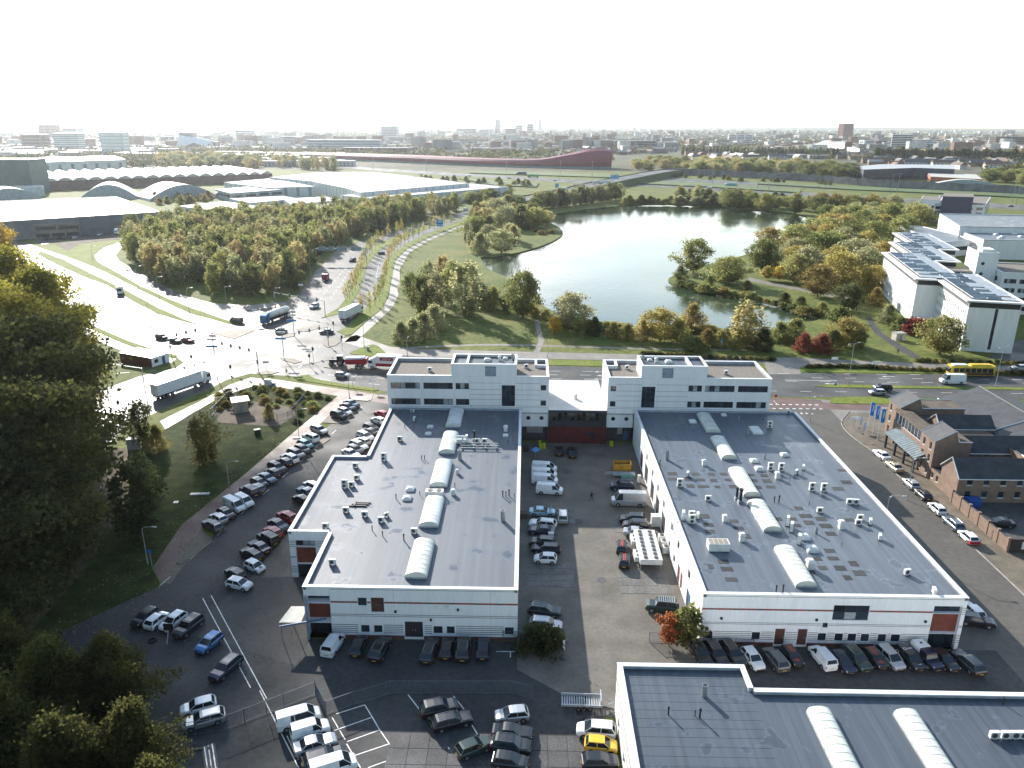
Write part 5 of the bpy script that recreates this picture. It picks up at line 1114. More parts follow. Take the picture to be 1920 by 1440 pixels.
outline('grey_white_office', 'dark tower slab between the white blocks by the motorway', [(1768, 368), (1826, 369.5), (1826, 363), (1770, 362)], 19, M('night_blue_clad', (.03, .035, .075), .5), gravel_m, 'office')
outline('grey_white_office', 'white corner block left of the dark slab by the motorway', [(1727, 373), (1765, 376), (1768, 370), (1731, 367)], 15, white2_m, gravel_m, 'office', .2, None, [(2, 4, 5, 2.2, glass_m), (5.5, 7.5, 5, 2.2, glass_m), (9, 11, 5, 2.2, glass_m)])
# right middle distance
dkclad_m = M('anthracite_clad', (.055, .065, .085), .5, .1, .2)
outline('school', 'anthracite hall with white roof edge beyond the motorway', [(1602, 312), (1620, 318), (1715, 314.5), (1790, 317), (1790, 309), (1650, 308)], 14, dkclad_m, M('grey_roof', (.32, .34, .35), .6), 'building', 0, None, [(2, 3, 8, 3, glass_m)])
outline('school', 'low white annex before the anthracite hall', [(1606, 316.5), (1640, 325), (1655, 321), (1625, 314)], 9, M('beige_clad', (.42, .40, .36), .6), roofW_m, 'building', 0, None, [(2, 6, 6, 3, glass_m)])
outline('low_shed', 'low orange and grey building with white awning beyond the motorway', [(1738, 323), (1745, 331), (1843, 336), (1830, 327)], 8, M('orange_brick', (.36, .12, .06), .7), M('pale_grey_roof', (.42, .40, .36), .6), 'building', 0, None, [(1, 4, 7, 3, glass_m)])
arch_hall('white quonset roof in front of the orange building', (1752, 349), (1872, 352), 5, 12, 3)
based('striped_office', 'white office tower with horizontal bands among poplars at right', 1671, 1706, 281, 252, 30, whitew_m, roofW_m, 'office', [(.1, 1, 8, 200, .5, glass_m)], 0, 12)
based('striped_office', 'lower banded office wing right of the white tower', 1706, 1745, 280, 261.5, 25, whitew_m, roofW_m, 'office', [(.08, 1, 5, 200, .5, M('far_glass', (.10, .17, .2), .3))])
based('brick_tower', 'slim red brick tower block rising above the right skyline', 1579, 1598, 263, 231.5, 40, M('red_brick_far', (.26, .10, .075), .8), greyw_m, 'tower', [(.05, .97, 13, 14, 7, M('far_window', (.07, .06, .07), .4))], .3)
outline('sloping_hall', 'pale wedge-roofed hall left of the banded tower', [(1528, 270), (1563, 272), (1612, 279), (1575, 262), (1545, 263)], 16, whitew_m, M('beige_roof', (.42, .39, .33), .6), 'building')
based('long_slab', 'long low grey slab of flats behind the poplar row', 1437, 1636, 288, 279, 14, M('grey_flats', (.24, .27, .28), .7), greyw_m, 'building', [(.1, 1, 4, 24, 5, glass_m)], -.05)
based('white_slab', 'white hospital-like slab at the centre right distance', 1367, 1409, 268, 252.5, 20, whitew_m, roofW_m, 'building', [(.1, 1, 5, 30, 6, glass_m)])
based('striped_office', 'white striped office block at the upper left', 101, 152, 283, 250, 30, whitew_m, roofW_m, 'office', [(.1, 1, 8, 200, .5, M('pale_glass', (.2, .25, .27), .3))])
based('glass_tower', 'pale green glass office tower at upper left', 190, 235, 290, 248, 30, M('green_glass', (.36, .45, .44), .3), roofW_m, 'tower', [(.1, 1, 6, 26, 5, whitew_m)])
based('brown_block', 'brown office slab behind the white striped block', 73, 110, 262, 234, 30, brownw_m, greyw_m, 'office', [(.1, 1, 5, 18, 5, glass_m)])
based('grey_tower', 'grey high-rise on the central skyline', 928, 938, 249, 224, 40, M('skyline_grey', (.22, .24, .26), .6), greyw_m, 'tower', [(.05, 1, 10, 200, 1, glass_m)])
based('pale_tower', 'thin pale tower on the central skyline', 1009, 1016, 246, 224, 40, whitew_m, greyw_m, 'tower', [(.05, 1, 10, 200, 1, greyw_m)])
based('block_of_flats', 'broad pale slab of flats left of the central skyline', 714, 746, 262, 236.5, 40, whitew_m, greyw_m, 'building', [(.05, 1, 8, 40, 6, greyw_m)])
based('white_slab', 'long white and blue office front above the crimson building', 572, 715, 283, 262, 40, M('pale_blue_glass', (.36, .42, .46), .4), roofW_m, 'office', [(.1, 1, 4, 200, 1, M('blue_glass_far', (.15, .2, .25), .3))])
based('brown_block', 'brown brick block below the long white office front', 640, 768, 289, 277, 40, brownw_m, greyw_m, 'building', [(.1, 1, 3, 24, 8, glass_m)])
for i_, (xl, xr, yb, yt) in enumerate(((856, 876, 252, 241), (876, 893, 253, 241), (898, 918, 254, 243), (947, 968, 253, 241), (988, 1000, 250, 232), (966, 980, 250, 234), (1067, 1156, 280, 263), (1152, 1230, 281, 264), (1230, 1270, 278, 266), (1868, 1920, 272, 256), (1885, 1900, 252, 244), (1620, 1640, 275, 263), (1640, 1660, 274, 264), (300, 318, 270, 256), (116, 150, 262, 240), (40, 82, 279, 252), (523, 566, 272, 256), (440, 475, 262, 244))):
 based('skyline_block', f"far {('brown brick','grey','pale')[i_ % 3]} block on the hazy skyline", xl, xr, yb, yt, 40, (brownw_m, greyw_m, whitew_m)[i_ % 3], greyw_m, 'building', [(.1, 1, 4, 40, 10, glass_m)])['group'] = 'blocks on the skyline'
t = thing('swoop_roof_hall', 'hall with a folded white swooping roof at upper left', 'hall', (*G(362, 281), 0), .05)
for tri in (((-44, 0, 0), (-38, 26, 34), (0, 10, 17)), ((-38, 26, 34), (38, 26, 22), (0, 10, 17)), ((0, 10, 17), (38, 26, 22), (52, 0, 0)), ((-38, 26, 34), (-44, 60, 30), (38, 60, 20)), ((-38, 26, 34), (38, 60, 20), (38, 26, 22))):
 MB().add(list(tri), [(0, 1, 2)]).add([(p[0], p[1] + .3, p[2] - .3) for p in tri], [(2, 1, 0)]).build('roof_fold', whitew_m, t)
MB().box(-40, -8, 30, 60, 0, 40).build('dark_hall', M('dark_glass_hall', (.12, .15, .16), .4), t); MB().box(-40, 48, 25, 60, 0, 19).build('hall_wall', greyw_m, t)

# ================================================================== the long red building by the motorway
rc = M('crimson_cladding', (0.20, 0.030, 0.050), 0.5, 0.1, 0.02, col2=(0.26, 0.05, 0.07), spec=0.4)
rw = thing('red_wall_building', 'very long crimson building curving up to an open rounded end', 'building')
spine = [(470, 295, 9), (600, 299, 11), (760, 305.5, 12), (900, 311.5, 11), (1000, 314.5, 12), (1060, 315.5, 20), (1100, 316, 27), (1130, 316, 29), (1146, 316, 27)]
pts = [(*G(p[0], p[1]), p[2]) for p in spine]; pts = curve(pts, 5)
def redsec(i):
 a, b = pts[max(i - 1, 0)], pts[min(i + 1, len(pts) - 1)]; l = math.hypot(b[0] - a[0], b[1] - a[1]); nx, ny = -(b[1] - a[1]) / l, (b[0] - a[0]) / l
 x, y, h = pts[i]; d = 34 
 return [(x, y, 2.5), (x - nx * 2.5, y - ny * 2.5, h * .30 + 1), (x - nx * 2.2, y - ny * 2.2, h * .62 + 1), (x + nx * 2, y + ny * 2, h * .88 + 1), (x + nx * 12, y + ny * 12, h + 1), (x + nx * d, y + ny * d, h * .93 + 1), (x + nx * (d + 4), y + ny * (d + 4), 2.5)]
secs = [redsec(i) for i in range(len(pts))]; k = 7
for j, nm in enumerate(('lower_cladding', 'cladding', 'cladding', 'roof_edge', 'roof', 'back_cladding')):
 mb = MB()
 for i in range(len(secs) - 1): mb.add([secs[i][j], secs[i + 1][j], secs[i + 1][j + 1], secs[i][j + 1]], [(0, 1, 2, 3)])
 mb.build(nm, rc, rw, smooth=True)
gl = MB()
for i in range(len(secs) - 1): gl.add([(secs[i][0][0], secs[i][0][1], 0), (secs[i + 1][0][0], secs[i + 1][0][1], 0), secs[i + 1][0], secs[i][0]], [(0, 1, 2, 3)])
gl.build('glass_base', M('motorway_glass', (.16, .24, .25), .2), rw)
e_ = secs[-1]; c_ = Vector([sum(p[q] for p in e_) / 7 for q in range(3)])
MB().add([tuple(c_ + (Vector(p) - c_) * .88) for p in e_], [tuple(range(7))]).build('end_glazing', M('end_glass', (.2, .24, .24), .15), rw)
# ---- motorway flyover and noise barrier
fy = thing('flyover', 'concrete road flyover rising across the motorway', 'bridge')
fp = [(*G(a, b), z) for a, b, z in ((960, 377.5, .1), (1020, 368.5, 1), (1080, 360, 3), (1140, 350, 5.5), (1200, 340, 7), (1240, 332, 7), (1300, 322, 5), (1340, 316, 2))]
fp = curve(fp, 4); lft = offset_path([p[:2] for p in fp], 13); rgt = offset_path([p[:2] for p in fp], -13); mb, sd = MB(), MB()
for i in range(len(fp) - 1):
 za, zb = fp[i][2], fp[i + 1][2]
 mb.add([(*rgt[i], za), (*rgt[i + 1], zb), (*lft[i + 1], zb), (*lft[i], za)], [(0, 1, 2, 3)])
 for S_, rv in ((lft, 0), (rgt, 1)):
  sd.add([(*S_[i], -.05), (*S_[i + 1], -.05), (*S_[i + 1], zb + .8), (*S_[i], za + .8)], [(0, 1, 2, 3) if rv else (3, 2, 1, 0)])
mb.build('deck', asph_m, fy); sd.build('abutment', M('bank_grass_pale', (.10, .125, .05), .9), fy)
fmk = MB(); dashes(fmk, [p[:2] for p in fp], 0, .3, 6, 9)
nb_ = thing('noise_barrier', 'long dark rippled noise barrier along the motorway', 'barrier')
bp_ = [G(a, b) for a, b in ((1240, 327), (1340, 331), (1460, 337), (1540, 342), (1640, 350), (1760, 357), (1920, 365), (2200, 380))]; bp_ = curve(bp_, 6)
mb = MB()
for i in range(len(bp_) - 1):
 (x0, y0), (x1, y1) = bp_[i], bp_[i + 1]; hh = (7.5, 8.8)[i % 2], (8.8, 7.5)[i % 2]
 MB().add([(x0, y0, 0), (x1, y1, 0), (x1, y1 + 1.5, hh[1]), (x0, y0 + 1.5, hh[0])], [(0, 1, 2, 3)]).add([(x0, y0 + 2.5, 0), (x1, y1 + 2.5, 0), (x1, y1 + 1.5, hh[1]), (x0, y0 + 1.5, hh[0])], [(3, 2, 1, 0)]).build('barrier_panel', M('barrier_panel', (.11, .105, .11), .6, .35, .12, col2=(.2, .19, .195)), nb_)
for pix in ([(1420, 346), (1600, 357), (1760, 364), (1920, 372), (2200, 387), (2200, 381), (1920, 366), (1760, 358.5), (1600, 351.5), (1420, 341)], [(880, 321), (1060, 325), (1180, 331), (1180, 335), (1060, 331.5), (880, 325.5)], [(860, 336), (1010, 345), (1005, 352), (930, 349)], [(1190, 337), (1330, 345), (1500, 357), (1500, 363), (1330, 352), (1190, 345)]):
 island('embankment', GP(pix), 1.2, M('bank_grass', (.05, .09, .022), .9, .25, .03, col2=(.09, .13, .03)))
# ================================================================== trees
NR = np.random.default_rng(11)
def leafmat(name, c1, c2, trans=0.7, rand=0.16, sc=0.55):
 return M(name, c1, 0.75, 0.25, sc, col2=c2, spec=0.2, objrand=rand, trans=trans, local=True, detail=3)
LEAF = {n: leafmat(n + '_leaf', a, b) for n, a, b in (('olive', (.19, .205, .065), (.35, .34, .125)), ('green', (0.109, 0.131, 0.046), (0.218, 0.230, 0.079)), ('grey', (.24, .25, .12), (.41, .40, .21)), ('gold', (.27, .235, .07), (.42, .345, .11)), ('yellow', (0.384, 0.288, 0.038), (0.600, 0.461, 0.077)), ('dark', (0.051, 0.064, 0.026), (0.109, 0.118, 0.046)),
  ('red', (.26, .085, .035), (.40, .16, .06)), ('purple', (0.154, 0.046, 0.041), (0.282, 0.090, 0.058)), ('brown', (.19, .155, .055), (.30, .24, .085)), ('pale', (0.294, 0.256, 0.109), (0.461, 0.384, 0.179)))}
LEAF['poplar'] = leafmat('autumn_poplar_leaf', (.13, .132, .028), (.36, .31, .055), rand=.1, sc=.16); LEAF['dusk'] = leafmat('dusk_leaf', (.06, .068, .025), (.15, .145, .045), rand=.1, sc=.2)  # second leaf is darkened: the lower left shade put into its colour
bark_m = M('bark', (.075, .06, .045), .9, .25, 3, local=True)
def leaf_mesh(name, pos, size, mat, flat=0.0):
 """one quad per leaf clump, random attitude"""
 n = len(pos); a = NR.normal(size=(n, 3)); a[:, 2] *= (1 - flat); a /= np.linalg.norm(a, axis=1)[:, None]
 b = np.cross(a, NR.normal(size=(n, 3))); b /= np.linalg.norm(b, axis=1)[:, None]
 s = (size * NR.uniform(.6, 1.35, n))[:, None]; a = a * s * .62; b = b * s * .5
 v = np.empty((n, 4, 3)); v[:, 0] = pos - a; v[:, 1] = pos + b * .9; v[:, 2] = pos + a; v[:, 3] = pos - b
 me = bpy.data.meshes.new(name); me.vertices.add(4 * n); me.vertices.foreach_set('co', v.ravel()); me.loops.add(4 * n); me.loops.foreach_set('vertex_index', np.arange(4 * n, dtype=np.int32))
 me.polygons.add(n); me.polygons.foreach_set('loop_start', np.arange(0, 4 * n, 4, dtype=np.int32)); me.polygons.foreach_set('loop_total', np.full(n, 4, dtype=np.int32))
 me.materials.append(mat); me.update(calc_edges=True); return me
PROFILE = {'poplar': lambda t: np.sin(np.pi * np.clip(t * .9 + .06, 0, 1)) ** .5, 'round': lambda t: np.sqrt(np.clip(1 - (2 * t - 1.02) ** 2, .02, 1)), 'willow': lambda t: np.clip(1.02 - t ** 1.7, .02, 1) * np.clip(.55 + t * 2.2, 0, 1),
           'bush': lambda t: np.sqrt(np.clip(1 - t ** 2, .02, 1)), 'lombardy': lambda t: np.sin(np.pi * np.clip(t * .93 + .05, 0, 1)) ** .55, 'slim': lambda t: np.sin(np.pi * np.clip(t * .9 + .08, 0, 1))}
def make_tree(kind, H, Wd, bare, nclump, per, leaf, csize, seed, limbs=6, tr=.25, lumps=5):
 """returns (trunk mesh, crown mesh); crown from clumps gathered on limbs with lumps and gaps"""
 r_ = np.random.default_rng(seed); prof = PROFILE[kind]
 trunk = MB(); top = H * (.8 if kind in ('poplar', 'lombardy', 'slim') else .6)
 bend = r_.normal(0, .03 * H, 2)
 trunk.tube([(0, 0, 0), (bend[0] * .3, bend[1] * .3, top * .4), (bend[0], bend[1], top)], tr, 7, 0, tr * .25)
 ends = []
 for i in range(limbs):
  a = 2 * math.pi * (i + r_.uniform(-.3, .3)) / limbs; t0 = r_.uniform(.12, .6); z0 = bare + (H - bare) * t0 * .6; t1 = min(.95, t0 + r_.uniform(.15, .4)); z1 = bare + (H - bare) * t1
  rad = Wd / 2 * float(prof(np.array(t1))) * .8
  trunk.tube([(0, 0, z0), (math.cos(a) * rad * .5, math.sin(a) * rad * .5, (z0 * .45 + z1 * .55)), (math.cos(a) * rad, math.sin(a) * rad, z1)], tr * .42, 5, 0, tr * .08); ends.append((a, t1))
 # lumps: the crown radius swells and shrinks with direction and height
 ph = r_.uniform(0, 6.28, (lumps, 3)); am = r_.uniform(.14, .32, lumps)
 C_ = []
 while len(C_) < nclump:
  t = r_.uniform(0, 1); a = r_.uniform(0, 6.28)
  R_ = Wd / 2 * float(prof(np.array(t)))
  R_ *= 1 + sum(am[k] * math.sin((k % 3 + 1) * a + ph[k, 0] + t * (5 + 3 * k)) for k in range(lumps)) * .8
  rr = R_ * (r_.uniform(.25, 1) ** .45)
  if math.sin(a * 3 + ph[0, 1] + t * 9) * math.sin(t * 13 + ph[1, 1]) > .72: continue
  C_.append((math.cos(a) * rr, math.sin(a) * rr, bare + (H - bare) * t))
 C_ = np.array(C_); off = r_.normal(0, 1, (nclump, per, 3)) * csize * np.array([.62, .62, 1.7] if kind in ('poplar', 'lombardy', 'slim') else [1, 1, .75]); pos = (C_[:, None, :] + off).reshape(-1, 3); pos = pos[pos[:, 2] > .15]
 return trunk.mesh('trunk', bark_m), leaf_mesh('crown', pos, leaf, LEAF['olive'])
PROTO = {
 'poplar': [make_tree('poplar', 13, 5.6, 1.0, 130, 24, .46, .52, s, 7, .17) for s in (1, 2, 3)],
 'round': [make_tree('round', 11, 11, 1.4, 210, 26, .47, .72, s, 9, .28, 7) for s in (4, 5, 6, 7)],
 'willow': [make_tree('willow', 9, 9, .3, 190, 24, .42, .68, s, 9, .2, 7) for s in (8, 9, 10)],
 'bush': [make_tree('bush', 3, 4.2, .1, 110, 12, .38, .38, s, 5, .06) for s in (11, 12)],
 'lombardy': [make_tree('lombardy', 18, 4.2, .8, 130, 9, 1.0, .6, s, 5, .25) for s in (13, 14)],
 'slim': [make_tree('slim', 8, 2.4, 2.6, 42, 8, .34, .35, s, 5, .075) for s in (15, 16, 17)],
 'young': [make_tree('round', 5.2, 3.4, 1.0, 90, 12, .4, .35, s, 5, .07) for s in (18, 19)],
 'tall': [make_tree('round', 25, 14.5, 2.5, 620, 44, .44, .95, s, 16, .5, 9) for s in (21, 22, 23)],
 'near': [make_tree('willow', 11, 9.5, .5, 520, 40, .27, .55, s, 12, .22, 9) for s in (24, 25)],
}
TREE_H = {'poplar': 13, 'round': 11, 'willow': 9, 'bush': 3, 'lombardy': 18, 'slim': 8, 'young': 5.2, 'tall': 25, 'near': 11}
TREE_N = 0
LW_ = {'olive': 'olive', 'grey': 'grey-green', 'pale': 'straw-coloured', 'green': 'green', 'brown': 'russet', 'gold': 'golden', 'dark': 'dark green'}
def tree(kind, x, y, h, leaf, label, group, wide=1.0, z=0.0, name=None):
 global TREE_N; TREE_N += 1
 tm, cm = PROTO[kind][TREE_N % len(PROTO[kind])]; s = h / TREE_H[kind]
 if label.startswith(('tree ', 'low scrub', 'clipped', 'low shrub', 'bush of', 'low reed', 'poplar of')): label = LW_[leaf] + ' ' + label
 t = thing(name or {'bush': 'bush', 'willow': 'willow_tree', 'poplar': 'poplar_tree', 'lombardy': 'lombardy_poplar', 'slim': 'street_tree', 'tall': 'great_poplar', 'near': 'willow_tree'}.get(kind, 'tree'), label, 'bush' if kind == 'bush' else 'tree', (x, y, z), rnd.uniform(0, 6.28), group)
 t.scale = (s * wide, s * wide, s)
 inst('stem' if kind == 'bush' else 'trunk', tm, t); c = inst('crown', cm, t)
 c.material_slots[0].link = 'OBJECT'; c.material_slots[0].material = LEAF[leaf]
 return t
def inside(p, poly):
 c = False; n = len(poly); j = n - 1
 for i in range(n):
  (xi, yi), (xj, yj) = poly[i], poly[j]
  if (yi > p[1]) != (yj > p[1]) and p[0] < (xj - xi) * (p[1] - yi) / (yj - yi) + xi: c = not c
  j = i
 return c
def scatter(poly, d, n, tries=6000):
 xs_, ys_ = [p[0] for p in poly], [p[1] for p in poly]; out = []
 for _ in range(tries):
  if len(out) >= n: break
  p = (rnd.uniform(min(xs_), max(xs_)), rnd.uniform(min(ys_), max(ys_)))
  if inside(p, poly) and all((p[0] - q[0]) ** 2 + (p[1] - q[1]) ** 2 > d * d for q in out): out.append(p)
 return out
# ---- the young poplar wood between the roads
wood = GP([(236, 470), (252, 500), (294, 524), (345, 546), (420, 566), (500, 564), (540, 548), (582, 500), (622, 463), (690, 438), (760, 421), (840, 402), (868, 393), (760, 398), (640, 406), (500, 417), (400, 423), (310, 430), (245, 450)])
for p in scatter(wood, 6.6, 290, 9000):
 tree('poplar', p[0], p[1], rnd.uniform(10, 15), rnd.choice(['olive', 'grey', 'olive', 'pale', 'olive', 'green']), 'tree of the dense young poplar wood beside the curved roads', 'trees of the poplar wood', rnd.uniform(1.05, 1.5))
edge = GC([(560, 546), (586, 506), (622, 466), (690, 442), (760, 424), (840, 405)], 5)
for i, p in enumerate(edge[::2]): tree('round', p[0] - 2, p[1] + 2, rnd.uniform(4, 6), 'green', 'dark round tree at the road edge of the poplar wood', 'dark trees at the wood edge', .9)
# ---- trees round the lake
def put(lst):
 for px, py, k, h, lf, lab, wd in lst: x, y = G(px, py); tree(k, x, y, h, lf, lab, 'trees round the lake', wd)
put([(790, 588, 'poplar', 13, 'green', 'dark upright willow at the west side of the lake lawn', 1.3), (815, 583, 'poplar', 14, 'grey', 'pale upright willow in the clump west of the lake lawn', 1.2), (838, 570, 'poplar', 13, 'olive', 'thin olive tree in the clump west of the lake lawn', 1.2), (873, 592, 'poplar', 18, 'grey', 'tallest pale willow of the clump west of the lake lawn', 1.35),
     (900, 575, 'willow', 9, 'grey', 'bushy willow right of the tallest pale willow', 1), (925, 580, 'willow', 8, 'olive', 'low olive willow at the lake inlet', 1), (950, 585, 'willow', 6.5, 'green', 'low green willow left of the dark shore tree', 1), (980, 596, 'round', 16, 'green', 'tall dark tree on the lake lawn shore', .72), (1000, 592, 'bush', 3.5, 'gold', 'golden bush at the foot of the dark shore tree', 1),
     (1024, 598, 'bush', 3, 'gold', 'small golden bush on the lake edge', .9), (850, 545, 'poplar', 12, 'olive', 'olive upright tree behind the willow clump', 1.3), (805, 540, 'poplar', 11, 'grey', 'grey upright tree at the back of the clump', 1.3), (830, 530, 'poplar', 11, 'pale', 'straw-coloured upright tree at the back of the clump', 1.2), (880, 530, 'willow', 9, 'grey', 'grey willow by the inlet', 1), (770, 560, 'poplar', 10, 'green', 'green tree beside the cycle path lawn', 1.3),
     (775, 640, 'willow', 7, 'grey', 'silvery willow shrub nearest the cycle path', 1), (795, 632, 'willow', 7.5, 'grey', 'silvery willow shrub in the middle of the lawn corner', 1), (752, 640, 'willow', 6, 'grey', 'low silvery willow shrub at the lawn corner', 1), (815, 618, 'willow', 8, 'grey', 'rounded silvery willow before the dark clump', 1),
     (1070, 615, 'round', 11.5, 'grey', 'lone feathery tree on the near lake shore', .95), (1041, 628, 'young', 5.5, 'yellow', 'young yellow tree left of the lone shore tree', 1), (1085, 629, 'young', 5.8, 'olive', 'young light green tree under the lone shore tree', 1), (1115, 630, 'willow', 6, 'dark', 'dark bush on the near lake shore', .8),
     (1150, 634, 'willow', 5, 'brown', 'russet bush on the near lake shore', 1), (1175, 637, 'willow', 5, 'olive', 'olive bush left of the golden willow', 1.1), (1205, 638, 'willow', 6.5, 'pale', 'straw-coloured bush beside the golden willow', 1), (1237, 640, 'round', 10, 'gold', 'wide golden willow on the near lake shore', 1.05), (1270, 640, 'willow', 7, 'olive', 'olive bush right of the golden willow', 1), (1296, 622, 'willow', 9, 'gold', 'pale golden willow at the bay mouth', 1),
     (1325, 648, 'willow', 5, 'brown', 'low russet bush by the bay', 1.2), (1350, 650, 'willow', 5, 'olive', 'low olive bush by the bay', 1.2), (1397, 648, 'poplar', 13, 'pale', 'tall straw-coloured willow at the bay', 1.7), (1430, 658, 'willow', 6.5, 'dark', 'dark green bush before the bay', 1), (1460, 640, 'willow', 6, 'olive', 'olive bush behind the dark bush', 1.1), (1490, 640, 'willow', 7, 'olive', 'broad olive bush at the end of the bay', 1.2),
     (1505, 660, 'willow', 5.5, 'purple', 'purple-red bush by the main road', 1.1), (1540, 662, 'willow', 5.5, 'purple', 'dull red bush right of the purple one', 1.2), (1585, 650, 'round', 8.5, 'brown', 'round russet tree beside the park path', 1.1), (1560, 655, 'willow', 6, 'green', 'green bush behind the red bushes', 1.1), (1610, 650, 'willow', 5.5, 'green', 'green bush at the park path bend', 1), (1664, 605, 'willow', 6, 'grey', 'grey-green shrub on the lawn by the white office', 1.1), (1690, 620, 'bush', 4, 'green', 'small green shrub by the white office', 1.1), (1712, 625, 'bush', 4.5, 'purple', 'russet shrub by the white office', 1.1),
     (1762, 664, 'round', 11, 'olive', 'bushy olive tree before the white office corner', 1), (1725, 622, 'bush', 4, 'purple', 'red shrub at the white office entrance', 1), (1640, 573, 'willow', 6.5, 'brown', 'orange-brown shrub at the wood edge', 1), (1378, 655, 'willow', 4.5, 'olive', 'low shrub beside the road near the bay', 1.2), (1300, 655, 'bush', 3.5, 'olive', 'shrub at the road near the bay', 1.4),
     # peninsula and east wood
     (1300, 512, 'round', 15, 'olive', 'tall olive tree at the tip of the peninsula', .85), (1275, 525, 'willow', 6, 'green', 'green shrub at the very tip of the peninsula', 1.1), (1365, 532, 'round', 11, 'olive', 'spreading tree in the middle of the peninsula', 1.35), (1330, 535, 'willow', 4, 'olive', 'low shrub on the peninsula bank', 1.2), (1400, 545, 'willow', 4, 'brown', 'russet shrub on the peninsula bank', 1.2), (1440, 480, 'round', 14, 'gold', 'tall yellow-olive tree on the north side of the peninsula', .9), (1445, 508, 'round', 9, 'olive', 'smaller olive tree at the peninsula neck', .8),
     (1438, 525, 'young', 6, 'gold', 'golden young tree at the left of the golden row', 1.1), (1460, 527, 'young', 6.2, 'yellow', 'golden young tree in the middle of the row', 1.1), (1485, 528, 'young', 6, 'gold', 'golden young tree at the right of the row', 1.1), (1533, 556, 'round', 12, 'brown', 'large olive-brown tree by the bay path', .95), (1590, 582, 'round', 9.5, 'dark', 'dark round tree by the bay path', 1), (1632, 548, 'round', 10.5, 'gold', 'broad olive-gold tree left of the white office', 1), (1500, 582, 'willow', 5, 'green', 'green shrub on the bay bank', 1.2), (1540, 590, 'willow', 4.5, 'olive', 'olive shrub on the bay bank', 1.2), (1575, 600, 'bush', 4, 'green', 'small green shrub near the bay end', 1.2), (1470, 572, 'willow', 4.5, 'dark', 'dark shrub on the bay bank', 1.2)])
for i, p in enumerate(scatter(GP([(1420, 505), (1490, 470), (1520, 438), (1600, 412), (1735, 424), (1700, 450), (1655, 490), (1645, 535), (1580, 548), (1500, 535)]), 11, 46)):
 tree('round', p[0], p[1], rnd.uniform(11, 15.5), rnd.choice(['olive', 'olive', 'olive', 'gold', 'green', 'grey']), 'tree of the autumn wood between lake and white office', 'trees of the east wood', rnd.uniform(.85, 1.15))
for i, p in enumerate(scatter(GP([(1360, 392), (1440, 398), (1520, 404), (1540, 418), (1640, 410), (1740, 422), (1740, 408), (1640, 396), (1500, 390), (1360, 384)]), 11, 34)):
 tree('round', p[0], p[1], rnd.uniform(9, 14), rnd.choice(['olive', 'green', 'grey', 'brown', 'dark']), 'tree on the far north bank of the lake', 'trees on the far lake bank', rnd.uniform(.8, 1.1))
for i, p in enumerate(scatter(GP([(880, 475), (935, 476), (985, 466), (1035, 448), (1048, 434), (1020, 415), (1005, 403), (960, 392), (900, 402), (872, 440)]), 7.5, 46)):
 far_in = (p[0] - G(1030, 440)[0]) ** 2 + (p[1] - G(1030, 440)[1]) ** 2 < 30 ** 2
 if far_in: tree('bush', p[0], p[1], rnd.uniform(1.5, 2.5), 'brown', 'low reed bush on the west spit of the lake', 'bushes on the west spit', 1.6)
 else: tree(rnd.choice(['poplar', 'round', 'willow']), p[0], p[1], rnd.uniform(8, 14), rnd.choice(['grey', 'olive', 'pale', 'green']), 'tree of the grove on the west spit of the lake', 'trees of the west spit', rnd.uniform(.8, 1.2))
for i in range(26):
 px = 1003 + i * 6.3; x, y = G(px, 393 - i * .75); tree('poplar', x + rnd.uniform(-2, 2), y + rnd.uniform(-5, 5), rnd.uniform(11, 15), rnd.choice(['grey', 'green', 'grey']), 'grey-green tree of the row along the flyover ramp', 'trees along the flyover ramp', 1.5)
for i in range(30):
 px = 1172 + i * 8; x, y = G(px, 384.5 + i * .15); tree('willow', x, y + rnd.uniform(0, 10), rnd.uniform(4, 8), rnd.choice(['grey', 'green', 'dark', 'olive']), 'bush of the hedge on the far lake bank', 'bushes on the far lake bank', 1.3)
# shoreline shrubs
for i in range(0, len(LAKE), 3):
 x, y = LAKE[i]
 if y < 330 or x > 120: continue
 if 420 < y < 600 and x > 15: continue
for i, p in enumerate(GC([(1275, 535), (1320, 545), (1390, 556), (1450, 571), (1510, 588)], 4)): tree('bush', p[0], p[1] - 1.5, rnd.uniform(1.5, 2.8), rnd.choice(['green', 'olive', 'brown']), 'low shrub on the south bank of the peninsula', 'shrubs on the peninsula bank', 1.5)
for i, p in enumerate(GC([(1045, 605), (1120, 616), (1200, 622), (1330, 622), (1390, 634)], 4)): tree('bush', p[0], p[1] - 2, rnd.uniform(1.6, 3.0), rnd.choice(['olive', 'brown', 'gold', 'green']), 'low shrub along the near lake shore', 'shrubs on the near lake shore', 1.5)
# ---- slim street trees beside the dual road
z3 = lambda a, b: zpx(a, b, 560, 380, 6.4)
for nm, lst in (('median', ((570, 1215), (610, 1160), (645, 1110), (680, 1060), (700, 980), (720, 920), (742, 880), (765, 820), (790, 740), (820, 680), (855, 640), (880, 610), (920, 575), (955, 520), (1010, 500), (1080, 450), (1185, 400), (1245, 365))),
    ('cycle path verge', ((755, 1320), (855, 1320), (920, 1240), (970, 1180), (1005, 1100), (1022, 1060), (1045, 940), (1060, 870), (1077, 760), (1092, 700), (1118, 660), (1150, 630), (1183, 590), (1225, 550), (1270, 515), (1320, 480), (1375, 450), (1440, 425), (1500, 390), (1570, 360), (1630, 330), (1700, 320), (1750, 295), (1830, 275)))):
 for a, b in lst: x, y = G(*z3(a, b)); tree('slim', x, y, rnd.uniform(7, 9), rnd.choice(['pale', 'gold', 'olive']), f'thin young street tree on the {nm} of the dual road', 'young street trees', 1)
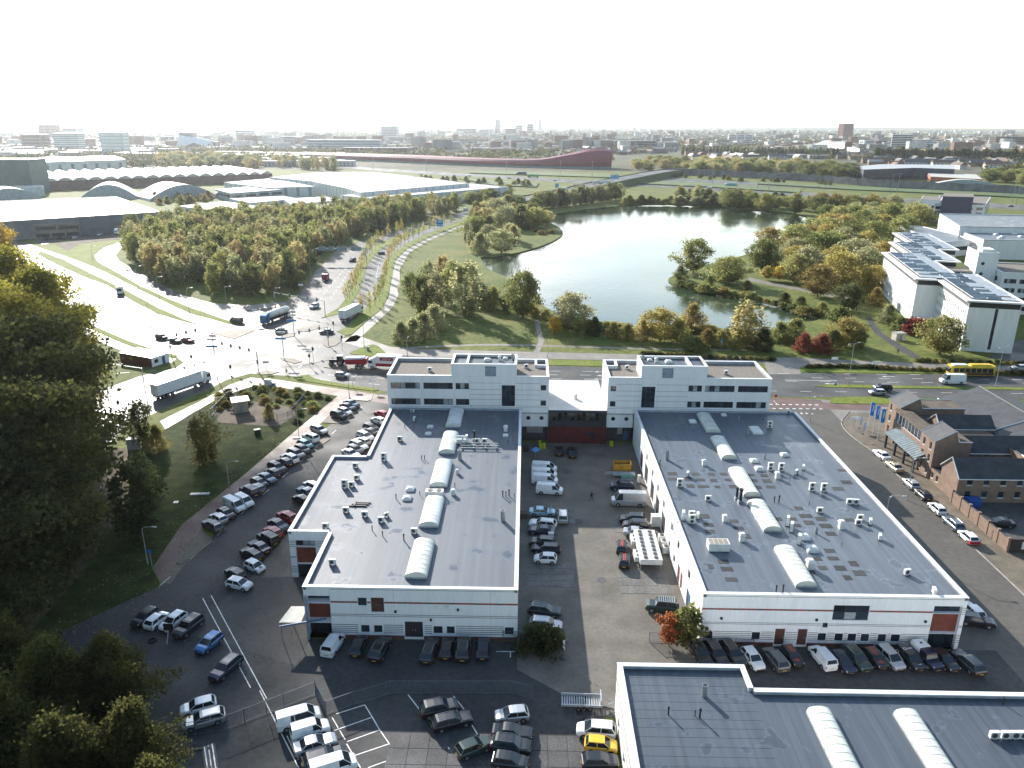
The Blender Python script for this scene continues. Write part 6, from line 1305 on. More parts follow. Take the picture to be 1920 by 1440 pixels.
for a, b in ((1200, 1130), (1225, 920), (1022, 1360)): x, y = G(*z3(a, b)); tree('slim', x, y, 5, 'olive', 'bare sapling on the lawn side of the cycle path', 'young street trees', .6)
# ---- left foreground
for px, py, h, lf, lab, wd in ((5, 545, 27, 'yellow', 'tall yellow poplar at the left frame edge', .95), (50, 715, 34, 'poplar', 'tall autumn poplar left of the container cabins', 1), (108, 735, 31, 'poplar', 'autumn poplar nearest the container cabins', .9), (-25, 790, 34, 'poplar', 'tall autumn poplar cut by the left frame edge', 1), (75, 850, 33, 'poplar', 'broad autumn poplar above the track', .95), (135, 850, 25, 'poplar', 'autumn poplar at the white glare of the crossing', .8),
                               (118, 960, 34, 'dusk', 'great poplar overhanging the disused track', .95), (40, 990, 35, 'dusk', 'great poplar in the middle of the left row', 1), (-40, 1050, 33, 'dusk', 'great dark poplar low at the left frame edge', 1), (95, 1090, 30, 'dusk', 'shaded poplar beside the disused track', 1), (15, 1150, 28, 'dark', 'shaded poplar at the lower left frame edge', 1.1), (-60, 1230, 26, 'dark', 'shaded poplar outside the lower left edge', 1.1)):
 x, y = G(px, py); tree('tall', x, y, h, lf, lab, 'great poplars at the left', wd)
for k, px, py, h, lf, lab, wd in (('poplar', 268, 838, 10, 'dark', 'slender dark tree beside the grey cabinet', .95), ('willow', 296, 846, 5.5, 'brown', 'russet bush right of the slender dark tree', .75), ('poplar', 387, 868, 10, 'brown', 'upright russet bush on the rough field', 1.35), ('poplar', 262, 1010, 13, 'dark', 'dark upright willow beside the disused track', 1.2), ('willow', 272, 930, 8, 'green', 'green willow bush above the dark upright one', .7)):
 x, y = G(px, py); tree(k, x, y, h, lf, lab, 'trees on the rough field', wd)
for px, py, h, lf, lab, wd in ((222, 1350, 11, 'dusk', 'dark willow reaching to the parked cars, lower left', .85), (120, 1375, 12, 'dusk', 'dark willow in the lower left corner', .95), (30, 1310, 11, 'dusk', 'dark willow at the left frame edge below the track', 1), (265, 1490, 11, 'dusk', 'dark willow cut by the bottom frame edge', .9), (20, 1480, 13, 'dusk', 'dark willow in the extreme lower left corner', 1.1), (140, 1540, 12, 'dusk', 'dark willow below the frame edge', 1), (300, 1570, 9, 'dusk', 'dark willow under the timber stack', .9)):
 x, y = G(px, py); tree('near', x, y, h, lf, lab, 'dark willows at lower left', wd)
for i, p in enumerate(scatter(GP([(410, 742), (470, 726), (560, 735), (620, 745), (560, 800), (540, 770), (480, 752), (412, 770)]), 2.6, 34)): tree('bush', p[0], p[1], rnd.uniform(.7, 1.4), rnd.choice(['green', 'olive', 'dark', 'brown']), 'low scrub bush round the fenced plot', 'scrub bushes round the fenced plot', 1.5)
x, y = G(505, 785); tree('willow', x, y, 3.5, 'brown', 'brown bush inside the fenced plot', 'trees on the rough field', .8)
x, y = G(1254, 1212); tree('young', x, y, 4.6, 'red', 'flaming red young maple at the courtyard gate', None, .85)
x, y = G(1286, 1212); tree('young', x, y, 5.6, 'green', 'green young tree beside the red maple', None, 1)
for px, py, lab in ((1003, 1218, 'dark round shrub at the left of the gate bed'), (1028, 1215, 'dark round shrub at the right of the gate bed')): x, y = G(px, py); tree('bush', x, y, 3, 'dark', lab, 'shrubs in the gate bed', .95)
# hedges along the road
for pts_, lab in ((((1205, 664), (1300, 671), (1450, 676)), 'road'), (((1515, 690), (1600, 690), (1760, 697), (1920, 704)), 'lane'), (((1720, 678), (1920, 684)), 'white office')):
 for p in offset_path(GC(list(pts_), 14), 0): tree('bush', p[0], p[1], rnd.uniform(.8, 1.2), rnd.choice(['dark', 'green', 'brown']), f'clipped hedge bush along the {lab}', 'clipped hedge bushes', 1.3)
# ---- middle distance
for i in range(46): px = 1280 + i * 6.4; x, y = G(px, 291 + i * .12); tree('lombardy', x, y, rnd.uniform(17, 22), rnd.choice(['green', 'dark', 'olive']), 'poplar of the long row behind the right suburb', 'poplars of the long row', 1.3)
for i in range(48): px = 1640 + i * 6.2; x, y = G(px, 300 + i * .12); tree('lombardy', x, y, rnd.uniform(19, 25), rnd.choice(['dark', 'dark', 'green', 'gold']), 'dark poplar of the row right of the banded tower', 'dark poplars at right', 1.5)
for i, px in enumerate((1777, 1795, 1812, 1830)): x, y = G(px, 398 + i * .5); tree('young', x, y, 9, ('red', 'brown', 'red', 'purple')[i], 'red autumn tree before the motorway office', 'red trees by the motorway office', 1.2)
for poly, n, k, lf, lab, h in (([(300, 311), (480, 318), (480, 306), (310, 298)], 46, 'round', ('grey', 'green', 'pale'), 'tree of the belt behind the barrel roof hall', 14), ([(505, 313), (640, 323), (640, 314), (510, 305)], 30, 'poplar', ('pale', 'grey'), 'pale tree of the motorway belt', 16), ([(1515, 330), (1600, 340), (1610, 330), (1530, 320)], 40, 'round', ('dark', 'green'), 'dark tree of the block beside the school', 13),
        ([(1180, 318), (1300, 325), (1560, 326), (1560, 312), (1200, 306)], 110, 'round', ('pale', 'olive', 'grey', 'green'), 'tree beyond the flyover', 13), ([(1840, 340), (1960, 350), (1960, 338), (1850, 330)], 26, 'round', ('green', 'olive'), 'tree beside the orange building', 12), ([(395, 382), (300, 385), (290, 375), (395, 373)], 16, 'willow', ('brown', 'olive', 'gold'), 'scrub tree beside the grey hall', 6),
        ([(830, 385), (900, 372), (960, 362), (965, 368), (900, 382)], 16, 'round', ('green', 'olive'), 'round tree beside the striped shed', 8), ([(1270, 372), (1400, 380), (1400, 372), (1270, 364)], 22, 'willow', ('pale', 'grey', 'green'), 'tree between motorway and lake', 8), ([(1420, 384), (1740, 404), (1740, 394), (1420, 374)], 34, 'willow', ('grey', 'green', 'olive', 'dark'), 'tree on the slope below the motorway', 7), ([(1200, 331), (1560, 349), (1560, 345), (1200, 327)], 26, 'willow', ('dark', 'green'), 'dark shrub tree on the motorway bank', 5), ([(700, 340), (860, 346), (1000, 352), (1000, 346), (860, 338)], 24, 'willow', ('green', 'dark', 'grey'), 'shrub tree on the motorway slope left of the flyover', 6)):
 for p in scatter(GP(poly), 5, n): tree(k, p[0], p[1], h * rnd.uniform(.75, 1.2), rnd.choice(lf), lab, lab.replace('tree', 'trees', 1), rnd.uniform(1, 1.4))

# fallen leaves over the lower left streets and verges
fl_ = scatter([(-66, 72), (-40, 62), (-30, 84), (-36, 100), (-44, 150), (-40, 180), (-50, 182), (-62, 110)], .01, 2600, 9000)
fo = bpy.data.objects.new('fallen_leaves', leaf_mesh('fallen_leaves', np.array([(p[0], p[1], .06) for p in fl_]), .16, LEAF['pale'], .9)); C.objects.link(fo); tag(fo, 'fallen autumn leaves strewn over the street and cycle path', 'leaves', None, 'stuff')
# ================================================================== far city: houses one can still tell apart, the rest as one mass
roofs_ = [M('far_roof_red', (.17, .085, .06), .8, .15, .05), M('far_roof_grey', (.10, .10, .105), .7, .15, .05), M('far_roof_pale', (.34, .33, .31), .6, .15, .05), M('far_roof_brown', (.12, .085, .065), .8, .15, .05)]
walls_ = [M('far_wall_brick', (.20, .125, .095), .85, .12, .05), M('far_wall_white', (.48, .47, .45), .7, .1, .05), M('far_wall_grey', (.22, .215, .21), .8, .1, .05)]
def house_meshes(w_, d, h, flat, wm, rm):
 wl_ = MB().box(-w_ / 2, w_ / 2, -d / 2, d / 2, 0, h)
 if flat: rf = MB().box(-w_ / 2 - .2, w_ / 2 + .2, -d / 2 - .2, d / 2 + .2, h, h + .5)
 else:
  rf = MB().add([(-w_ / 2 - .3, -d / 2 - .4, h), (w_ / 2 + .3, -d / 2 - .4, h), (w_ / 2 + .3, d / 2 + .4, h), (-w_ / 2 - .3, d / 2 + .4, h), (-w_ / 2 - .3, 0, h + d * .42), (w_ / 2 + .3, 0, h + d * .42)], [(0, 1, 5, 4), (2, 3, 4, 5), (0, 4, 3), (1, 2, 5)])
 wi = MB()
 for s in (-1,):
  for i in range(max(2, int(w_ / 6))):
   for j in range(max(1, int(h / 3.2))): x = -w_ / 2 + (i + .5) * w_ / max(2, int(w_ / 6)); wi.box(x - 1, x + 1, s * d / 2 - .05, s * d / 2, 1 + j * 3, 2.4 + j * 3)
 return wl_.mesh('wall', wm), rf.mesh('roof', rm), wi.mesh('window', glass_m)
HP = [(house_meshes(*a, walls_[i % 3], roofs_[j]), a) for i, a in enumerate(((24, 9, 6, False), (36, 10, 6.5, False), (18, 10, 6, False), (48, 11, 6, False), (30, 14, 10, True), (42, 18, 7, True), (22, 16, 14, True), (60, 24, 8, True))) for j in range(4)]
WORD = {False: ('row of gabled houses', 'house'), True: ('flat-roofed block', 'building')}
RW_ = ('red roofed', 'grey roofed', 'pale roofed', 'brown roofed')
used_ = []
def clear_of(x, y, d):
 return all((x - a) ** 2 + (y - b) ** 2 > d * d for a, b in used_)
def far_house(px, py, where, kinds, rz):
 x, y = G(px, py); i = rnd.choice(kinds) * 4 + (rnd.choice((2, 2, 2, 1)) if 'hazy' in where else rnd.randrange(4)); (ms, a) = HP[i]; used_.append((x, y))
 w_, c_ = WORD[a[3]]
 t = thing('terrace_house' if not a[3] else 'city_block', f'{RW_[i % 4]} {w_} {where}', c_, (x, y, 0), rz, f'houses {where}')
 for nm, me in zip(('wall', 'roof', 'window'), ms): inst(nm, me, t)
n_ = 0
for (x0, x1, y0, y1, n, where, kinds, rz) in ((1290, 1420, 291, 302, 26, 'in the suburb right of the flyover', (0, 1, 2, 3), .1), (1060, 1240, 281, 291, 30, 'behind the crimson building', (0, 1, 2, 3), .5), (1640, 1920, 296, 318, 44, 'in the dark suburb at right', (0, 1, 3), -.1), (1440, 1660, 289, 300, 24, 'beyond the noise barrier', (0, 1, 5), -.05),
            (760, 1060, 268, 285, 40, 'in the district behind the crimson building', (1, 4, 5, 7), .2), (0, 320, 258, 296, 60, 'in the hazy industrial quarter', (5, 7, 7), .05), (420, 640, 290, 312, 26, 'in the hazy sheds before the crimson building', (5, 7), .1), (420, 720, 262, 284, 34, 'in the hazy district left of centre', (4, 5, 6, 7), .1), (1280, 1560, 262, 278, 30, 'in the far town right of centre', (1, 4, 5), .1), (1650, 1920, 262, 284, 30, 'in the far town at the right edge', (1, 4, 5, 7), .1)):
 k = 0
 for _ in range(n * 6):
  if k >= n: break
  px, py = rnd.uniform(x0, x1), rnd.uniform(y0, y1); x, y = G(px, py)
  if clear_of(x, y, 34 if y < 2200 else 55): far_house(px, py, where, kinds, rz + rnd.choice((0, 0, math.pi / 2))); k += 1
# the rest of the town and its trees
def far_mass():
 N = 5200; mb = MB(); R2 = random.Random(5)
 for _ in range(N):
  y = 1900 * math.exp(R2.uniform(0, 1.75)); x = R2.uniform(-.8, .8) * y
  k = R2.random(); w_, d, h = (R2.uniform(20, 60), R2.uniform(9, 20), R2.uniform(5, 9)) if k < .9 else (R2.uniform(25, 50), R2.uniform(14, 20), R2.uniform(12, 30))
  mb.cbox(x, y, 0, w_, d, h, R2.randrange(3), R2.choice((0, .3, 1.2, 1.57)))
  o = len(mb.v) - 8; rm_ = 3 + R2.randrange(4); mb.m[-5] = rm_
 o = mb.build('distant_houses', walls_ + roofs_); tag(o, 'countless small distant houses of the hazy city', 'city', None, 'stuff')
far_mass()
def far_trees():
 r_ = np.random.default_rng(3); N = 17000
 y = 1150 * np.exp(r_.uniform(0, 2.35, N)); x = r_.uniform(-.85, .85, N) * y
 m = np.sin(x / 260) * np.sin(y / 330) + .6 * np.sin(x / 90 + 1) * np.sin(y / 120) + r_.normal(0, .35, N) > .05
 m &= ~((y < 1480) & (x > -430) & (x < 330)); x, y = x[m], y[m]
 for nm, sel, leaf in (('distant_trees', slice(0, None, 2), 'green'), ('distant_autumn_trees', slice(1, None, 2), 'pale')):
  X, Y = x[sel], y[sel]; n = len(X); per = 22
  h = r_.uniform(8, 15, n); wd = r_.uniform(7, 16, n) * (1 + (Y > 3000) * 1.2)
  off = r_.normal(0, .34, (n, per, 3)); pos = np.empty((n, per, 3))
  pos[:, :, 0] = X[:, None] + off[:, :, 0] * wd[:, None]; pos[:, :, 1] = Y[:, None] + off[:, :, 1] * wd[:, None]; pos[:, :, 2] = np.clip(h[:, None] * (.5 + off[:, :, 2] * .62), .3, None)
  me = leaf_mesh(nm, pos.reshape(-1, 3), 4.0, leafmat('far_' + leaf, (.05, .07, .02) if leaf == 'green' else (.13, .12, .045), (.10, .115, .035) if leaf == 'green' else (.21, .18, .07), .3, 0, .01))
  o = bpy.data.objects.new(nm, me); C.objects.link(o); tag(o, f"hazy mass of {'green' if leaf == 'green' else 'autumn'} trees across the far city", 'trees', None, 'stuff')
far_trees()
# far meadows near the horizon
for i, (xa, xb, ya, yb) in enumerate(((2600, 5200, 6800, 7800), (2200, 4600, 8800, 9600), (4200, 7600, 7200, 8200))):
 surf('meadow', [(xa, ya), (xb, ya), (xb, yb), (xa, yb)], .5, M('far_meadow', (.16, .22, .07), .9, .1, .001))
# ================================================================== vehicles (x forward)
def paint(name, c, metal=0.0, rough=.3): return M(name, c, rough, .04, 1.5, metal=metal, spec=.5, coat=.5, local=True)
PAINT = {'black': paint('black_paint', (.012, .012, .014)), 'charcoal': paint('charcoal_paint', (.035, .037, .042), .3), 'grey': paint('grey_paint', (.12, .125, .13), .4), 'silver': paint('silver_paint', (.42, .43, .44), .5, .35), 'white': paint('white_paint', (.74, .75, .75)), 'navy': paint('navy_paint', (.016, .022, .05), .2),
         'blue': paint('blue_paint', (.03, .15, .36), .2), 'pale blue': paint('pale_blue_paint', (.30, .48, .58), .2), 'teal': paint('teal_paint', (.12, .28, .30), .2), 'red': paint('red_paint', (.36, .02, .03)), 'green': paint('green_paint', (.02, .04, .032)), 'yellow': paint('yellow_paint', (.72, .44, .02)), 'gold': paint('gold_paint', (.40, .36, .25), .4), 'slate': paint('slate_paint', (.10, .13, .17), .4)}
tyre_m = M('tyre', (.012, .012, .012), .85); rim_m = M('wheel_rim', (.35, .36, .37), .35, metal=.7); head_m = M('headlamp', (.75, .77, .78), .15, spec=.8); tail_m = M('tail_lamp', (.30, .012, .012), .25); plate_m = M('yellow_plate', (.65, .42, .03), .5); trim_m = M('black_trim', (.018, .018, .018), .6); cglass_m = glass_mat('car_glass', (.010, .013, .016), .04)
def loft(mb, secs, m=0):
 k = len(secs[0]); o = len(mb.v); mb.v += [p for s in secs for p in s]
 fs = [(o + i * k + j, o + i * k + (j + 1) % k, o + (i + 1) * k + (j + 1) % k, o + (i + 1) * k + j) for i in range(len(secs) - 1) for j in range(k)]
 fs += [tuple(o + j for j in range(k - 1, -1, -1)), tuple(o + (len(secs) - 1) * k + j for j in range(k))]
 mb.f += fs; mb.m += [m] * len(fs)
def sec(x, zb, zt, hw): return [(x, -hw * .9, zb), (x, hw * .9, zb), (x, hw, zb + .18), (x, hw, zt - .16), (x, hw * .86, zt), (x, -hw * .86, zt), (x, -hw, zt - .16), (x, -hw, zb + .18)]
WHEEL = {}
def wheel_mesh(r):
 if r not in WHEEL: WHEEL[r] = (MB().disc_x(0, 0, 0, r, .21, 16).mesh('tyre', tyre_m), MB().disc_x(0, 0, 0, r * .62, .23, 12).mesh('rim', rim_m))
 return WHEEL[r]
def car_proto(L, W, H, hood, belt, trunk, gf, rf, rr, gr, van=None, wr=.31, wb=None, rails=False):
 """list of (part name, mesh, local position, painted?) describing one car kind"""
 hw = W / 2; b = MB()
 loft(b, [sec(-L / 2, .42, trunk - .18, hw * .84), sec(-L / 2 + .10, .28, trunk - .02, hw * .94), sec(min(gr, -L / 2 + .3), .22, trunk, hw * .97), sec(gr + .35, .2, belt, hw), sec(gf - .5, .2, belt, hw), sec(gf, .2, belt - .02, hw), sec(L / 2 - .55, .22, hood, hw * .96), sec(L / 2 - .12, .26, hood - .12, hw * .86), sec(L / 2, .34, hood - .28, hw * .74)])
 g = MB(); zr = H - .07
 q = [(gf + .02, belt - .05, hw * .90), (gr - .02, belt - .05, hw * .90), (rf, zr, hw * .74), (rr, zr, hw * .74)]
 g.add([(q[1][0], -q[1][2], q[1][1]), (q[0][0], -q[0][2], q[0][1]), (q[0][0], q[0][2], q[0][1]), (q[1][0], q[1][2], q[1][1]), (rr, -q[3][2], zr), (rf, -q[2][2], zr), (rf, q[2][2], zr), (rr, q[3][2], zr)], [(0, 3, 2, 1), (4, 5, 6, 7), (0, 1, 5, 4), (1, 2, 6, 5), (2, 3, 7, 6), (3, 0, 4, 7)])
 r = MB(); t = hw * .745
 loft(r, [[(x, -t * k, zr - .015), (x, t * k, zr - .015), (x, t * k * .93, zr + z_), (x, -t * k * .93, zr + z_)] for x, k, z_ in ((rr - .06, .96, .015), (rr + .2, 1.02, .05), ((rf + rr) / 2, 1.03, .07), (rf - .25, 1.02, .055), (rf + .05, .95, .012))])
 pls = []
 for s in (-1, 1):
  pl = MB(); pls.append(pl); pl.tube([(gf + .02, s * hw * .905, belt - .05), (rf, s * hw * .745, zr)], .045, 4); pl = MB(); pls.append(pl); pl.tube([(gr - .02, s * hw * .905, belt - .05), (rr, s * hw * .745, zr)], .07, 4)
  xm = (gf + gr) / 2 * .5 + (rf + rr) / 2 * .5; pl = MB(); pls.append(pl); pl.tube([(xm, s * hw * .908, belt - .05), (xm - .05, s * hw * .75, zr)], .045, 4)
 if van is not None:   # blank sides behind the doors
  def at(z, x): return hw * .90 + (hw * .745 - hw * .90) * (z - belt + .05) / (zr - belt + .05)
  for s in (-1, 1):
   v = [(van, s * (at(belt - .05, 0) + .012), belt - .05), (gr - .03, s * (at(belt - .05, 0) + .012), belt - .05), (rr - .03, s * (at(zr, 0) + .012), zr), (van, s * (at(zr, 0) + .012), zr)]
   pl = MB(); pls.append(pl); pl.add(v, [(0, 1, 2, 3) if s < 0 else (3, 2, 1, 0)])
  pl = MB(); pls.append(pl); v = [(gr - .035, -hw * .9, belt - .05), (gr - .035, hw * .9, belt - .05), (gr - .032, hw * .86, belt + .15), (gr - .032, -hw * .86, belt + .15)]; pl.add(v, [(3, 2, 1, 0)])
 out = [('body', b.mesh('body', PAINT['white']), (0, 0, 0), 1), ('window', g.mesh('window', cglass_m), (0, 0, 0), 0), ('roof', r.mesh('roof', PAINT['white']), (0, 0, 0), 1), *[('pillar', q_.mesh('pillar', PAINT['white']), (0, 0, 0), 1) for q_ in pls]]
 wb = wb or L * .6
 ar = MB().disc_x(0, 0, 0, wr + .06, .06, 16).mesh('wheel_arch', trim_m)
 for x in (wb / 2 + .02, -wb / 2 + .02):
  for s in (-1, 1): out.append(('wheel', wr, (x, s * (hw - .105), wr), 2)); out.append(('wheel_arch', ar, (x, s * (hw - .026), wr + .03), 0))
 hl = MB().cbox(0, 0, 0, .14, .34, .14, 0, 0, .75).mesh('headlight', head_m); tlm = MB().box(-.03, .03, -.1, .1, 0, .26).mesh('tail_light', tail_m)
 for s in (-1, 1):
  out.append(('headlight', hl, (L / 2 - .16, s * hw * .66, hood - .30), 0)); out.append(('tail_light', tlm, (-L / 2 + .05, s * hw * .80, trunk - .42), 0))
  out.append(('mirror', MB().box(-.1, .06, -.09, .09, 0, .13).mesh('mirror', trim_m), (gf - .25, s * (hw + .06), belt + .0), 0))
 pm_ = MB().box(-.012, .012, -.26, .26, 0, .11).mesh('number_plate', plate_m); out.append(('number_plate', pm_, (-L / 2 - .005, 0, .52), 0)); out.append(('number_plate', pm_, (L / 2 + .01, 0, .40), 0))
 out.append(('bumper', MB().box(-.06, .06, -hw * .62, hw * .62, 0, .16).mesh('bumper', trim_m), (L / 2 - .02, 0, .33), 0))
 if rails: out.append(('roof_rail', MB().tube([(rr + .2, -t * .86, H + .03), (rf - .2, -t * .86, H + .03)], .025, 4).tube([(rr + .2, t * .86, H + .03), (rf - .2, t * .86, H + .03)], .025, 4).mesh('roof_rail', alu_m), (0, 0, 0), 0))
 return out
KIND = {'hatchback': car_proto(4.0, 1.72, 1.48, .98, .98, .98, 1.0, .25, -1.45, -1.85), 'small car': car_proto(3.6, 1.64, 1.5, .98, .98, .98, 1.0, .35, -1.3, -1.68, wr=.29), 'saloon': car_proto(4.65, 1.8, 1.44, .95, .97, 1.02, .95, .15, -1.0, -1.65, wr=.33), 'estate car': car_proto(4.75, 1.82, 1.5, .97, .98, .98, 1.1, .3, -1.75, -2.25, wr=.33, rails=True),
  'SUV': car_proto(4.5, 1.86, 1.7, 1.12, 1.12, 1.12, 1.05, .4, -1.65, -2.12, wr=.36, rails=True), 'off-roader': car_proto(4.4, 1.85, 1.85, 1.2, 1.2, 1.2, .85, .55, -1.95, -2.12, wr=.4), 'small van': car_proto(4.3, 1.78, 1.82, 1.08, 1.12, 1.12, 1.3, .65, -1.9, -2.08, van=.25), 'van': car_proto(4.95, 1.9, 1.98, 1.15, 1.22, 1.2, 1.85, 1.05, -2.3, -2.42, van=.55, wr=.33), 'crew van': car_proto(4.95, 1.9, 1.98, 1.15, 1.22, 1.2, 1.85, 1.05, -2.3, -2.42, van=-.9, wr=.33),
  'tall van': car_proto(6.3, 2.0, 2.65, 1.3, 1.35, 1.35, 2.45, 1.75, -3.0, -3.1, van=1.1, wr=.36, wb=3.9), 'MPV': car_proto(4.4, 1.8, 1.62, 1.0, 1.05, 1.05, 1.35, .5, -1.7, -2.08), 'mini': car_proto(3.72, 1.68, 1.42, .98, .98, .98, .75, .35, -1.35, -1.7, wr=.3)}
CARS = []
def car(kind, col, x, y, deg, where, group='parked cars', roof=None):
 t = thing({'SUV': 'suv_car', 'MPV': 'people_carrier'}.get(kind, kind.replace(' ', '_').replace('-', '_') + ('' if 'car' in kind or 'van' in kind else '_car')), f'{col} {kind} {where}', 'van' if 'van' in kind else 'car', (x, y, .03), R(deg), group)
 for nm, me, loc, fl in KIND[kind]:
  if fl == 2:
   ty, ri = wheel_mesh(me); w_ = inst('wheel', ty, t, loc); inst('rim', ri, w_)
  else:
   o = inst(nm, me, t, loc)
   if fl == 1: o.material_slots[0].link = 'OBJECT'; o.material_slots[0].material = PAINT[roof if roof and nm in ('roof', 'pillar') else col]
 CARS.append(t); return t
def row(org, s, lst, where, group='parked cars', z=.7):
 """cars surveyed at their middle (height z) in an enlarged crop"""
 out = []
 for (zx, zy, kind, col, deg, *lab) in lst:
  x, y = G(org[0] + zx / s, org[1] + zy / s, z); out.append(car(kind, col, x, y, deg, lab[0] if lab else where, group))
 return out
A1, A2 = -38, 142
row((380, 780), 6.546, [(1430, 165, 'estate car', 'silver', A1), (1325, 265, 'SUV', 'white', A2), (1258, 345, 'hatchback', 'teal', A1), (1225, 405, 'hatchback', 'charcoal', A1), (1150, 458, 'estate car', 'grey', A1), (1065, 518, 'SUV', 'white', A2), (1005, 560, 'hatchback', 'black', A2), (915, 625, 'estate car', 'charcoal', A1), (860, 690, 'hatchback', 'black', A2), (790, 758, 'saloon', 'slate', A1), (695, 818, 'hatchback', 'black', A1),
      (665, 880, 'hatchback', 'grey', A2), (570, 925, 'off-roader', 'navy', A2), (510, 1048, 'small van', 'white', A1), (290, 1195, 'hatchback', 'charcoal', A1), (190, 1250, 'hatchback', 'silver', A2), (120, 1338, 'estate car', 'grey', A2)], 'in the slanted bays along the red cycle path')
x, y = G(380 + 385 / 6.546, 780 + 1085 / 6.546, .9); vv = car('van', 'white', x, y, A1, 'with green and yellow logo, by the cycle path')
MB().box(-2.0, -1.2, -.965, -.955, 1.05, 1.6).build('logo', M('logo_green', (.10, .25, .06), .5), vv); MB().cyl(0, 0, 0, .012, .2, 14).build('logo_sun', M('logo_yellow', (.7, .6, .05), .5), vv, (-1.6, -.966, 1.33)).rotation_euler = (math.pi / 2, 0, 0)
row((480, 660), 7.385, [(1325, 712, 'saloon', 'slate', A1), (1275, 757, 'saloon', 'charcoal', A1), (1230, 822, 'hatchback', 'white', A1), (1145, 878, 'SUV', 'black', A1)], 'in the kerbed bay by the main road')
row((480, 660), 7.385, [(1735, 855, 'hatchback', 'red', A2), (1690, 945, 'hatchback', 'white', A2), (1590, 1045, 'hatchback', 'charcoal', A1), (1570, 1098, 'saloon', 'charcoal', A2), (1510, 1170, 'SUV', 'white', A1), (1475, 1232, 'hatchback', 'silver', A2), (1420, 1287, 'estate car', 'white', A1), (1375, 1347, 'hatchback', 'grey', A1), (1315, 1402, 'saloon', 'white', A1)], 'half hidden by the left shed roof')
row((380, 780), 6.546, [(1335, 850, 'hatchback', 'silver', A2), (1270, 925, 'saloon', 'slate', A2), (1210, 1022, 'hatchback', 'black', A2)], 'tucked against the left shed wall')
row((360, 940), 6.546, [(1170, 195, 'SUV', 'red', A2), (1065, 288, 'saloon', 'charcoal', A1), (990, 372, 'hatchback', 'red', A2), (930, 460, 'off-roader', 'black', A2), (820, 555, 'saloon', 'navy', A2), (725, 645, 'estate car', 'black', A2), (530, 885, 'hatchback', 'black', A2)], 'in the bays before the stepped shed wall')
x, y = G(360 + 770 / 6.546, 940 + 795 / 6.546, .7); fc = car('small car', 'white', x, y, -32, 'with black bonnet stripes on the forecourt'); MB().box(.95, 1.65, -.2, -.06, .985, .995).box(.95, 1.65, .06, .2, .985, .995).build('stripe', trim_m, fc)
x, y = G(360 + 580 / 6.546, 940 + 1010 / 6.546, .7); car('hatchback', 'white', x, y, -18, 'standing alone at the forecourt edge')
D1 = -111
row((240, 1100), 4.966, [(160, 280, 'hatchback', 'charcoal', D1, 'leftmost of the four beside the dark willow'), (270, 310, 'small car', 'white', D1 + 183, 'second of the four beside the dark willow'), (420, 318, 'hatchback', 'white', D1, 'behind the small sign by the willow'), (565, 368, 'SUV', 'charcoal', D1, 'rightmost of the four beside the willow'), (755, 518, 'hatchback', 'blue', D1, 'alone between willow and white lines'), (910, 748, 'estate car', 'navy', D1, 'straddling the white line'), (655, 1112, 'hatchback', 'white', 205, 'nosing into the willow, upper one'), (705, 1232, 'estate car', 'silver', 205, 'nosing into the willow at the fence')], '')
row((500, 1040), 3.6, [(450, 605, 'small van', 'white', 78), (620, 612, 'hatchback', 'black', 88), (765, 638, 'SUV', 'black', 80), (1100, 642, 'estate car', 'charcoal', 84), (1215, 630, 'hatchback', 'black', 90), (1327, 635, 'SUV', 'charcoal', 90), (1462, 632, 'hatchback', 'navy', 90)], 'parked along the front of the left shed')
row((500, 1180), 5.539, [(330, 925, 'crew van', 'white', 25, 'topmost of the slanted row in the fenced yard'), (450, 1045, 'small van', 'white', 25, 'below the crew van in the fenced yard'), (505, 1185, 'saloon', 'silver', 25, 'third of the slanted row in the fenced yard'), (600, 1325, 'estate car', 'charcoal', 25, 'fourth of the slanted row in the fenced yard'), (690, 1430, 'van', 'white', 25, 'cut by the bottom frame edge in the fenced yard')], '')
row((500, 1040), 3.6, [(1165, 1035, 'SUV', 'black', 18, 'upper of two near the middle of the fenced yard'), (1250, 1118, 'estate car', 'black', 20, 'lower of two near the middle of the fenced yard'), (1395, 1295, 'hatchback', 'green', 30, 'standing askew in the fenced yard'), (1655, 1078, 'hatchback', 'silver', 190, 'topmost of the right column in the fenced yard'), (1660, 1195, 'saloon', 'black', -5, 'second of the right column in the fenced yard'), (1650, 1285, 'SUV', 'black', -8, 'third of the right column in the fenced yard'), (1645, 1392, 'hatchback', 'black', -8, 'lowest of the right column in the fenced yard')], '')
row((940, 1040), 3.6, [(640, 1182, 'MPV', 'white', 175, 'beside the near shed wall above the yellow car'), (672, 1282, 'small car', 'yellow', -6, 'beside the near shed wall'), (665, 1392, 'hatchback', 'black', 2, 'below the yellow car at the frame edge'), (292, 370, 'estate car', 'charcoal', -10, 'at the courtyard entrance, upper of two'), (300, 475, 'SUV', 'silver', -8, 'at the courtyard entrance, lower of two')], '')
x, y = G(940 + 1080 / 3.6, 1040 + 345 / 3.6, .8); lr = car('off-roader', 'green', x, y, 172, 'with roof rack by the red maple')
rk = MB()
for i in range(8): rk.box(-1.75 + i * .3, -1.68 + i * .3, -.68, .68, 1.95, 2.0)
rk.box(-1.8, .5, -.7, -.66, 1.95, 2.02).box(-1.8, .5, .66, .7, 1.95, 2.02).build('roof_rack', alu_m, lr); MB().disc_x(0, 0, 0, .38, .2, 14).build('spare_wheel', tyre_m, lr, (-2.3, 0, .95), math.pi / 2)
c5 = (940, 780)
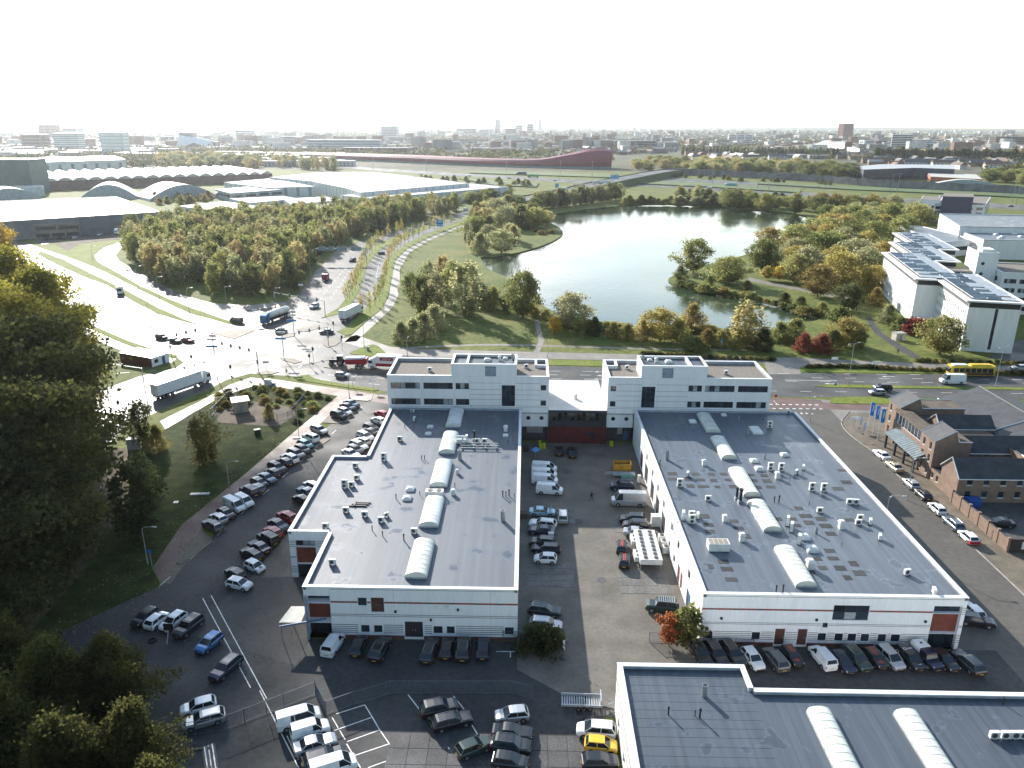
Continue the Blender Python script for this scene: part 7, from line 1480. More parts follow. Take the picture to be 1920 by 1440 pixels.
row(c5, 5.142, [(415, 492, 'van', 'white', -8, 'topmost of four vans in the courtyard'), (415, 552, 'van', 'white', -8, 'second of four vans in the courtyard'), (420, 607, 'van', 'white', -8, 'third of four vans in the courtyard'), (465, 698, 'van', 'white', -8, 'nearest of four vans in the courtyard')], '', z=1)
row(c5, 5.142, [(592, 962, 'MPV', 'silver', 88, 'standing apart in the courtyard shade'), (400, 1035, 'estate car', 'white', 170, 'in the courtyard row below the pale blue pickup'), (390, 1098, 'saloon', 'navy', 172, 'under the white chest in the courtyard row'), (400, 1218, 'SUV', 'black', 172, 'in the courtyard row, fourth from the top'), (430, 1275, 'estate car', 'black', 175, 'in the courtyard row above the white small car'), (425, 1370, 'small car', 'white', 176, 'nearest of the courtyard row'),
    (1165, 675, 'SUV', 'navy', 178, 'beside the ladder trailer in the courtyard'), (1265, 990, 'MPV', 'black', 176, 'upper dark one by the right shed doors'), (1297, 1048, 'MPV', 'black', 174, 'lower dark one by the right shed doors'), (1312, 1118, 'saloon', 'silver', -6, 'just behind the big fan cooler'), (555, 330, 'hatchback', 'black', 90, 'left of two under the red link wall'), (682, 345, 'saloon', 'black', 90, 'right of two under the red link wall')], '')
row(c5, 5.142, [(1228, 795, 'tall van', 'silver', 178, 'parked by the right shed doors')], '', z=1.3)
stripe_red = M('racing_stripe', (.34, .05, .03), .4)
def mini(px, py, deg, where):
 x, y = G(px, py, .7); t = car('mini', 'black', x, y, deg, where)
 MB().box(.8, 1.55, -.22, -.05, .985, .995).box(.8, 1.55, .05, .22, .985, .995).box(-1.25, .3, -.22, -.05, 1.425, 1.435).box(-1.25, .3, .05, .22, 1.425, 1.435).build('stripe', stripe_red, t); return t
mini(940 + 1160 / 5.142, 780 + 1255 / 5.142, 82, 'with orange stripes, far one by the fan cooler'); mini(940 + 1185 / 5.142, 780 + 1390 / 5.142, 82, 'with orange stripes, near one by the fan cooler')
mini(1300 + 1110 / 6, 1100 + 775 / 6, -78, 'with orange stripes, left one before the right shed'); mini(1560 + 482 / 6, 1100 + 800 / 6, -76, 'with orange stripes, right one before the right shed')
E1 = -77
row((1300, 1100), 6, [(75, 740, 'estate car', 'black', E1), (258, 745, 'estate car', 'black', E1), (445, 745, 'estate car', 'black', E1), (670, 803, 'hatchback', 'white', E1), (925, 812, 'MPV', 'grey', 103), (1450, 795, 'small van', 'white', 103), (1680, 845, 'hatchback', 'navy', E1), (1835, 810, 'SUV', 'green', E1)], 'parked along the front of the right shed')
row((1560, 1100), 6, [(650, 792, 'MPV', 'silver', E1), (1265, 822, 'hatchback', 'black', E1), (1525, 842, 'estate car', 'charcoal', 103)], 'parked along the front of the right shed')
x, y = G(1560 + 872 / 6, 1100 + 800 / 6, .7); lc = car('MPV', 'black', x, y, E1, 'with white lettering before the right shed')
text(lc, 'Oxxl', (-.6, 0, 1.66), .62, PAINT['white'], (0, 0, math.pi / 2)); text(lc, 'oxxl', (1.75, 0, 1.045), .3, PAINT['white'], (0, 0, math.pi / 2)); text(lc, 'O', (-1.2, -.915, .8), .8, PAINT['white'], (math.pi / 2, 0, 0))
x, y = G(1560 + 1065 / 6, 1100 + 800 / 6, .7); pk = car('off-roader', 'navy', x, y, E1, 'pickup with white canopy before the right shed')
MB().cbox(-1.35, 0, 1.2, 1.7, 1.7, .75, 0, 0, .9).build('canopy', PAINT['white'], pk); MB().cyl(-1.35, 0, 1.95, 2.0, .18, 12).build('roof_vent', black_m, pk)
row((1560, 1100), 6, [(1580, 265, 'hatchback', 'white', 95, 'upper one round the corner of the right shed'), (1620, 372, 'estate car', 'black', -15, 'lower one round the corner of the right shed')], '')
row((1500, 700), 4, [(612, 608, 'saloon', 'white', 96), (707, 695, 'saloon', 'gold', 94), (832, 825, 'hatchback', 'silver', 92), (922, 905, 'hatchback', 'black', 92), (1028, 1012, 'hatchback', 'white', 92), (1148, 1122, 'estate car', 'slate', 92)], 'parked along the east street kerb')
x, y = G(1500 + 1262 / 4, 700 + 1225 / 4, .7); rt = car('hatchback', 'white', x, y, 92, 'with red tail nearest along the east street', roof=None); MB().box(-2.02, -1.4, -.862, .862, .34, .9).build('red_tail', PAINT['red'], rt)
row((1500, 700), 4, [(1500, 1115, 'saloon', 'charcoal', 170, 'in the dark yard behind the brick wall')], '')
# moving traffic
tr = 'moving traffic'
for px, py, k, c_, dg, lab in ((1645, 735, 'hatchback', 'silver', 180, 'driving left on the main road before the brick office'), (1655, 726.5, 'SUV', 'black', 180, 'alongside the silver hatchback on the main road'), (1913, 689, 'estate car', 'silver', 180, 'at the right frame edge by the hedge'), (642, 703, 'hatchback', 'silver', -8, 'turning off the junction past the red trailer'), (527, 620, 'hatchback', 'black', 25, 'crossing the middle of the junction'), (612, 621, 'saloon', 'grey', 195, 'waiting by the round traffic island'), (589, 574, 'SUV', 'white', -110, 'coming down the dual road by the gantry'), (661, 487.5, 'SUV', 'charcoal', -110, 'coming down the dual road ahead of the red tipper'), (715, 474, 'saloon', 'black', 62, 'going up the dual road'),
        (303, 632, 'SUV', 'black', -30, 'first of three waiting in the glare'), (328, 638, 'saloon', 'charcoal', -28, 'second of three waiting in the glare'), (352, 637, 'saloon', 'red', -28, 'third of three waiting in the glare'), (443, 601, 'van', 'grey', 155, 'leaving the junction on the slip road'), (800, 419, 'saloon', 'charcoal', -130, 'far up the dual road by the dark trees'), (872, 393, 'van', 'white', -140, 'far up the dual road near the blue sign')):
 x, y = G(px, py, .7); car(k, c_, x, y, dg, lab, tr)
for px, py, c_, lab in ((88, 448, 'slate', 'leftmost before the tan annex'), (112, 446, 'black', 'second before the tan annex'), (123, 445.5, 'black', 'third before the tan annex'), (132, 445, 'charcoal', 'fourth before the tan annex'), (141, 444.5, 'white', 'rightmost before the tan annex'), (188, 439, 'white', 'by the loading docks of the grey hall')): x, y = G(px, py, .7); car('saloon', c_, x, y, 95, lab, 'cars at the grey hall')
for i, (px, py, k, c_) in enumerate(((720, 324, 'saloon', 'white'), (790, 327, 'saloon', 'grey'), (880, 330, 'van', 'white'), (980, 340, 'saloon', 'charcoal'), (955, 334, 'saloon', 'charcoal'), (1280, 350, 'saloon', 'red'), (1330, 352, 'van', 'white'), (1350, 354, 'saloon', 'silver'), (1380, 351, 'saloon', 'white'), (1620, 371, 'saloon', 'white'), (1470, 358, 'saloon', 'grey'), (1895, 386, 'saloon', 'navy'), (1325, 354, 'saloon', 'white'), (1080, 348, 'saloon', 'white'), (1040, 338, 'saloon', 'silver'))):
 x, y = G(px, py, .7); car(k, c_, x, y, 170, 'on the far motorway', 'cars on the motorway')

# ---- lorries and special vehicles
def lorry_wheels(t, xs, hw, r=.5):
 for x in xs:
  for s in (-1, 1): ty, ri = wheel_mesh(r); w_ = inst('wheel', ty, t, (x, s * (hw - .15), r)); w_.scale = (1, 1.4, 1); inst('rim', ri, w_)
def cab(t, x, col, w_=2.45, h=3.0, L=2.2, defl=True):
 """forward-control cab with its front at x"""
 b = MB(); loft(b, [[(xx, -w_ / 2, .55), (xx, w_ / 2, .55), (xx, w_ / 2 * k, zt), (xx, -w_ / 2 * k, zt)] for xx, zt, k in ((x - L, h, .98), (x - .35, h, .98), (x - .08, h - .7, 1), (x, 1.5, 1), (x, .9, 1))]); o = b.build('cab', PAINT[col], t)
 MB().add([(x - .045, -w_ / 2 + .12, 1.75), (x - .045, w_ / 2 - .12, 1.75), (x - .24, w_ / 2 - .16, 2.62), (x - .24, -w_ / 2 + .16, 2.62)], [(0, 1, 2, 3)]).build('windscreen', cglass_m, o).location.x = .06
 for s in (-1, 1): MB().add([(x - 1.3, s * (w_ / 2 + .012), 1.75), (x - .25, s * (w_ / 2 + .012), 1.75), (x - .4, s * (w_ / 2 + .0), 2.5), (x - 1.3, s * (w_ / 2 + .0), 2.5)], [(0, 1, 2, 3) if s < 0 else (3, 2, 1, 0)]).build('side_window', cglass_m, o)
 for s in (-1, 1): MB().box(x - .02, x + .04, s * .95 - .2, s * .95 + .2, .75, 1.0).build('headlight', head_m, t); MB().box(x - .35, x - .25, s * (w_ / 2 + .16) - .1, s * (w_ / 2 + .16) + .1, 1.9, 2.6).build('mirror', trim_m, t)
 MB().box(x - .03, x + .03, -w_ / 2 + .05, w_ / 2 - .05, .42, .72).build('bumper', trim_m, t)
 if defl: MB().add([(x - L, -w_ / 2 + .1, h), (x - .5, -w_ / 2 + .3, h), (x - L, -w_ / 2 + .1, h + .75), (x - L, w_ / 2 - .1, h), (x - .5, w_ / 2 - .3, h), (x - L, w_ / 2 - .1, h + .75)], [(0, 1, 2), (3, 5, 4), (1, 4, 5, 2), (0, 2, 5, 3)]).build('wind_deflector', PAINT[col], t)
def span(pa, pb, z=0):
 a, b = G(*pa, z), G(*pb, z); return ((a[0] + b[0]) / 2, (a[1] + b[1]) / 2, math.atan2(b[1] - a[1], b[0] - a[0]), math.hypot(b[0] - a[0], b[1] - a[1]))
x, y, a, l = span((297, 748), (386, 717))
t = thing('articulated_lorry', 'long white articulated lorry on the junction approach', 'truck', (x, y, .03), a, 'lorries')
MB().box(-8.2, 5.2, -1.27, 1.27, 1.15, 4.0).build('trailer_box', PAINT['white'], t); MB().box(-8.0, 5.0, -1.1, 1.1, .7, 1.15).build('chassis', black_m, t); cab(t, 8.2, 'white', h=3.1)
MB().box(-8.24, -8.2, -1.2, 1.2, .55, .75).build('bumper', trim_m, t); MB().box(-8.22, -8.205, -.03, .03, 1.2, 3.9).build('door_gap', trim_m, t); lorry_wheels(t, (-6.6, -5.3, -4.0, 4.6, 7.0), 1.25); MB().box(-3, 3.4, -1.26, -1.2, .55, 1.0).build('side_guard', alu_m, t); text(t, 'Nor', (4.2, -1.29, 3.6), .5, black_m)
x, y, a, l = span((545, 590), (491, 610))
t = thing('tanker_lorry', 'blue tanker lorry with cream silo tank at the junction', 'truck', (x, y, .03), a, 'lorries')
n_ = 14; bdy = MB(); loft(bdy, [[(xx, 1.25 * k * math.cos(2 * math.pi * i / n_), 2.5 + zo + 1.15 * k * math.sin(2 * math.pi * i / n_)) for i in range(n_)] for xx, k, zo in ((-6.8, .5, 0), (-6.5, .9, 0), (-5.5, 1, 0), (3.0, 1, .05), (4.6, .98, .1), (4.9, .6, .1))]); bdy.build('tank', M('cream_tank', (.62, .60, .52), .35), t, smooth=True)
MB().box(-6.5, 4.5, -1.0, 1.0, .8, 1.4).build('chassis', black_m, t); MB().tube([(-6, 0, 3.75), (4.4, 0, 3.85)], .08, 6).build('walkway', alu_m, t); cab(t, 7.4, 'blue', h=3.1); lorry_wheels(t, (-6.0, -4.7, -3.4, 3.8, 6.2), 1.25)
x, y, a, l = span((641, 604), (675, 587))
t = thing('box_lorry', 'white box lorry seen from behind entering the dual road', 'truck', (x, y, .03), a, 'lorries')
MB().box(-6.6, 4.6, -1.27, 1.27, 1.1, 4.0).build('trailer_box', PAINT['white'], t); MB().box(-6.4, 4.4, -1.1, 1.1, .65, 1.1).build('chassis', black_m, t); cab(t, 7.2, 'white'); lorry_wheels(t, (-5.2, -3.9, 3.5, 6.0), 1.25); MB().box(-6.63, -6.605, -.03, .03, 1.15, 3.9).build('door_gap', trim_m, t)
x, y, a, l = span((613, 519), (608, 530)); t = thing('tipper_lorry', 'red tipper lorry coming down the dual road', 'truck', (x, y, .03), a, 'lorries')
MB().box(-4.2, 1.2, -1.25, -1.12, 1.2, 2.5).box(-4.2, 1.2, 1.12, 1.25, 1.2, 2.5).box(-4.2, -4.05, -1.1, 1.1, 1.2, 2.5).box(1.05, 1.2, -1.1, 1.1, 1.2, 2.7).box(-4.1, 1.1, -1.11, 1.11, 1.2, 1.35).build('tipper_body', M('dark_steel', (.06, .04, .04), .6), t); MB().box(-4, 1.4, -.5, .5, .7, 1.2).build('chassis', black_m, t); cab(t, 4.0, 'red', defl=False); lorry_wheels(t, (-3.2, -1.9, 2.8), 1.25)
x, y, a, l = span((229, 545), (223, 558)); t = thing('box_van', 'white box van driving in the glare of the wet road', 'truck', (x, y, .03), a, 'lorries')
MB().box(-3.2, 1.2, -1.1, 1.1, .9, 3.2).build('box', PAINT['white'], t); MB().box(-3, 1.4, -.5, .5, .6, .9).build('chassis', black_m, t); cab(t, 3.2, 'white', 2.0, 2.3, 1.9, False); lorry_wheels(t, (-2.0, 2.2), 1.0, .36)
x, y, a, l = span((752, 692), (694, 690)); t = thing('box_lorry', 'white lorry with red sign and red skirt behind the office corner', 'truck', (x, y, .03), a, 'lorries')
MB().box(-4.8, 2.4, -1.27, 1.27, 1.1, 3.9).build('box', PAINT['white'], t); MB().box(-4.8, 2.4, -1.285, -1.272, 1.1, 1.8).box(-4.8, 2.4, 1.272, 1.285, 1.1, 1.8).build('red_skirt', PAINT['red'], t); MB().box(-2.6, 1.2, 1.273, 1.29, 2.6, 3.5).build('sign_panel', PAINT['red'], t); text(t, 'VLOT-UP', (-.7, 1.30, 3.05), .62, PAINT['white'], (math.pi / 2, 0, math.pi)); MB().box(-4.6, 2.6, -.5, .5, .7, 1.1).build('chassis', black_m, t); cab(t, 4.7, 'white', h=2.8); lorry_wheels(t, (-3.4, 3.5), 1.25)
x, y = G(634, 685); t = thing('farm_tractor', 'black farm tractor pulling the red trailer across the junction', 'tractor', (x, y, .03), math.pi - .02)
MB().box(.1, 2.4, -.45, .45, 1.0, 1.75).build('bonnet', PAINT['black'], t); MB().box(-1.2, .1, -.7, .7, .9, 1.5).build('chassis', trim_m, t); cbn = MB().cbox(-.6, 0, 1.5, 1.5, 1.5, 1.3, 0, 0, .88).build('cabin', cglass_m, t); MB().box(-1.4, .25, -.8, .8, 2.8, 2.95).build('cab_roof', PAINT['white'], cbn)
for xx, r_ in ((1.8, .62), (-.75, .92)):
 for s in (-1, 1): ty, ri = wheel_mesh(.5); w_ = inst('wheel', ty, t, (xx, s * .85, r_)); w_.scale = (r_ / .5, 2.2, r_ / .5); inst('rim', ri, w_)
MB().tube([(1.2, .35, 1.7), (1.2, .35, 2.7)], .05, 6).build('exhaust', alu_m, t)
x, y = G(668, 689); t = thing('farm_trailer', 'red farm trailer with white cover behind the tractor', 'trailer', (x, y, .03), math.pi - .02)
loft(tb := MB(), [[(xx, -1.0, zb), (xx, 1.0, zb), (xx, 1.25, zt), (xx, -1.25, zt)] for xx, zb, zt in ((-3.3, 1.5, 2.9), (-3.0, 1.1, 2.9), (2.6, 1.1, 2.6), (2.9, 1.6, 2.6))]); tb.build('trailer_body', PAINT['red'], t)
loft(tcv := MB(), [[(xx, -1.2, zt), (xx, 1.2, zt), (xx, .7, zt + .4), (xx, -.7, zt + .4)] for xx, zt in ((-2.6, 2.85), (2.7, 2.6))]); tcv.build('cover', PAINT['white'], t); MB().tube([(2.8, 0, .9), (4.3, 0, .8)], .12, 6).build('drawbar', PAINT['red'], t); lorry_wheels(t, (-1.6, -.3), 1.2, .5)
x, y = G(1818, 704); t = thing('city_bus', 'yellow city bus behind the white van on the main road', 'bus', (x, y, .03), math.pi)
loft(bb := MB(), [[(xx, -w_, .35), (xx, w_, .35), (xx, w_, 2.7), (xx, w_ * .9, 3.0), (xx, -w_ * .9, 3.0), (xx, -w_, 2.7)] for xx, w_ in ((-6, 1.2), (-5.8, 1.27), (5.7, 1.27), (6, 1.15))]); bb.build('body', M('bus_yellow', (.62, .42, .03), .35), t)
for s in (-1, 1):
 for i in range(7): MB().box(-5.4 + i * 1.55, -4.0 + i * 1.55, s * 1.275 - .01, s * 1.275 + .01, 1.2, 2.45).build('window', cglass_m, t)
 MB().box(-5.7, 1.5, s * 1.277 - .006, s * 1.277 + .006, .45, 1.15).build('side_band', M('bus_dark', (.06, .03, .02), .4), t)
MB().box(5.9, 6.02, -1.1, 1.1, 1.0, 2.6).build('windscreen', cglass_m, t); MB().box(1.5, 5.3, -.8, .8, 3.0, 3.25).build('roof_box', PAINT['white'], t); MB().box(-5, .5, -.7, .7, 3.0, 3.3).build('roof_box', M('bus_yellow2', (.62, .45, .05), .4), t); lorry_wheels(t, (-3.2, 3.3), 1.25, .48)
x, y = G(1786, 711, 1.2); car('tall van', 'white', x, y, 180, 'driving beside the yellow bus', tr)
for px, py, dg, c_, lab, cc in ((1028, 365, 40, (.09, .10, .12), 'dark grey lorry on the flyover ramp', 'charcoal'), (1056, 359, 40, (.55, .58, .5), 'white lorry with green tail on the flyover ramp', 'white'), (1086, 353, 40, (.12, .12, .14), 'dark van lorry high on the flyover ramp', 'charcoal'), (1120, 346, 40, (.58, .57, .55), 'pale tanker lorry near the top of the flyover', 'white'), (1133, 345, 40, (.62, .63, .62), 'white bus-like lorry beside the tanker on the flyover', 'white'), (978, 328, 172, (.05, .07, .16), 'navy curtain lorry on the far motorway', 'navy'), (1000, 333, 172, (.08, .32, .14), 'green curtain lorry on the far motorway', 'green'), (1370, 350, 172, (.2, .4, .42), 'pale green tanker on the far motorway', 'white')):
 zz = {1028: 1.2, 1056: 2.2, 1086: 3.4, 1120: 4.9, 1133: 5.2}.get(px, .05); x, y = G(px, py, zz); t = thing('box_lorry', lab, 'truck', (x, y, zz), R(dg), 'far lorries')
 MB().box(-6.5, 4.8, -1.27, 1.27, 1.1, 4.0).build('box', M('far_lorry_%d' % px, c_, .5), t); cab(t, 7, cc, defl=False); lorry_wheels(t, (-5, 4, 6), 1.25)
t = thing('articulated_lorry', 'white and red lorry backed to the docks of the grey hall', 'truck', (*G(224, 438), .03), R(-80), 'lorries'); MB().box(-6, 3.5, -1.27, 1.27, 1.1, 3.9).build('trailer_box', M('dock_red', (.18, .04, .04), .5), t); cab(t, 6, 'white'); lorry_wheels(t, (-4.5, 3, 5), 1.25)
# ================================================================== street furniture
pole_m = M('lamp_post_grey', (.36, .38, .38), .5, .08, 2, metal=.3); sigd_m = M('signal_black', (.02, .02, .02), .5); sigb_m = M('signal_back_grey', (.30, .31, .31), .6); bsign_m = M('sign_blue', (.02, .22, .55), .4); wsign_m = M('sign_white', (.7, .7, .7), .4); rsign_m = M('sign_red', (.5, .03, .03), .4)
def lamp(x, y, h, ang, label, double=False, arm=1.6):
 t = thing('street_lamp', label, 'street lamp', (x, y, 0), ang, 'street lamps')
 MB().cyl(0, 0, 0, 1.0, .11, 8).cyl(0, 0, 1.0, h, .085, 8, .05).build('post', pole_m, t)
 for s in ((1, -1) if double else (1,)):
  MB().tube([(0, 0, h - .3), (s * .35, 0, h + .12), (s * arm, 0, h + .22)], .045, 6).build('arm', pole_m, t)
  MB().cbox(s * (arm + .3), 0, h + .12, .75, .26, .16, 0, 0, .8).build('lamp_head', pole_m, t)
 MB().box(-.14, .14, -.14, .14, 0, .06).build('base', kerb_m, t); return t
def lamp_px(px, py, top, ang, label, double=False, arm=1.6):
 x, y = G(px, py); v = _f * FPX + _r * (px - 960) + _d * (top - 720); h = CAM_H + v.z * (y / v.y); return lamp(x, y, max(5, min(14, h)), ang, label, double, arm)
for a in ((277, 1057, 990, 0, 'street lamp with blue disc sign at the lower end of the cycle path'), (430, 912, 868, 0, 'street lamp beside the red cycle path above the concrete slabs'), (562, 835, 768, 0, 'street lamp on the cycle path by the fenced plot'), (1519, 791, 744, 0, 'street lamp at the corner of the right shed roof'),
          (1700, 937, 860, 0, 'street lamp before the glass canopy'), (260, 545, 500, .3, 'street lamp on the verge of the curved slip road'), (299, 562, 520, .3, 'street lamp beside the poplar wood on the slip road'), (355, 586, 541, .3, 'street lamp near the end of the slip road verge'), (205, 578, 528, .3, 'street lamp on the leafy median in the glare'), (282, 612, 568, .3, 'street lamp lower on the leafy median'), (174, 487, 462, .3, 'street lamp on the grass triangle'),
          (425, 572, 538, .2, 'street lamp before the poplar wood, left of the tanker'), (517, 577, 541, .2, 'street lamp just above the blue tanker'), (683, 652, 604, .2, 'street lamp at the corner of the lake lawn'), (655, 745, 706, .2, 'street lamp by the corner parking island'), (583, 518, 470, .2, 'street lamp left of the sign gantry'), (648, 462, 432, .2, 'street lamp at the wood edge above the gantry'), (764, 668, 636, 1.5, 'street lamp behind the left office block'), (1027, 672, 648, 1.5, 'street lamp on the path above the link roof')):
 lamp_px(*a)
for a in ((1590, 722, 645, .5, 'tall twin-arm lamp on the median of the main road'), (1866, 725, 652, .5, 'tall twin-arm lamp with red sign right of the bus'), (693, 455, 442, .5, 'twin-arm lamp on the dual road median'), (722, 442, 425, .5, 'twin-arm lamp further up the dual road'), (810, 415, 396, .5, 'twin-arm lamp before the blue direction sign')): lamp_px(*a, double=True)
x, y = G(1668, 931, 8); lamp(x, y, 8, -.1, 'tall street lamp standing over the right shed edge', arm=2.0)
for i, (px, py, top) in enumerate(((700, 318, 296), (800, 322, 300), (950, 331, 300), (1050, 337, 302), (1110, 335, 303), (1310, 335, 318), (1335, 349, 316), (1420, 356, 325), (1440, 362, 328), (1535, 352, 330), (1670, 372, 328), (1680, 372, 326), (1905, 386, 346), (1898, 378, 340), (1165, 330, 312), (1750, 362, 340))):
 x, y = G(px, py); v = _f * FPX + _r * (px - 960) + _d * (top - 720); t = thing('motorway_mast', 'tall slim light mast beside the far motorway', 'light mast', (x, y, 0), 0, 'motorway light masts'); h = min(26, CAM_H + v.z * (y / v.y)); MB().cyl(0, 0, 0, h, .28, 6, .14).build('post', pole_m, t); MB().box(-2.4, 2.4, -.2, .2, h, h + .25).build('lamp_head', pole_m, t)
def signal_head(par, x, z, back=True):
 o = MB().box(x - .16, x + .16, -.14, .14, z - .5, z + .5).build('signal_head', sigd_m, par)
 if back:
  n = 12; v = [(x + .34 * math.cos(2 * math.pi * i / n), .15, z + .62 * math.sin(2 * math.pi * i / n)) for i in range(n)]; MB().add(v, [tuple(range(n))]).add([(p[0], .17, p[2]) for p in v], [tuple(range(n - 1, -1, -1))]).build('backboard', sigb_m, o)
def sig_gantry(pa, pb, h, n, label, two=True):
 a, b = G(*pa), G(*pb); l = math.hypot(b[0] - a[0], b[1] - a[1]); t = thing('signal_gantry', label, 'traffic signal', (*a, 0), math.atan2(b[1] - a[1], b[0] - a[0]), 'signal gantries')
 MB().cyl(0, 0, 0, h, .12, 8).build('post', pole_m, t)
 if two: MB().cyl(l, 0, 0, h, .12, 8).build('post', pole_m, t)
 MB().tube([(0, 0, h - .1), (l, 0, h - .1)], .08, 6).build('beam', pole_m, t)
 for i in range(n): signal_head(t, l * (i + .8) / (n + .6), h - .1)
 signal_head(t, 0, 3.0)
sig_gantry((516, 577), (610, 594), 5.8, 5, 'signal gantry spanning the dual road before the tanker'); sig_gantry((322, 669), (385, 652), 6.2, 3, 'signal arm over the waiting cars in the glare', False); sig_gantry((485, 698), (408, 678), 6.0, 4, 'signal arm with four black heads over the junction middle', False); sig_gantry((201, 721), (272, 732), 6.0, 1, 'signal portal left of the white lorry'); sig_gantry((616, 648), (548, 662), 6.0, 3, 'signal arm with three heads above the round island', False)
def pole_sign(px, py, h, label, kind):
 x, y = G(px, py); t = thing({'signal': 'traffic_signal', 'mast': 'direction_mast'}.get(kind, 'road_sign'), label, 'traffic signal' if kind == 'signal' else 'road sign', (x, y, 0), 0, 'signs and signals on poles'); MB().cyl(0, 0, 0, h, .06 if kind != 'mast' else .12, 8).build('post', pole_m, t)
 if kind == 'signal': signal_head(t, 0, h - .4)
 elif kind == 'mast':
  for i, z in enumerate((h - 1.2, h - 2.2, h - 4.0)): MB().box(-1.0 - .5 * i, 1.0, -.06, .06, z, z + .55).build('sign_plate', (sigb_m, wsign_m, bsign_m)[i], t)
 elif kind in ('blue', 'red'):
  n = 14; v = [(.36 * math.cos(2 * math.pi * i / n), -.07, h - .35 + .36 * math.sin(2 * math.pi * i / n)) for i in range(n)]; MB().add(v, [tuple(range(n))]).add([(p[0], -.05, p[2]) for p in v], [tuple(range(n - 1, -1, -1))]).build('sign_disc', bsign_m if kind == 'blue' else rsign_m, t)
 elif kind == 'plate': MB().box(-.9, .9, -.06, .0, h - .9, h - .2).build('sign_plate', wsign_m, t)
for a in ((408, 712, 13, 'tall mast with direction plates in the middle of the junction', 'mast'), (552, 631, 9, 'mast with white plates above the crossing car', 'mast'), (533, 674, 10, 'mast with white and blue plates on the crossing island', 'mast'), (361, 692, 4, 'signal on a pole left of the white lorry cab', 'signal'), (434, 712, 4, 'signal on a pole before the junction', 'signal'), (588, 680, 4.5, 'signal pair left of the tractor', 'signal'), (581, 687, 3.5, 'short signal by the cycle crossing', 'signal'), (642, 657, 4.5, 'signal on the north kerb above the tractor', 'signal'), (225, 782, 4, 'signal beside the track crossing', 'signal'), (230, 803, 3.5, 'lower signal at the track crossing', 'signal'), (626, 626, 4, 'signal at the verge corner behind the white box lorry', 'signal'),
          (500, 695, 3, 'small plate sign on the lens-shaped island', 'plate'), (662, 728, 3, 'grey backed sign on the south verge', 'plate'), (700, 732, 3.2, 'oval backed sign beside the office corner', 'plate'), (480, 605, 5, 'white plate by the blue tanker cab', 'plate'), (566, 560, 6, 'white plate sign at the wood edge', 'plate'), (1564, 740, 3.2, 'blue disc sign on the grass island of the side street', 'blue'), (1452, 765, 3.5, 'red disc sign at the right block corner', 'red'), (1600, 803, 3, 'triangular sign at the pavement corner', 'plate'), (285, 1062, 3, 'blue disc pair at the foot of the lamp', 'blue'), (675, 545, 3, 'round blue sign on the dual road median', 'blue'), (678, 512, 3, 'round blue sign further up the median', 'blue'), (1352, 655, 3, 'blue disc sign by the near shore path', 'blue'), (1563, 690, 3.4, 'white disc sign in the hedge row', 'plate'), (1640, 693, 2.6, 'white sign on the hedge verge', 'plate')): pole_sign(*a)
def sign_gantry():
 a, b = G(594, 493), G(687, 493); l = math.hypot(b[0] - a[0], b[1] - a[1]); t = thing('sign_gantry', 'overhead sign gantry across the dual road seen from behind', 'sign gantry', (*a, 0), math.atan2(b[1] - a[1], b[0] - a[0]))
 for x in (0, l): MB().cyl(x, 0, 0, 7.2, .2, 8).build('post', pole_m, t)
 MB().box(0, l, -.2, .2, 6.7, 7.2).build('beam', pole_m, t)
 for i, (x0, w_) in enumerate(((1.2, 3.4), (5.6, 2.4), (9.2, 4.6), (15.6, 4.6))): MB().box(x0 * l / 22, (x0 + w_) * l / 22, -.36, -.22, 6.0, 7.9).build('sign_panel', M('sign_back', (.22, .28, .29), .6), t)
sign_gantry()
def big_blue(px, py, label, s=1.0, z=0):
 x, y = G(px, py, z); t = thing('direction_sign', label, 'road sign', (x, y, z), .1, 'blue direction signs')
 for k in (-1, 1): MB().cyl(k * 1.1 * s, 0, 0, 4.0 * s, .09, 8).build('post', pole_m, t)
 MB().box(-2.0 * s, 2.0 * s, -.12, -.02, 2.2 * s, 6.4 * s).build('sign_panel', bsign_m, t); MB().box(-1.1 * s, 1.2 * s, -.135, -.121, 4.6 * s, 5.9 * s).build('sign_field', M('sign_pale', (.35, .55, .7), .4), t); MB().box(-1.8 * s, -.2 * s, -.135, -.121, 2.7 * s, 3.6 * s).box(.3 * s, 1.8 * s, -.135, -.121, 2.7 * s, 3.6 * s).build('sign_text', M('sign_pale', (.35, .55, .7), .4), t)
big_blue(825, 431, 'big blue direction sign on the dual road verge'); big_blue(1044, 356, 'blue direction sign at the foot of the flyover', 1.0); big_blue(1148, 340, 'left blue sign high on the flyover', 1.1, 6); big_blue(1156, 340, 'right blue sign high on the flyover', 1.1, 6)
# ---- yard fence
fen_m = M('fence_blue_grey', (.10, .125, .16), .5, .1, 2, metal=.3)
def fence(label, pix, h, gap=.14, seg=2.6, z=0.0, world=None):
 P_ = world or GP(pix); t = thing('steel_fence', label, 'fence', (*P_[0], 0))
 o = P_[0]
 for a, b in zip(P_[:-1], P_[1:]):
  F = Face(a[0] - o[0], a[1] - o[1], b[0] - a[0], b[1] - a[1]); k = max(1, round(F.L / seg))
  for i in range(k + 1): p = MB(); x = F.L * i / k; F.box(p, x - .04, x + .04, -.04, .04, 0, h + .05); p.build('post', fen_m, t)
  for i in range(k):
   x0, x1 = F.L * i / k + .05, F.L * (i + 1) / k - .05; p = MB(); F.box(p, x0, x1, -.02, .02, h - .14, h - .09); F.box(p, x0, x1, -.02, .02, .12, .17)
   for j in range(int((x1 - x0) / gap)): xx = x0 + gap * (j + .5); F.box(p, xx - .012, xx + .012, -.012, .012, .05, h)
   p.build('fence_panel', fen_m, t)
 return t
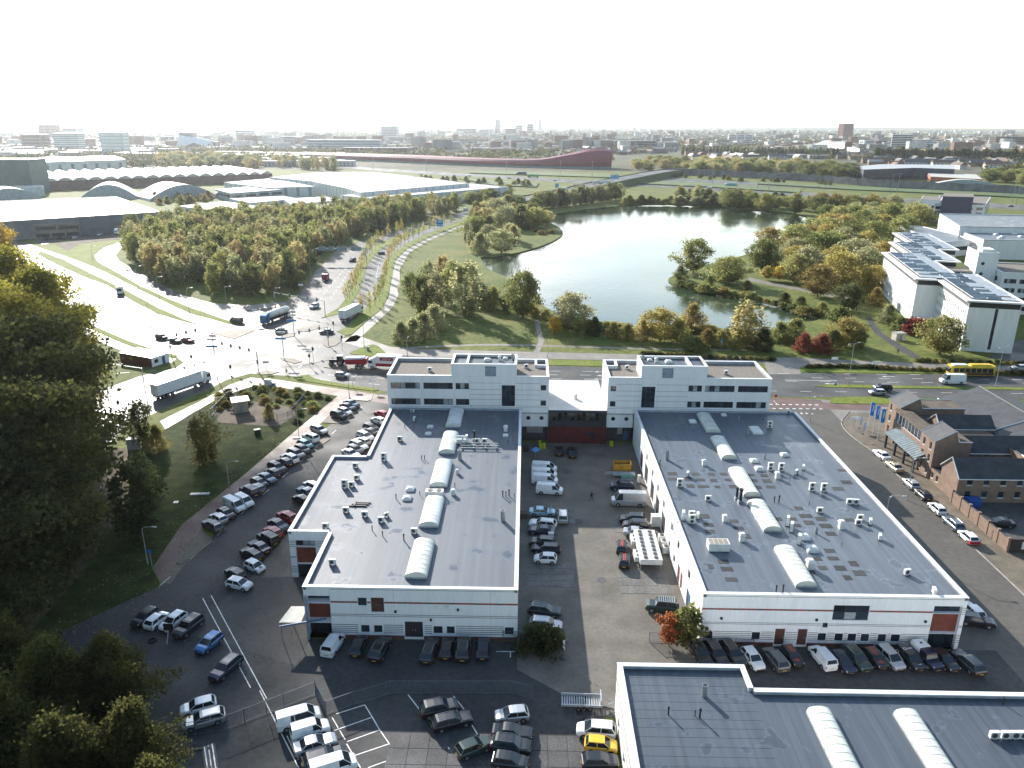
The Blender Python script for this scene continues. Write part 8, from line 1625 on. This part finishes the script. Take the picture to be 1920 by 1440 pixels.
fence('steel bar fence crossing behind the slanted vans', [(317, 1386), (417, 1371), (500, 1339), (533, 1326), (592, 1303)], 2.0)
fence('open steel gate leaf between the two yard fences', [(592, 1303), (610, 1340)], 2.0)
fence('steel bar fence along the front of the fenced yard', [(612, 1340), (663, 1322), (699, 1312.5), (732, 1301), (780, 1301.5), (964, 1301), (997, 1313)], 2.0)
fence('steel bar fence down the willow side of the yard', [(317, 1388), (330, 1440)], 2.0)
fence('short bar fence behind the gate bed shrubs', [(943, 1202), (1058, 1203)], 1.6)
fence('short bar fence by the red maple', [(1217, 1204), (1310, 1206)], 1.6)
fence('low railing before the parked cars of the right shed', [(1312, 1207), (1412, 1212)], 1.2)
fence('grey mesh fence of the substation plot', [(396, 780), (430, 745), (470, 738)], 1.8, .2); fence('pale mesh fence at the right of the substation plot', [(548, 778), (570, 752)], 1.8, .2); fence('wire fence with notice at the front of the plot', [(520, 790), (540, 785), (548, 778)], 1.8, .2)
t = thing('gate_post', 'white barrier post at the courtyard entrance', 'post', (*G(1057, 1218), 0)); MB().box(-.14, .14, -.14, .14, 0, 1.6).build('post', PAINT['white'], t); MB().box(-.16, .16, -.16, .16, 1.6, 1.66).build('cap', trim_m, t)

# ================================================================== yard objects
def bx(name, label, cat, px, py, dims, mat, rz=0.0, lid=None, z=0.0, grp=None):
 x, y = G(px, py, z); t = thing(name, label, cat, (x, y, z), rz, grp); MB().box(-dims[0] / 2, dims[0] / 2, -dims[1] / 2, dims[1] / 2, .04, dims[2]).build('body', mat, t)
 MB().cbox(0, 0, dims[2], dims[0] + .08, dims[1] + .08, .1, 0, 0, .96).build('lid', lid or mat, t); MB().box(-dims[0] / 2 + .05, dims[0] / 2 - .05, -dims[1] / 2 + .05, dims[1] / 2 - .05, 0, .04).build('base', trim_m, t); return t
# substation hut and cabinets
x, y = G(452, 770); t = thing('substation_hut', 'tan substation hut with flat white roof on the fenced plot', 'hut', (x, y, 0), .45)
tanw = M('tan_render', (.36, .30, .22), .85); MB().box(-1.6, 1.6, -1.6, 1.6, 0, 2.7).build('wall', tanw, t); MB().box(-2.0, 2.0, -2.0, 2.0, 2.7, 2.95).build('roof', roofW_m, t); MB().box(-.5, .5, -1.64, -1.6, .05, 2.1).build('door', galv_m, t); MB().box(1.6, 1.64, -.5, .5, .05, 2.1).build('door', steel_m, t)
bx('cabinet', 'grey signal cabinet beside the slender dark tree', 'cabinet', 251, 842, (2.2, 1.4, 2.4), M('cabinet_grey', (.28, .30, .31), .6), .3); bx('cabinet', 'pale switch cabinet on the pavement corner', 'cabinet', 503, 722, (1.7, .8, 1.5), acw_m, -.15); bx('cabinet', 'small grey cabinet beside the pale switch cabinet', 'cabinet', 513, 723.5, (.9, .6, .8), steel_m, -.15); bx('bin', 'dark green grit bin on the rough field', 'bin', 483, 815, (1.3, .8, 1.2), PAINT['green'], .5)
bx('cabinet', 'tall white cabinet at the path corner by the lake lawn', 'cabinet', 690, 657, (.9, .6, 1.1), M('cabinet_pale_blue', (.3, .38, .42), .5), .2)
for px, py, l, a, lab in ((375, 927, 3.4, .1, 'pale concrete slab pair lying on the rough field by the cycle path'), (563, 821.5, 3.2, .1, 'pale board lying beside the cycle path near the plot'), (330, 943, .8, .2, 'white stone block lying in the rough grass')):
 x, y = G(px, py); t = thing('concrete_slab', lab, 'slab', (x, y, 0), a); MB().box(-l / 2, -.05, -.4, .4, 0, .2).build('slab', roofW_m, t); MB().box(.05, l / 2, -.4, .4, 0, .2).build('slab', roofW_m, t)
# container cabins
a0, a1 = Vector(G(226, 679)), Vector(G(286, 690)); dv = (a1 - a0); Lc = dv.length / 5; ang = math.atan2(dv.y, dv.x)
brc = M('cabin_brown', (.085, .022, .018), .6, .1, 1)
for i, w_ in enumerate(('first', 'second', 'third', 'fourth', 'fifth')):
 p = a0 + dv * (i / 5); t = thing('site_cabin', f'brown site cabin with white roof, {w_} of five from the left', 'cabin', (p.x, p.y, 0), ang, 'site cabins')
 MB().box(.06, Lc - .06, 0, 6.0, .15, 2.75).build('wall', brc if i < 4 else PAINT['white'], t); MB().box(.12, Lc - .12, .06, 5.94, 2.75, 2.86).build('roof', PAINT['white'], t)
 for xx in (.03, Lc - .09): MB().box(xx, xx + .06, -.02, .0, .1, 2.8).build('corner_post', brc, t)
 MB().box(.1, Lc - .1, .1, 5.9, 0, .15).build('base', trim_m, t)
 MB().box(.02, Lc - .02, -.03, .0, .2, 2.7).build('front_panel', brc, t)
 if i == 4:
  MB().box(Lc - .06, Lc - .02, 1.0, 2.2, 1.1, 2.1).build('window', glass_m, t); MB().box(Lc - .06, Lc - .02, 3.6, 4.6, .2, 2.3).build('door', bdoor_m, t)
# fan cooler
x, y = G(1213, 1040); t = thing('fan_cooler', 'big white cooler with two rows of eight fans in the courtyard', 'cooler', (x, y, 0), -.02)
MB().box(-1.7, 1.7, -4.6, 4.6, 1.0, 1.9).build('casing', acw_m, t)
fmesh = MB().cyl(0, 0, 0, .1, .36, 14).cyl(0, 0, .1, .14, .1, 8).mesh('fan', grille_m)
for i in range(8):
 for s in (-.8, .8): inst('fan', fmesh, t, (s, -4.0 + i * 1.14, 1.9))
for s in (-1.55, 1.55):
 for k in (-4.4, 0, 4.4): MB().box(s - .08, s + .08, k - .08, k + .08, 0, 1.0).build('leg', galv_m, t)
lnm = MB()
for i in range(7): MB().box(-1.7, 1.7, -3.47 + i * 1.14, -3.42 + i * 1.14, 1.9, 1.93).build('casing_joint', galv_m, t)
for px, py, lab in ((1190, 1022, 'small twin-fan cooler left of the big cooler, far one'), (1196, 1052, 'small twin-fan cooler left of the big cooler, near one')):
 x, y = G(px, py); t = thing('fan_cooler', lab, 'cooler', (x, y, 0)); MB().box(-.7, .7, -1.2, 1.2, .6, 1.4).build('casing', acw_m, t); [inst('fan', fmesh, t, (0, k, 1.4)) for k in (-.6, .6)]; [MB().box(a - .06, a + .06, b - .06, b + .06, 0, .6).build('leg', galv_m, t) for a in (-.6, .6) for b in (-1.1, 1.1)]
for i, (px, py) in enumerate(((1240, 1015), (1244, 1025), (1248, 1036))):
 x, y = G(px, py); t = thing('fan_cooler', f"single-fan white condenser by the right shed wall, {('far', 'middle', 'near')[i]} one", 'cooler', (x, y, 0)); MB().box(-.55, .55, -.5, .5, .1, 1.2).build('casing', acw_m, t); inst('fan', fmesh, t, (0, 0, 1.2)); MB().box(-.5, .5, -.45, .45, 0, .1).build('base', trim_m, t)
bx('condenser_box', 'white condenser cabinet against the right shed wall', 'cabinet', 1229, 985, (1.6, 1.2, 1.9), acw_m)
# yellow container, trailers, bins
x, y = G(1166, 880); t = thing('skip_container', 'open yellow skip container in the far courtyard', 'container', (x, y, 0)); ym = M('skip_yellow', (.42, .23, .02), .6, .15, 1)
MB().box(-1.7, 1.7, -1.0, -.92, .15, 1.5).build('side', ym, t); MB().box(-1.7, 1.7, .92, 1.0, .15, 1.5).build('side', ym, t); MB().box(-1.7, -1.62, -.92, .92, .15, 1.5).build('end', ym, t); MB().box(1.62, 1.7, -.92, .92, .15, 1.7).build('end', ym, t); MB().box(-1.6, 1.6, -.92, .92, .15, .9).build('floor', M('skip_load', (.12, .08, .03), .9), t)
for k in (-.8, .8): MB().box(-1.6, 1.6, k - .1, k + .1, 0, .15).build('skid', black_m, t)
x, y = G(1165, 893); t = thing('ladder_trailer', 'low grey trailer loaded with ladders in the courtyard', 'trailer', (x, y, 0))
for k in (-.35, .1): MB().box(-3.2, 2.6, k, k + .05, .8, .9).build('ladder_rail', galv_m, t)
for k in range(9): MB().box(-3.0 + .62 * k, -2.95 + .62 * k, -.35, .15, .82, .88).build('ladder_rung', galv_m, t)
MB().box(-1.6, 2.6, -.8, .9, .45, .6).build('bed', steel_m, t); lorry_wheels(t, (.4,), .95, .3); MB().tube([(-1.6, 0, .5), (-3.4, 0, .45)], .05, 6).build('drawbar', galv_m, t)
x, y = G(1176, 898); t = thing('tarp_crate', 'green covered crate beside the ladder trailer', 'crate', (x, y, 0)); MB().box(-1.2, 1.2, -.55, .55, 0, .5).build('crate', steel_m, t); MB().cbox(0, 0, .5, 2.5, 1.2, .15, 0, 0, .9).build('cover', M('tarp_green', (.04, .16, .11), .6), t)
ybin = M('bin_yellow', (.42, .46, .02), .5)
for i, (px, py) in enumerate(((1012, 836), (1014, 842), (1020, 841), (1146, 837))): bx('wheelie_bin', ('yellow wheelie bin at the back of the left trio', 'yellow wheelie bin at the front left of the trio', 'yellow wheelie bin at the right of the trio', 'single yellow wheelie bin right of the red link wall')[i], 'bin', px, py, (.55, .6, 1.05), ybin, .1 * i, None, 0, 'yellow wheelie bins')
x, y = G(1004, 856); t = thing('parasol', 'half-open blue parasol among the bins', 'parasol', (x, y, 0)); MB().cyl(0, 0, 0, 2.1, .04, 6).build('pole', galv_m, t); n = 8; vs = [(.95 * math.cos(2 * math.pi * i / n), .95 * math.sin(2 * math.pi * i / n), 1.45 + .1 * (i % 2)) for i in range(n)] + [(0, 0, 2.2)]; MB().add(vs, [(i, (i + 1) % n, n) for i in range(n)]).build('canopy', M('parasol_blue', (.10, .28, .6), .6), t)
bx('chest', 'white chest freezer standing in the courtyard row', 'chest', 1033, 1008, (.9, .7, .9), acw_m); bx('gas_cabinet', 'slim white cylinder cabinet by the roller doors', 'cabinet', 1198, 905, (.5, .5, 1.5), acw_m); bx('crate', 'stacked dark pallets by the left shed wall', 'crate', 982, 970, (1.2, 1.0, .9), M('pallet_wood', (.08, .06, .045), .9)); bx('crate', 'dark bin against the left shed wall', 'crate', 986, 845, (1.1, 1.0, 1.0), PAINT['charcoal'])
bx('skip', 'blue covered skip in the yard of the brick office', 'skip', 1822, 948, (2.4, 1.6, 1.4), M('skip_blue', (.02, .09, .32), .5))
# pickup in pale blue: body of a saloon with an open bed
x, y = G(940 + 395 / 5.142, 780 + 920 / 5.142, .7); t = car('saloon', 'pale blue', x, y, -3, 'with open bonnet heading the courtyard row'); MB().add([(1.2, -.7, 1.0), (1.2, .7, 1.0), (1.6, .7, 1.75), (1.6, -.7, 1.75)], [(0, 1, 2, 3)]).add([(1.23, -.7, 1.0), (1.23, .7, 1.0), (1.63, .7, 1.75), (1.63, -.7, 1.75)], [(3, 2, 1, 0)]).build('open_bonnet', PAINT['pale blue'], t)
# transporter trailers at the near yard
x, y = G(1098, 1322); t = thing('car_trailer', 'silver car transporter trailer beside the near shed', 'trailer', (x, y, 0), -.03)
MB().box(-2.9, 1.8, -1.0, -.9, .55, .85).build('side_rail', alu_m, t); MB().box(-2.9, 1.8, .9, 1.0, .55, .85).build('side_rail', alu_m, t)
for k in range(16): MB().box(-2.85 + k * .29, -2.7 + k * .29, -.9, .9, .55, .6).build('deck_slat', galv_m, t)
MB().tube([(1.8, -.8, .6), (3.3, 0, .55), (1.8, .8, .6)], .06, 6).build('drawbar', galv_m, t); lorry_wheels(t, (-.9, -.2), 1.1, .3); MB().box(1.7, 1.8, -.9, .9, .85, 1.6).build('winch_board', alu_m, t)
x, y = G(1110, 1342); t = thing('car_trailer', 'dark bare-frame trailer below the silver transporter', 'trailer', (x, y, 0), .12); MB().tube([(-2.2, -.7, .5), (1.6, -.7, .5), (3.2, 0, .5), (1.6, .7, .5), (-2.2, .7, .5)], .06, 6).build('frame', black_m, t); [MB().box(-2.0 + k, -1.9 + k, -.7, .7, .46, .54).build('cross_bar', black_m, t) for k in range(4)]; lorry_wheels(t, (-.9, -.1), .95, .3)
x, y = G(395, 1425); t = thing('timber_stack', 'stack of pale beams behind the slanted vans', 'timber', (x, y, 0), -1.1)
for k in range(7): MB().box(-2.2 + .1 * (k % 3), 2.0, -.7 + .2 * k, -.55 + .2 * k, .1 * (k % 3), .12 + .1 * (k % 3)).build('beam', galv_m if k % 2 else M('grey_timber', (.16, .15, .13), .9), t)
x, y = G(372, 1406); t = thing('timber_beam', 'single long beam lying near the fence corner', 'timber', (x, y, 0), .15); MB().box(-1.5, 1.5, -.1, .1, 0, .2).build('beam', M('grey_timber', (.16, .15, .13), .9), t); MB().box(-1.4, -1.2, -.2, .2, 0, .05).build('bearer', trim_m, t)
x, y = G(286, 1202); t = thing('tyre', 'old tyre lying in the grass below the four cars', 'tyre', (x, y, 0)); n = 16; rg = MB()
for i in range(n):
 a, b = 2 * math.pi * i / n, 2 * math.pi * (i + 1) / n; P = lambda q, r_, z: (r_ * math.cos(q), r_ * math.sin(q), z)
 rg.add([P(a, .55, 0), P(b, .55, 0), P(b, .62, .15), P(a, .62, .15)], [(0, 1, 2, 3)]); rg.add([P(a, .62, .15), P(b, .62, .15), P(b, .38, .25), P(a, .38, .25)], [(0, 1, 2, 3)]); rg.add([P(a, .38, .25), P(b, .38, .25), P(b, .38, 0), P(a, .38, 0)], [(0, 1, 2, 3)])
tag(rg.build('tyre_ring', tyre_m, t))
x, y = G(313, 1208); t = thing('notice_board', 'black notice board on a leaning white post before the white hatchback', 'sign', (x, y, 0)); MB().tube([(0, 0, 0), (.5, 0, 2.3)], .05, 6).build('post', PAINT['white'], t); MB().box(-.1, 1.2, -.05, .02, 2.2, 3.2).build('board', trim_m, t); MB().box(-.14, 1.24, .02, .05, 2.15, 3.25).build('frame', wsign_m, t)
# flags before the brick office
flag_m = M('flag_blue', (.02, .22, .55), .7, .1, 1)
for i, (x, y) in enumerate(((78.7, 160.4), (78.9, 158.2), (79.2, 156.2))):
 t = thing('flagpole', f"flagpole with blue banner, {('far', 'middle', 'near')[i]} one of three by the brick office", 'flagpole', (x - 2.2, y, 0), .3, 'flagpoles'); MB().cyl(0, 0, 0, 7.5, .06, 8, .03).build('pole', PAINT['white'], t)
 fl = MB(); k = 6
 for j in range(k): a, b = j / k, (j + 1) / k; f_ = lambda q: (.05 + q * 1.1, .12 * math.sin(q * 7 + i)); fl.add([(*f_(a), 4.2 - .25 * a), (*f_(b), 4.2 - .25 * b), (*f_(b), 7.3 - .3 * b), (*f_(a), 7.3 - .3 * a)], [(0, 1, 2, 3)])
 fo_ = fl.build('flag', flag_m, t); MB().add([(.4, -.13, 5.2), (.62, -.13, 5.2), (.75, -.13, 6.6), (.5, -.13, 6.6)], [(0, 1, 2, 3)]).build('flag_mark', PAINT['white'], fo_)
for i, (x, y) in enumerate(((76.0, 163.3), (75.3, 159.7))):
 t = thing('beach_flag', f"curved white and blue beach flag, {('far', 'near')[i]} one on the pavement", 'flag', (x, y, 0), 0, 'beach flags'); MB().tube([(0, 0, 0), (0, 0, 2.2), (.15, 0, 2.8), (.4, 0, 2.9)], .02, 5).build('pole', galv_m, t); MB().add([(.02, 0, .6), (.45, 0, 1.0), (.5, 0, 2.6), (.4, 0, 2.88), (.15, 0, 2.78), (.02, 0, 2.2)], [tuple(range(6))]).build('flag', M('beach_flag', (.45, .58, .72), .7), t); MB().box(-.3, .3, -.3, .3, 0, .06).build('base', trim_m, t)
text(sgn, 'P  FLEXABC', (82.25, 109.77, 1.55), .5, M('sign_grey_text', (.12, .12, .14), .6)); text(sgn, 'mobiel', (82.6, 109.77, 1.0), .4, M('sign_yellow', (.6, .5, .08), .6))

# ================================================================== people
skin_m = M('skin', (.45, .28, .2), .6)
def person(label, x, y, rz, pose, cloth, group=None, seat=0.0):
 """figure grown on a joint skeleton; pose gives joint positions"""
 J, E_ = pose; me = bpy.data.meshes.new('person'); me.from_pydata([j[0] for j in J], E_, []); me.materials.append(cloth)
 o = bpy.data.objects.new('person', me); C.objects.link(o); o.location = (x, y, seat); o.rotation_euler.z = rz; tag(o, label, 'person', group)
 m = o.modifiers.new('Skin', 'SKIN'); o.modifiers.new('Sub', 'SUBSURF').levels = 1
 o.modifiers['Sub'].render_levels = 1
 for v, j in zip(me.skin_vertices[0].data, J): v.radius = (j[1], j[1] * j[2])
 me.skin_vertices[0].data[0].use_root = True
 hz_ = J[-1][0]; hd = MB(); n = 10
 loft(hd, [[(hz_[0] + .09 * k * math.cos(2 * math.pi * i / n) + dx, hz_[1] + .075 * k * math.sin(2 * math.pi * i / n), hz_[2] + z) for i in range(n)] for z, k, dx in ((.02, .5, .01), (.07, .85, .015), (.14, 1.0, .01), (.2, .95, 0), (.24, .6, 0))]); hd.add([(hz_[0] + .09, -.015 + hz_[1], hz_[2] + .11), (hz_[0] + .12, hz_[1], hz_[2] + .1), (hz_[0] + .09, .015 + hz_[1], hz_[2] + .11), (hz_[0] + .09, hz_[1], hz_[2] + .15)], [(0, 1, 3), (1, 2, 3)]); hd.build('head', skin_m, o)
 hr = MB(); loft(hr, [[(hz_[0] - .015 + .1 * k * math.cos(2 * math.pi * i / n), hz_[1] + .085 * k * math.sin(2 * math.pi * i / n), hz_[2] + z) for i in range(n)] for z, k in ((.17, 1.0), (.22, .95), (.265, .5))]); hr.build('hair', M('hair_dark', (.03, .02, .015), .8), o)
 return o
walk = ([((0, 0, .95), .15, .8), ((0, 0, 1.25), .16, .75), ((0, 0, 1.42), .13, .8), ((0, .2, 1.4), .075, 1), ((.12, .24, 1.12), .055, 1), ((.25, .22, .92), .042, 1), ((0, -.2, 1.4), .075, 1), ((-.12, -.24, 1.12), .055, 1), ((-.2, -.24, .88), .042, 1), ((.02, .1, .9), .095, 1), ((.2, .1, .5), .07, 1), ((.3, .1, .08), .05, 1), ((.42, .1, .03), .04, .8), ((-.02, -.1, .9), .095, 1), ((-.05, -.1, .5), .07, 1), ((-.28, -.1, .12), .05, 1), ((-.2, -.1, .03), .04, .8), ((.01, 0, 1.52), .06, 1)],
  [(0, 1), (1, 2), (2, 3), (3, 4), (4, 5), (2, 6), (6, 7), (7, 8), (0, 9), (9, 10), (10, 11), (11, 12), (0, 13), (13, 14), (14, 15), (15, 16), (2, 17)])
ride = ([((0, 0, 1.0), .15, .85), ((.16, 0, 1.28), .16, .75), ((.26, 0, 1.46), .13, .8), ((.28, .19, 1.42), .07, 1), ((.48, .24, 1.2), .05, 1), ((.68, .22, 1.08), .042, 1), ((.28, -.19, 1.42), .07, 1), ((.48, -.24, 1.2), .05, 1), ((.68, -.22, 1.08), .042, 1), ((.03, .1, .96), .095, 1), ((.4, .12, .82), .07, 1), ((.28, .12, .42), .05, 1), ((.42, .12, .38), .04, .8), ((.03, -.1, .96), .095, 1), ((.34, -.12, .66), .07, 1), ((.16, -.12, .28), .05, 1), ((.3, -.12, .22), .04, .8), ((.33, 0, 1.56), .06, 1)], walk[1])
x, y = G(1109, 938); person('person in dark clothes walking across the shaded courtyard', x, y, -.6, walk, M('dark_clothes', (.015, .015, .02), .9))
x, y = G(539, 702); person('person in a reddish coat riding a bicycle on the corner crossing', x, y, 2.9, ride, M('reddish_clothes', (.14, .035, .03), .9))
def bicycle(label, x, y, rz):
 t = thing('bicycle', label, 'bicycle', (x, y, 0), rz)
 for xx in (-.42, .62):
  n = 18; rg = [(xx + .34 * math.cos(2 * math.pi * i / n), 0, .35 + .34 * math.sin(2 * math.pi * i / n)) for i in range(n + 1)]; w_ = MB().tube(rg, .022, 5).build('wheel', tyre_m, t)
  sp = MB(); [sp.tube([(xx, 0, .35), p], .004, 3) for p in rg[:-1:2]]; sp.build('spokes', alu_m, w_)
 MB().tube([(-.42, 0, .35), (.02, 0, .3), (.5, 0, .75), (-.1, 0, .78), (.02, 0, .3)], .022, 5).tube([(-.42, 0, .35), (-.1, 0, .78)], .016, 5).build('frame', black_m, t); MB().tube([(.62, 0, .35), (.5, 0, .95)], .02, 5).build('fork', black_m, t); MB().tube([(.42, -.26, 1.02), (.5, 0, 1.0), (.42, .26, 1.02)], .016, 5).build('handlebar', alu_m, t); MB().cbox(-.12, 0, .86, .26, .16, .07, 0, 0, .7).build('saddle', trim_m, t)
bicycle('bicycle ridden by the person in the reddish coat', x, y, 2.9)
x, y = G(1683, 664); person('person in dark clothes walking on the park path', x, y, 1.8, walk, MATS['dark_clothes'])

# ================================================================== labels: tell look-alikes apart by their place in the picture
ORD = ['', 'second', 'third', 'fourth', 'fifth', 'sixth', 'seventh', 'eighth', 'ninth', 'tenth', '11th', '12th', '13th', '14th', '15th', '16th', '17th', '18th', '19th', '20th', '21st', '22nd', '23rd', '24th', '25th', '26th', '27th', '28th', '29th', '30th']
same = {}
for o in list(S.objects):
 if o.parent is None and 'label' in o and o.get('kind') is None: same.setdefault(o['label'].lower(), []).append(o)
def screen(o):
 v = Vector(o.location) - Vector((0, 0, CAM_H)); return (v.dot(_r) / v.dot(_f), v.dot(_d) / v.dot(_f))
for lab, os_ in same.items():
 if 1 < len(os_) <= 30 and len(lab.split()) <= 12:
  os_.sort(key=lambda o: screen(o)[0])
  for i, o in enumerate(os_): o['label'] += ', ' + ('leftmost of its kind' if i == 0 else 'rightmost of its kind' if i == len(os_) - 1 else f'{ORD[i]} from the left')

# ================================================================== unseen low cloud, added and shaped to shade the lower left streets
def shade_cloud(label, gx, gy, alt, lumps):
 bm = bmesh.new(); k = alt / SUN.z; r_ = random.Random(4)
 for x, y, rx, ry in lumps:
  g = bmesh.ops.create_icosphere(bm, subdivisions=3, radius=1.0)
  for v in g['verts']:
   f = 1 + .16 * math.sin(5 * v.co.x + 3 * v.co.y + x) * math.sin(4 * v.co.z + 2 * v.co.x) + r_.uniform(-.03, .03)
   v.co = Vector((x + v.co.x * rx * f, y + v.co.y * ry * f, v.co.z * 5 * f))
 me = bpy.data.meshes.new('shade_cloud'); bm.to_mesh(me); bm.free(); me.materials.append(M('cloud_white', (.85, .85, .85), 1, .03, .02, trans=.4)); me.polygons.foreach_set('use_smooth', [True] * len(me.polygons))
 o = bpy.data.objects.new('shade_cloud', me); C.objects.link(o); o.location = Vector((gx, gy, 0)) + SUN * k; tag(o, label, 'shade_cloud', None, 'stuff')
shade_cloud('unseen low cloudlet added out of frame to shade the lower left streets', -48, 100, 620, [(0, 0, 20, 34), (-6, 30, 13, 20), (5, -35, 18, 22), (-8, -60, 24, 24), (8, 16, 9, 16), (-14, 8, 12, 18), (12, -8, 9, 14)])
# ================================================================== air
hz = MB().box(-9000, 9000, -60, 12500, -3, 125).build('haze', [])
hm = bpy.data.materials.new('haze'); hm.use_nodes = True; hn = hm.node_tree
for n in list(hn.nodes):
 if n.type == 'BSDF_PRINCIPLED': hn.nodes.remove(n)
pv = hn.nodes.new('ShaderNodeVolumePrincipled'); pv.inputs['Color'].default_value = (.90, .95, 1, 1); pv.inputs['Density'].default_value = 0.000045; pv.inputs['Anisotropy'].default_value = 0.7
hn.links.new(pv.outputs[0], hn.nodes['Material Output'].inputs['Volume'])
hz.data.materials.append(hm); tag(hz, 'pale haze thickening towards the sunny side of the horizon', 'haze', None, 'stuff')
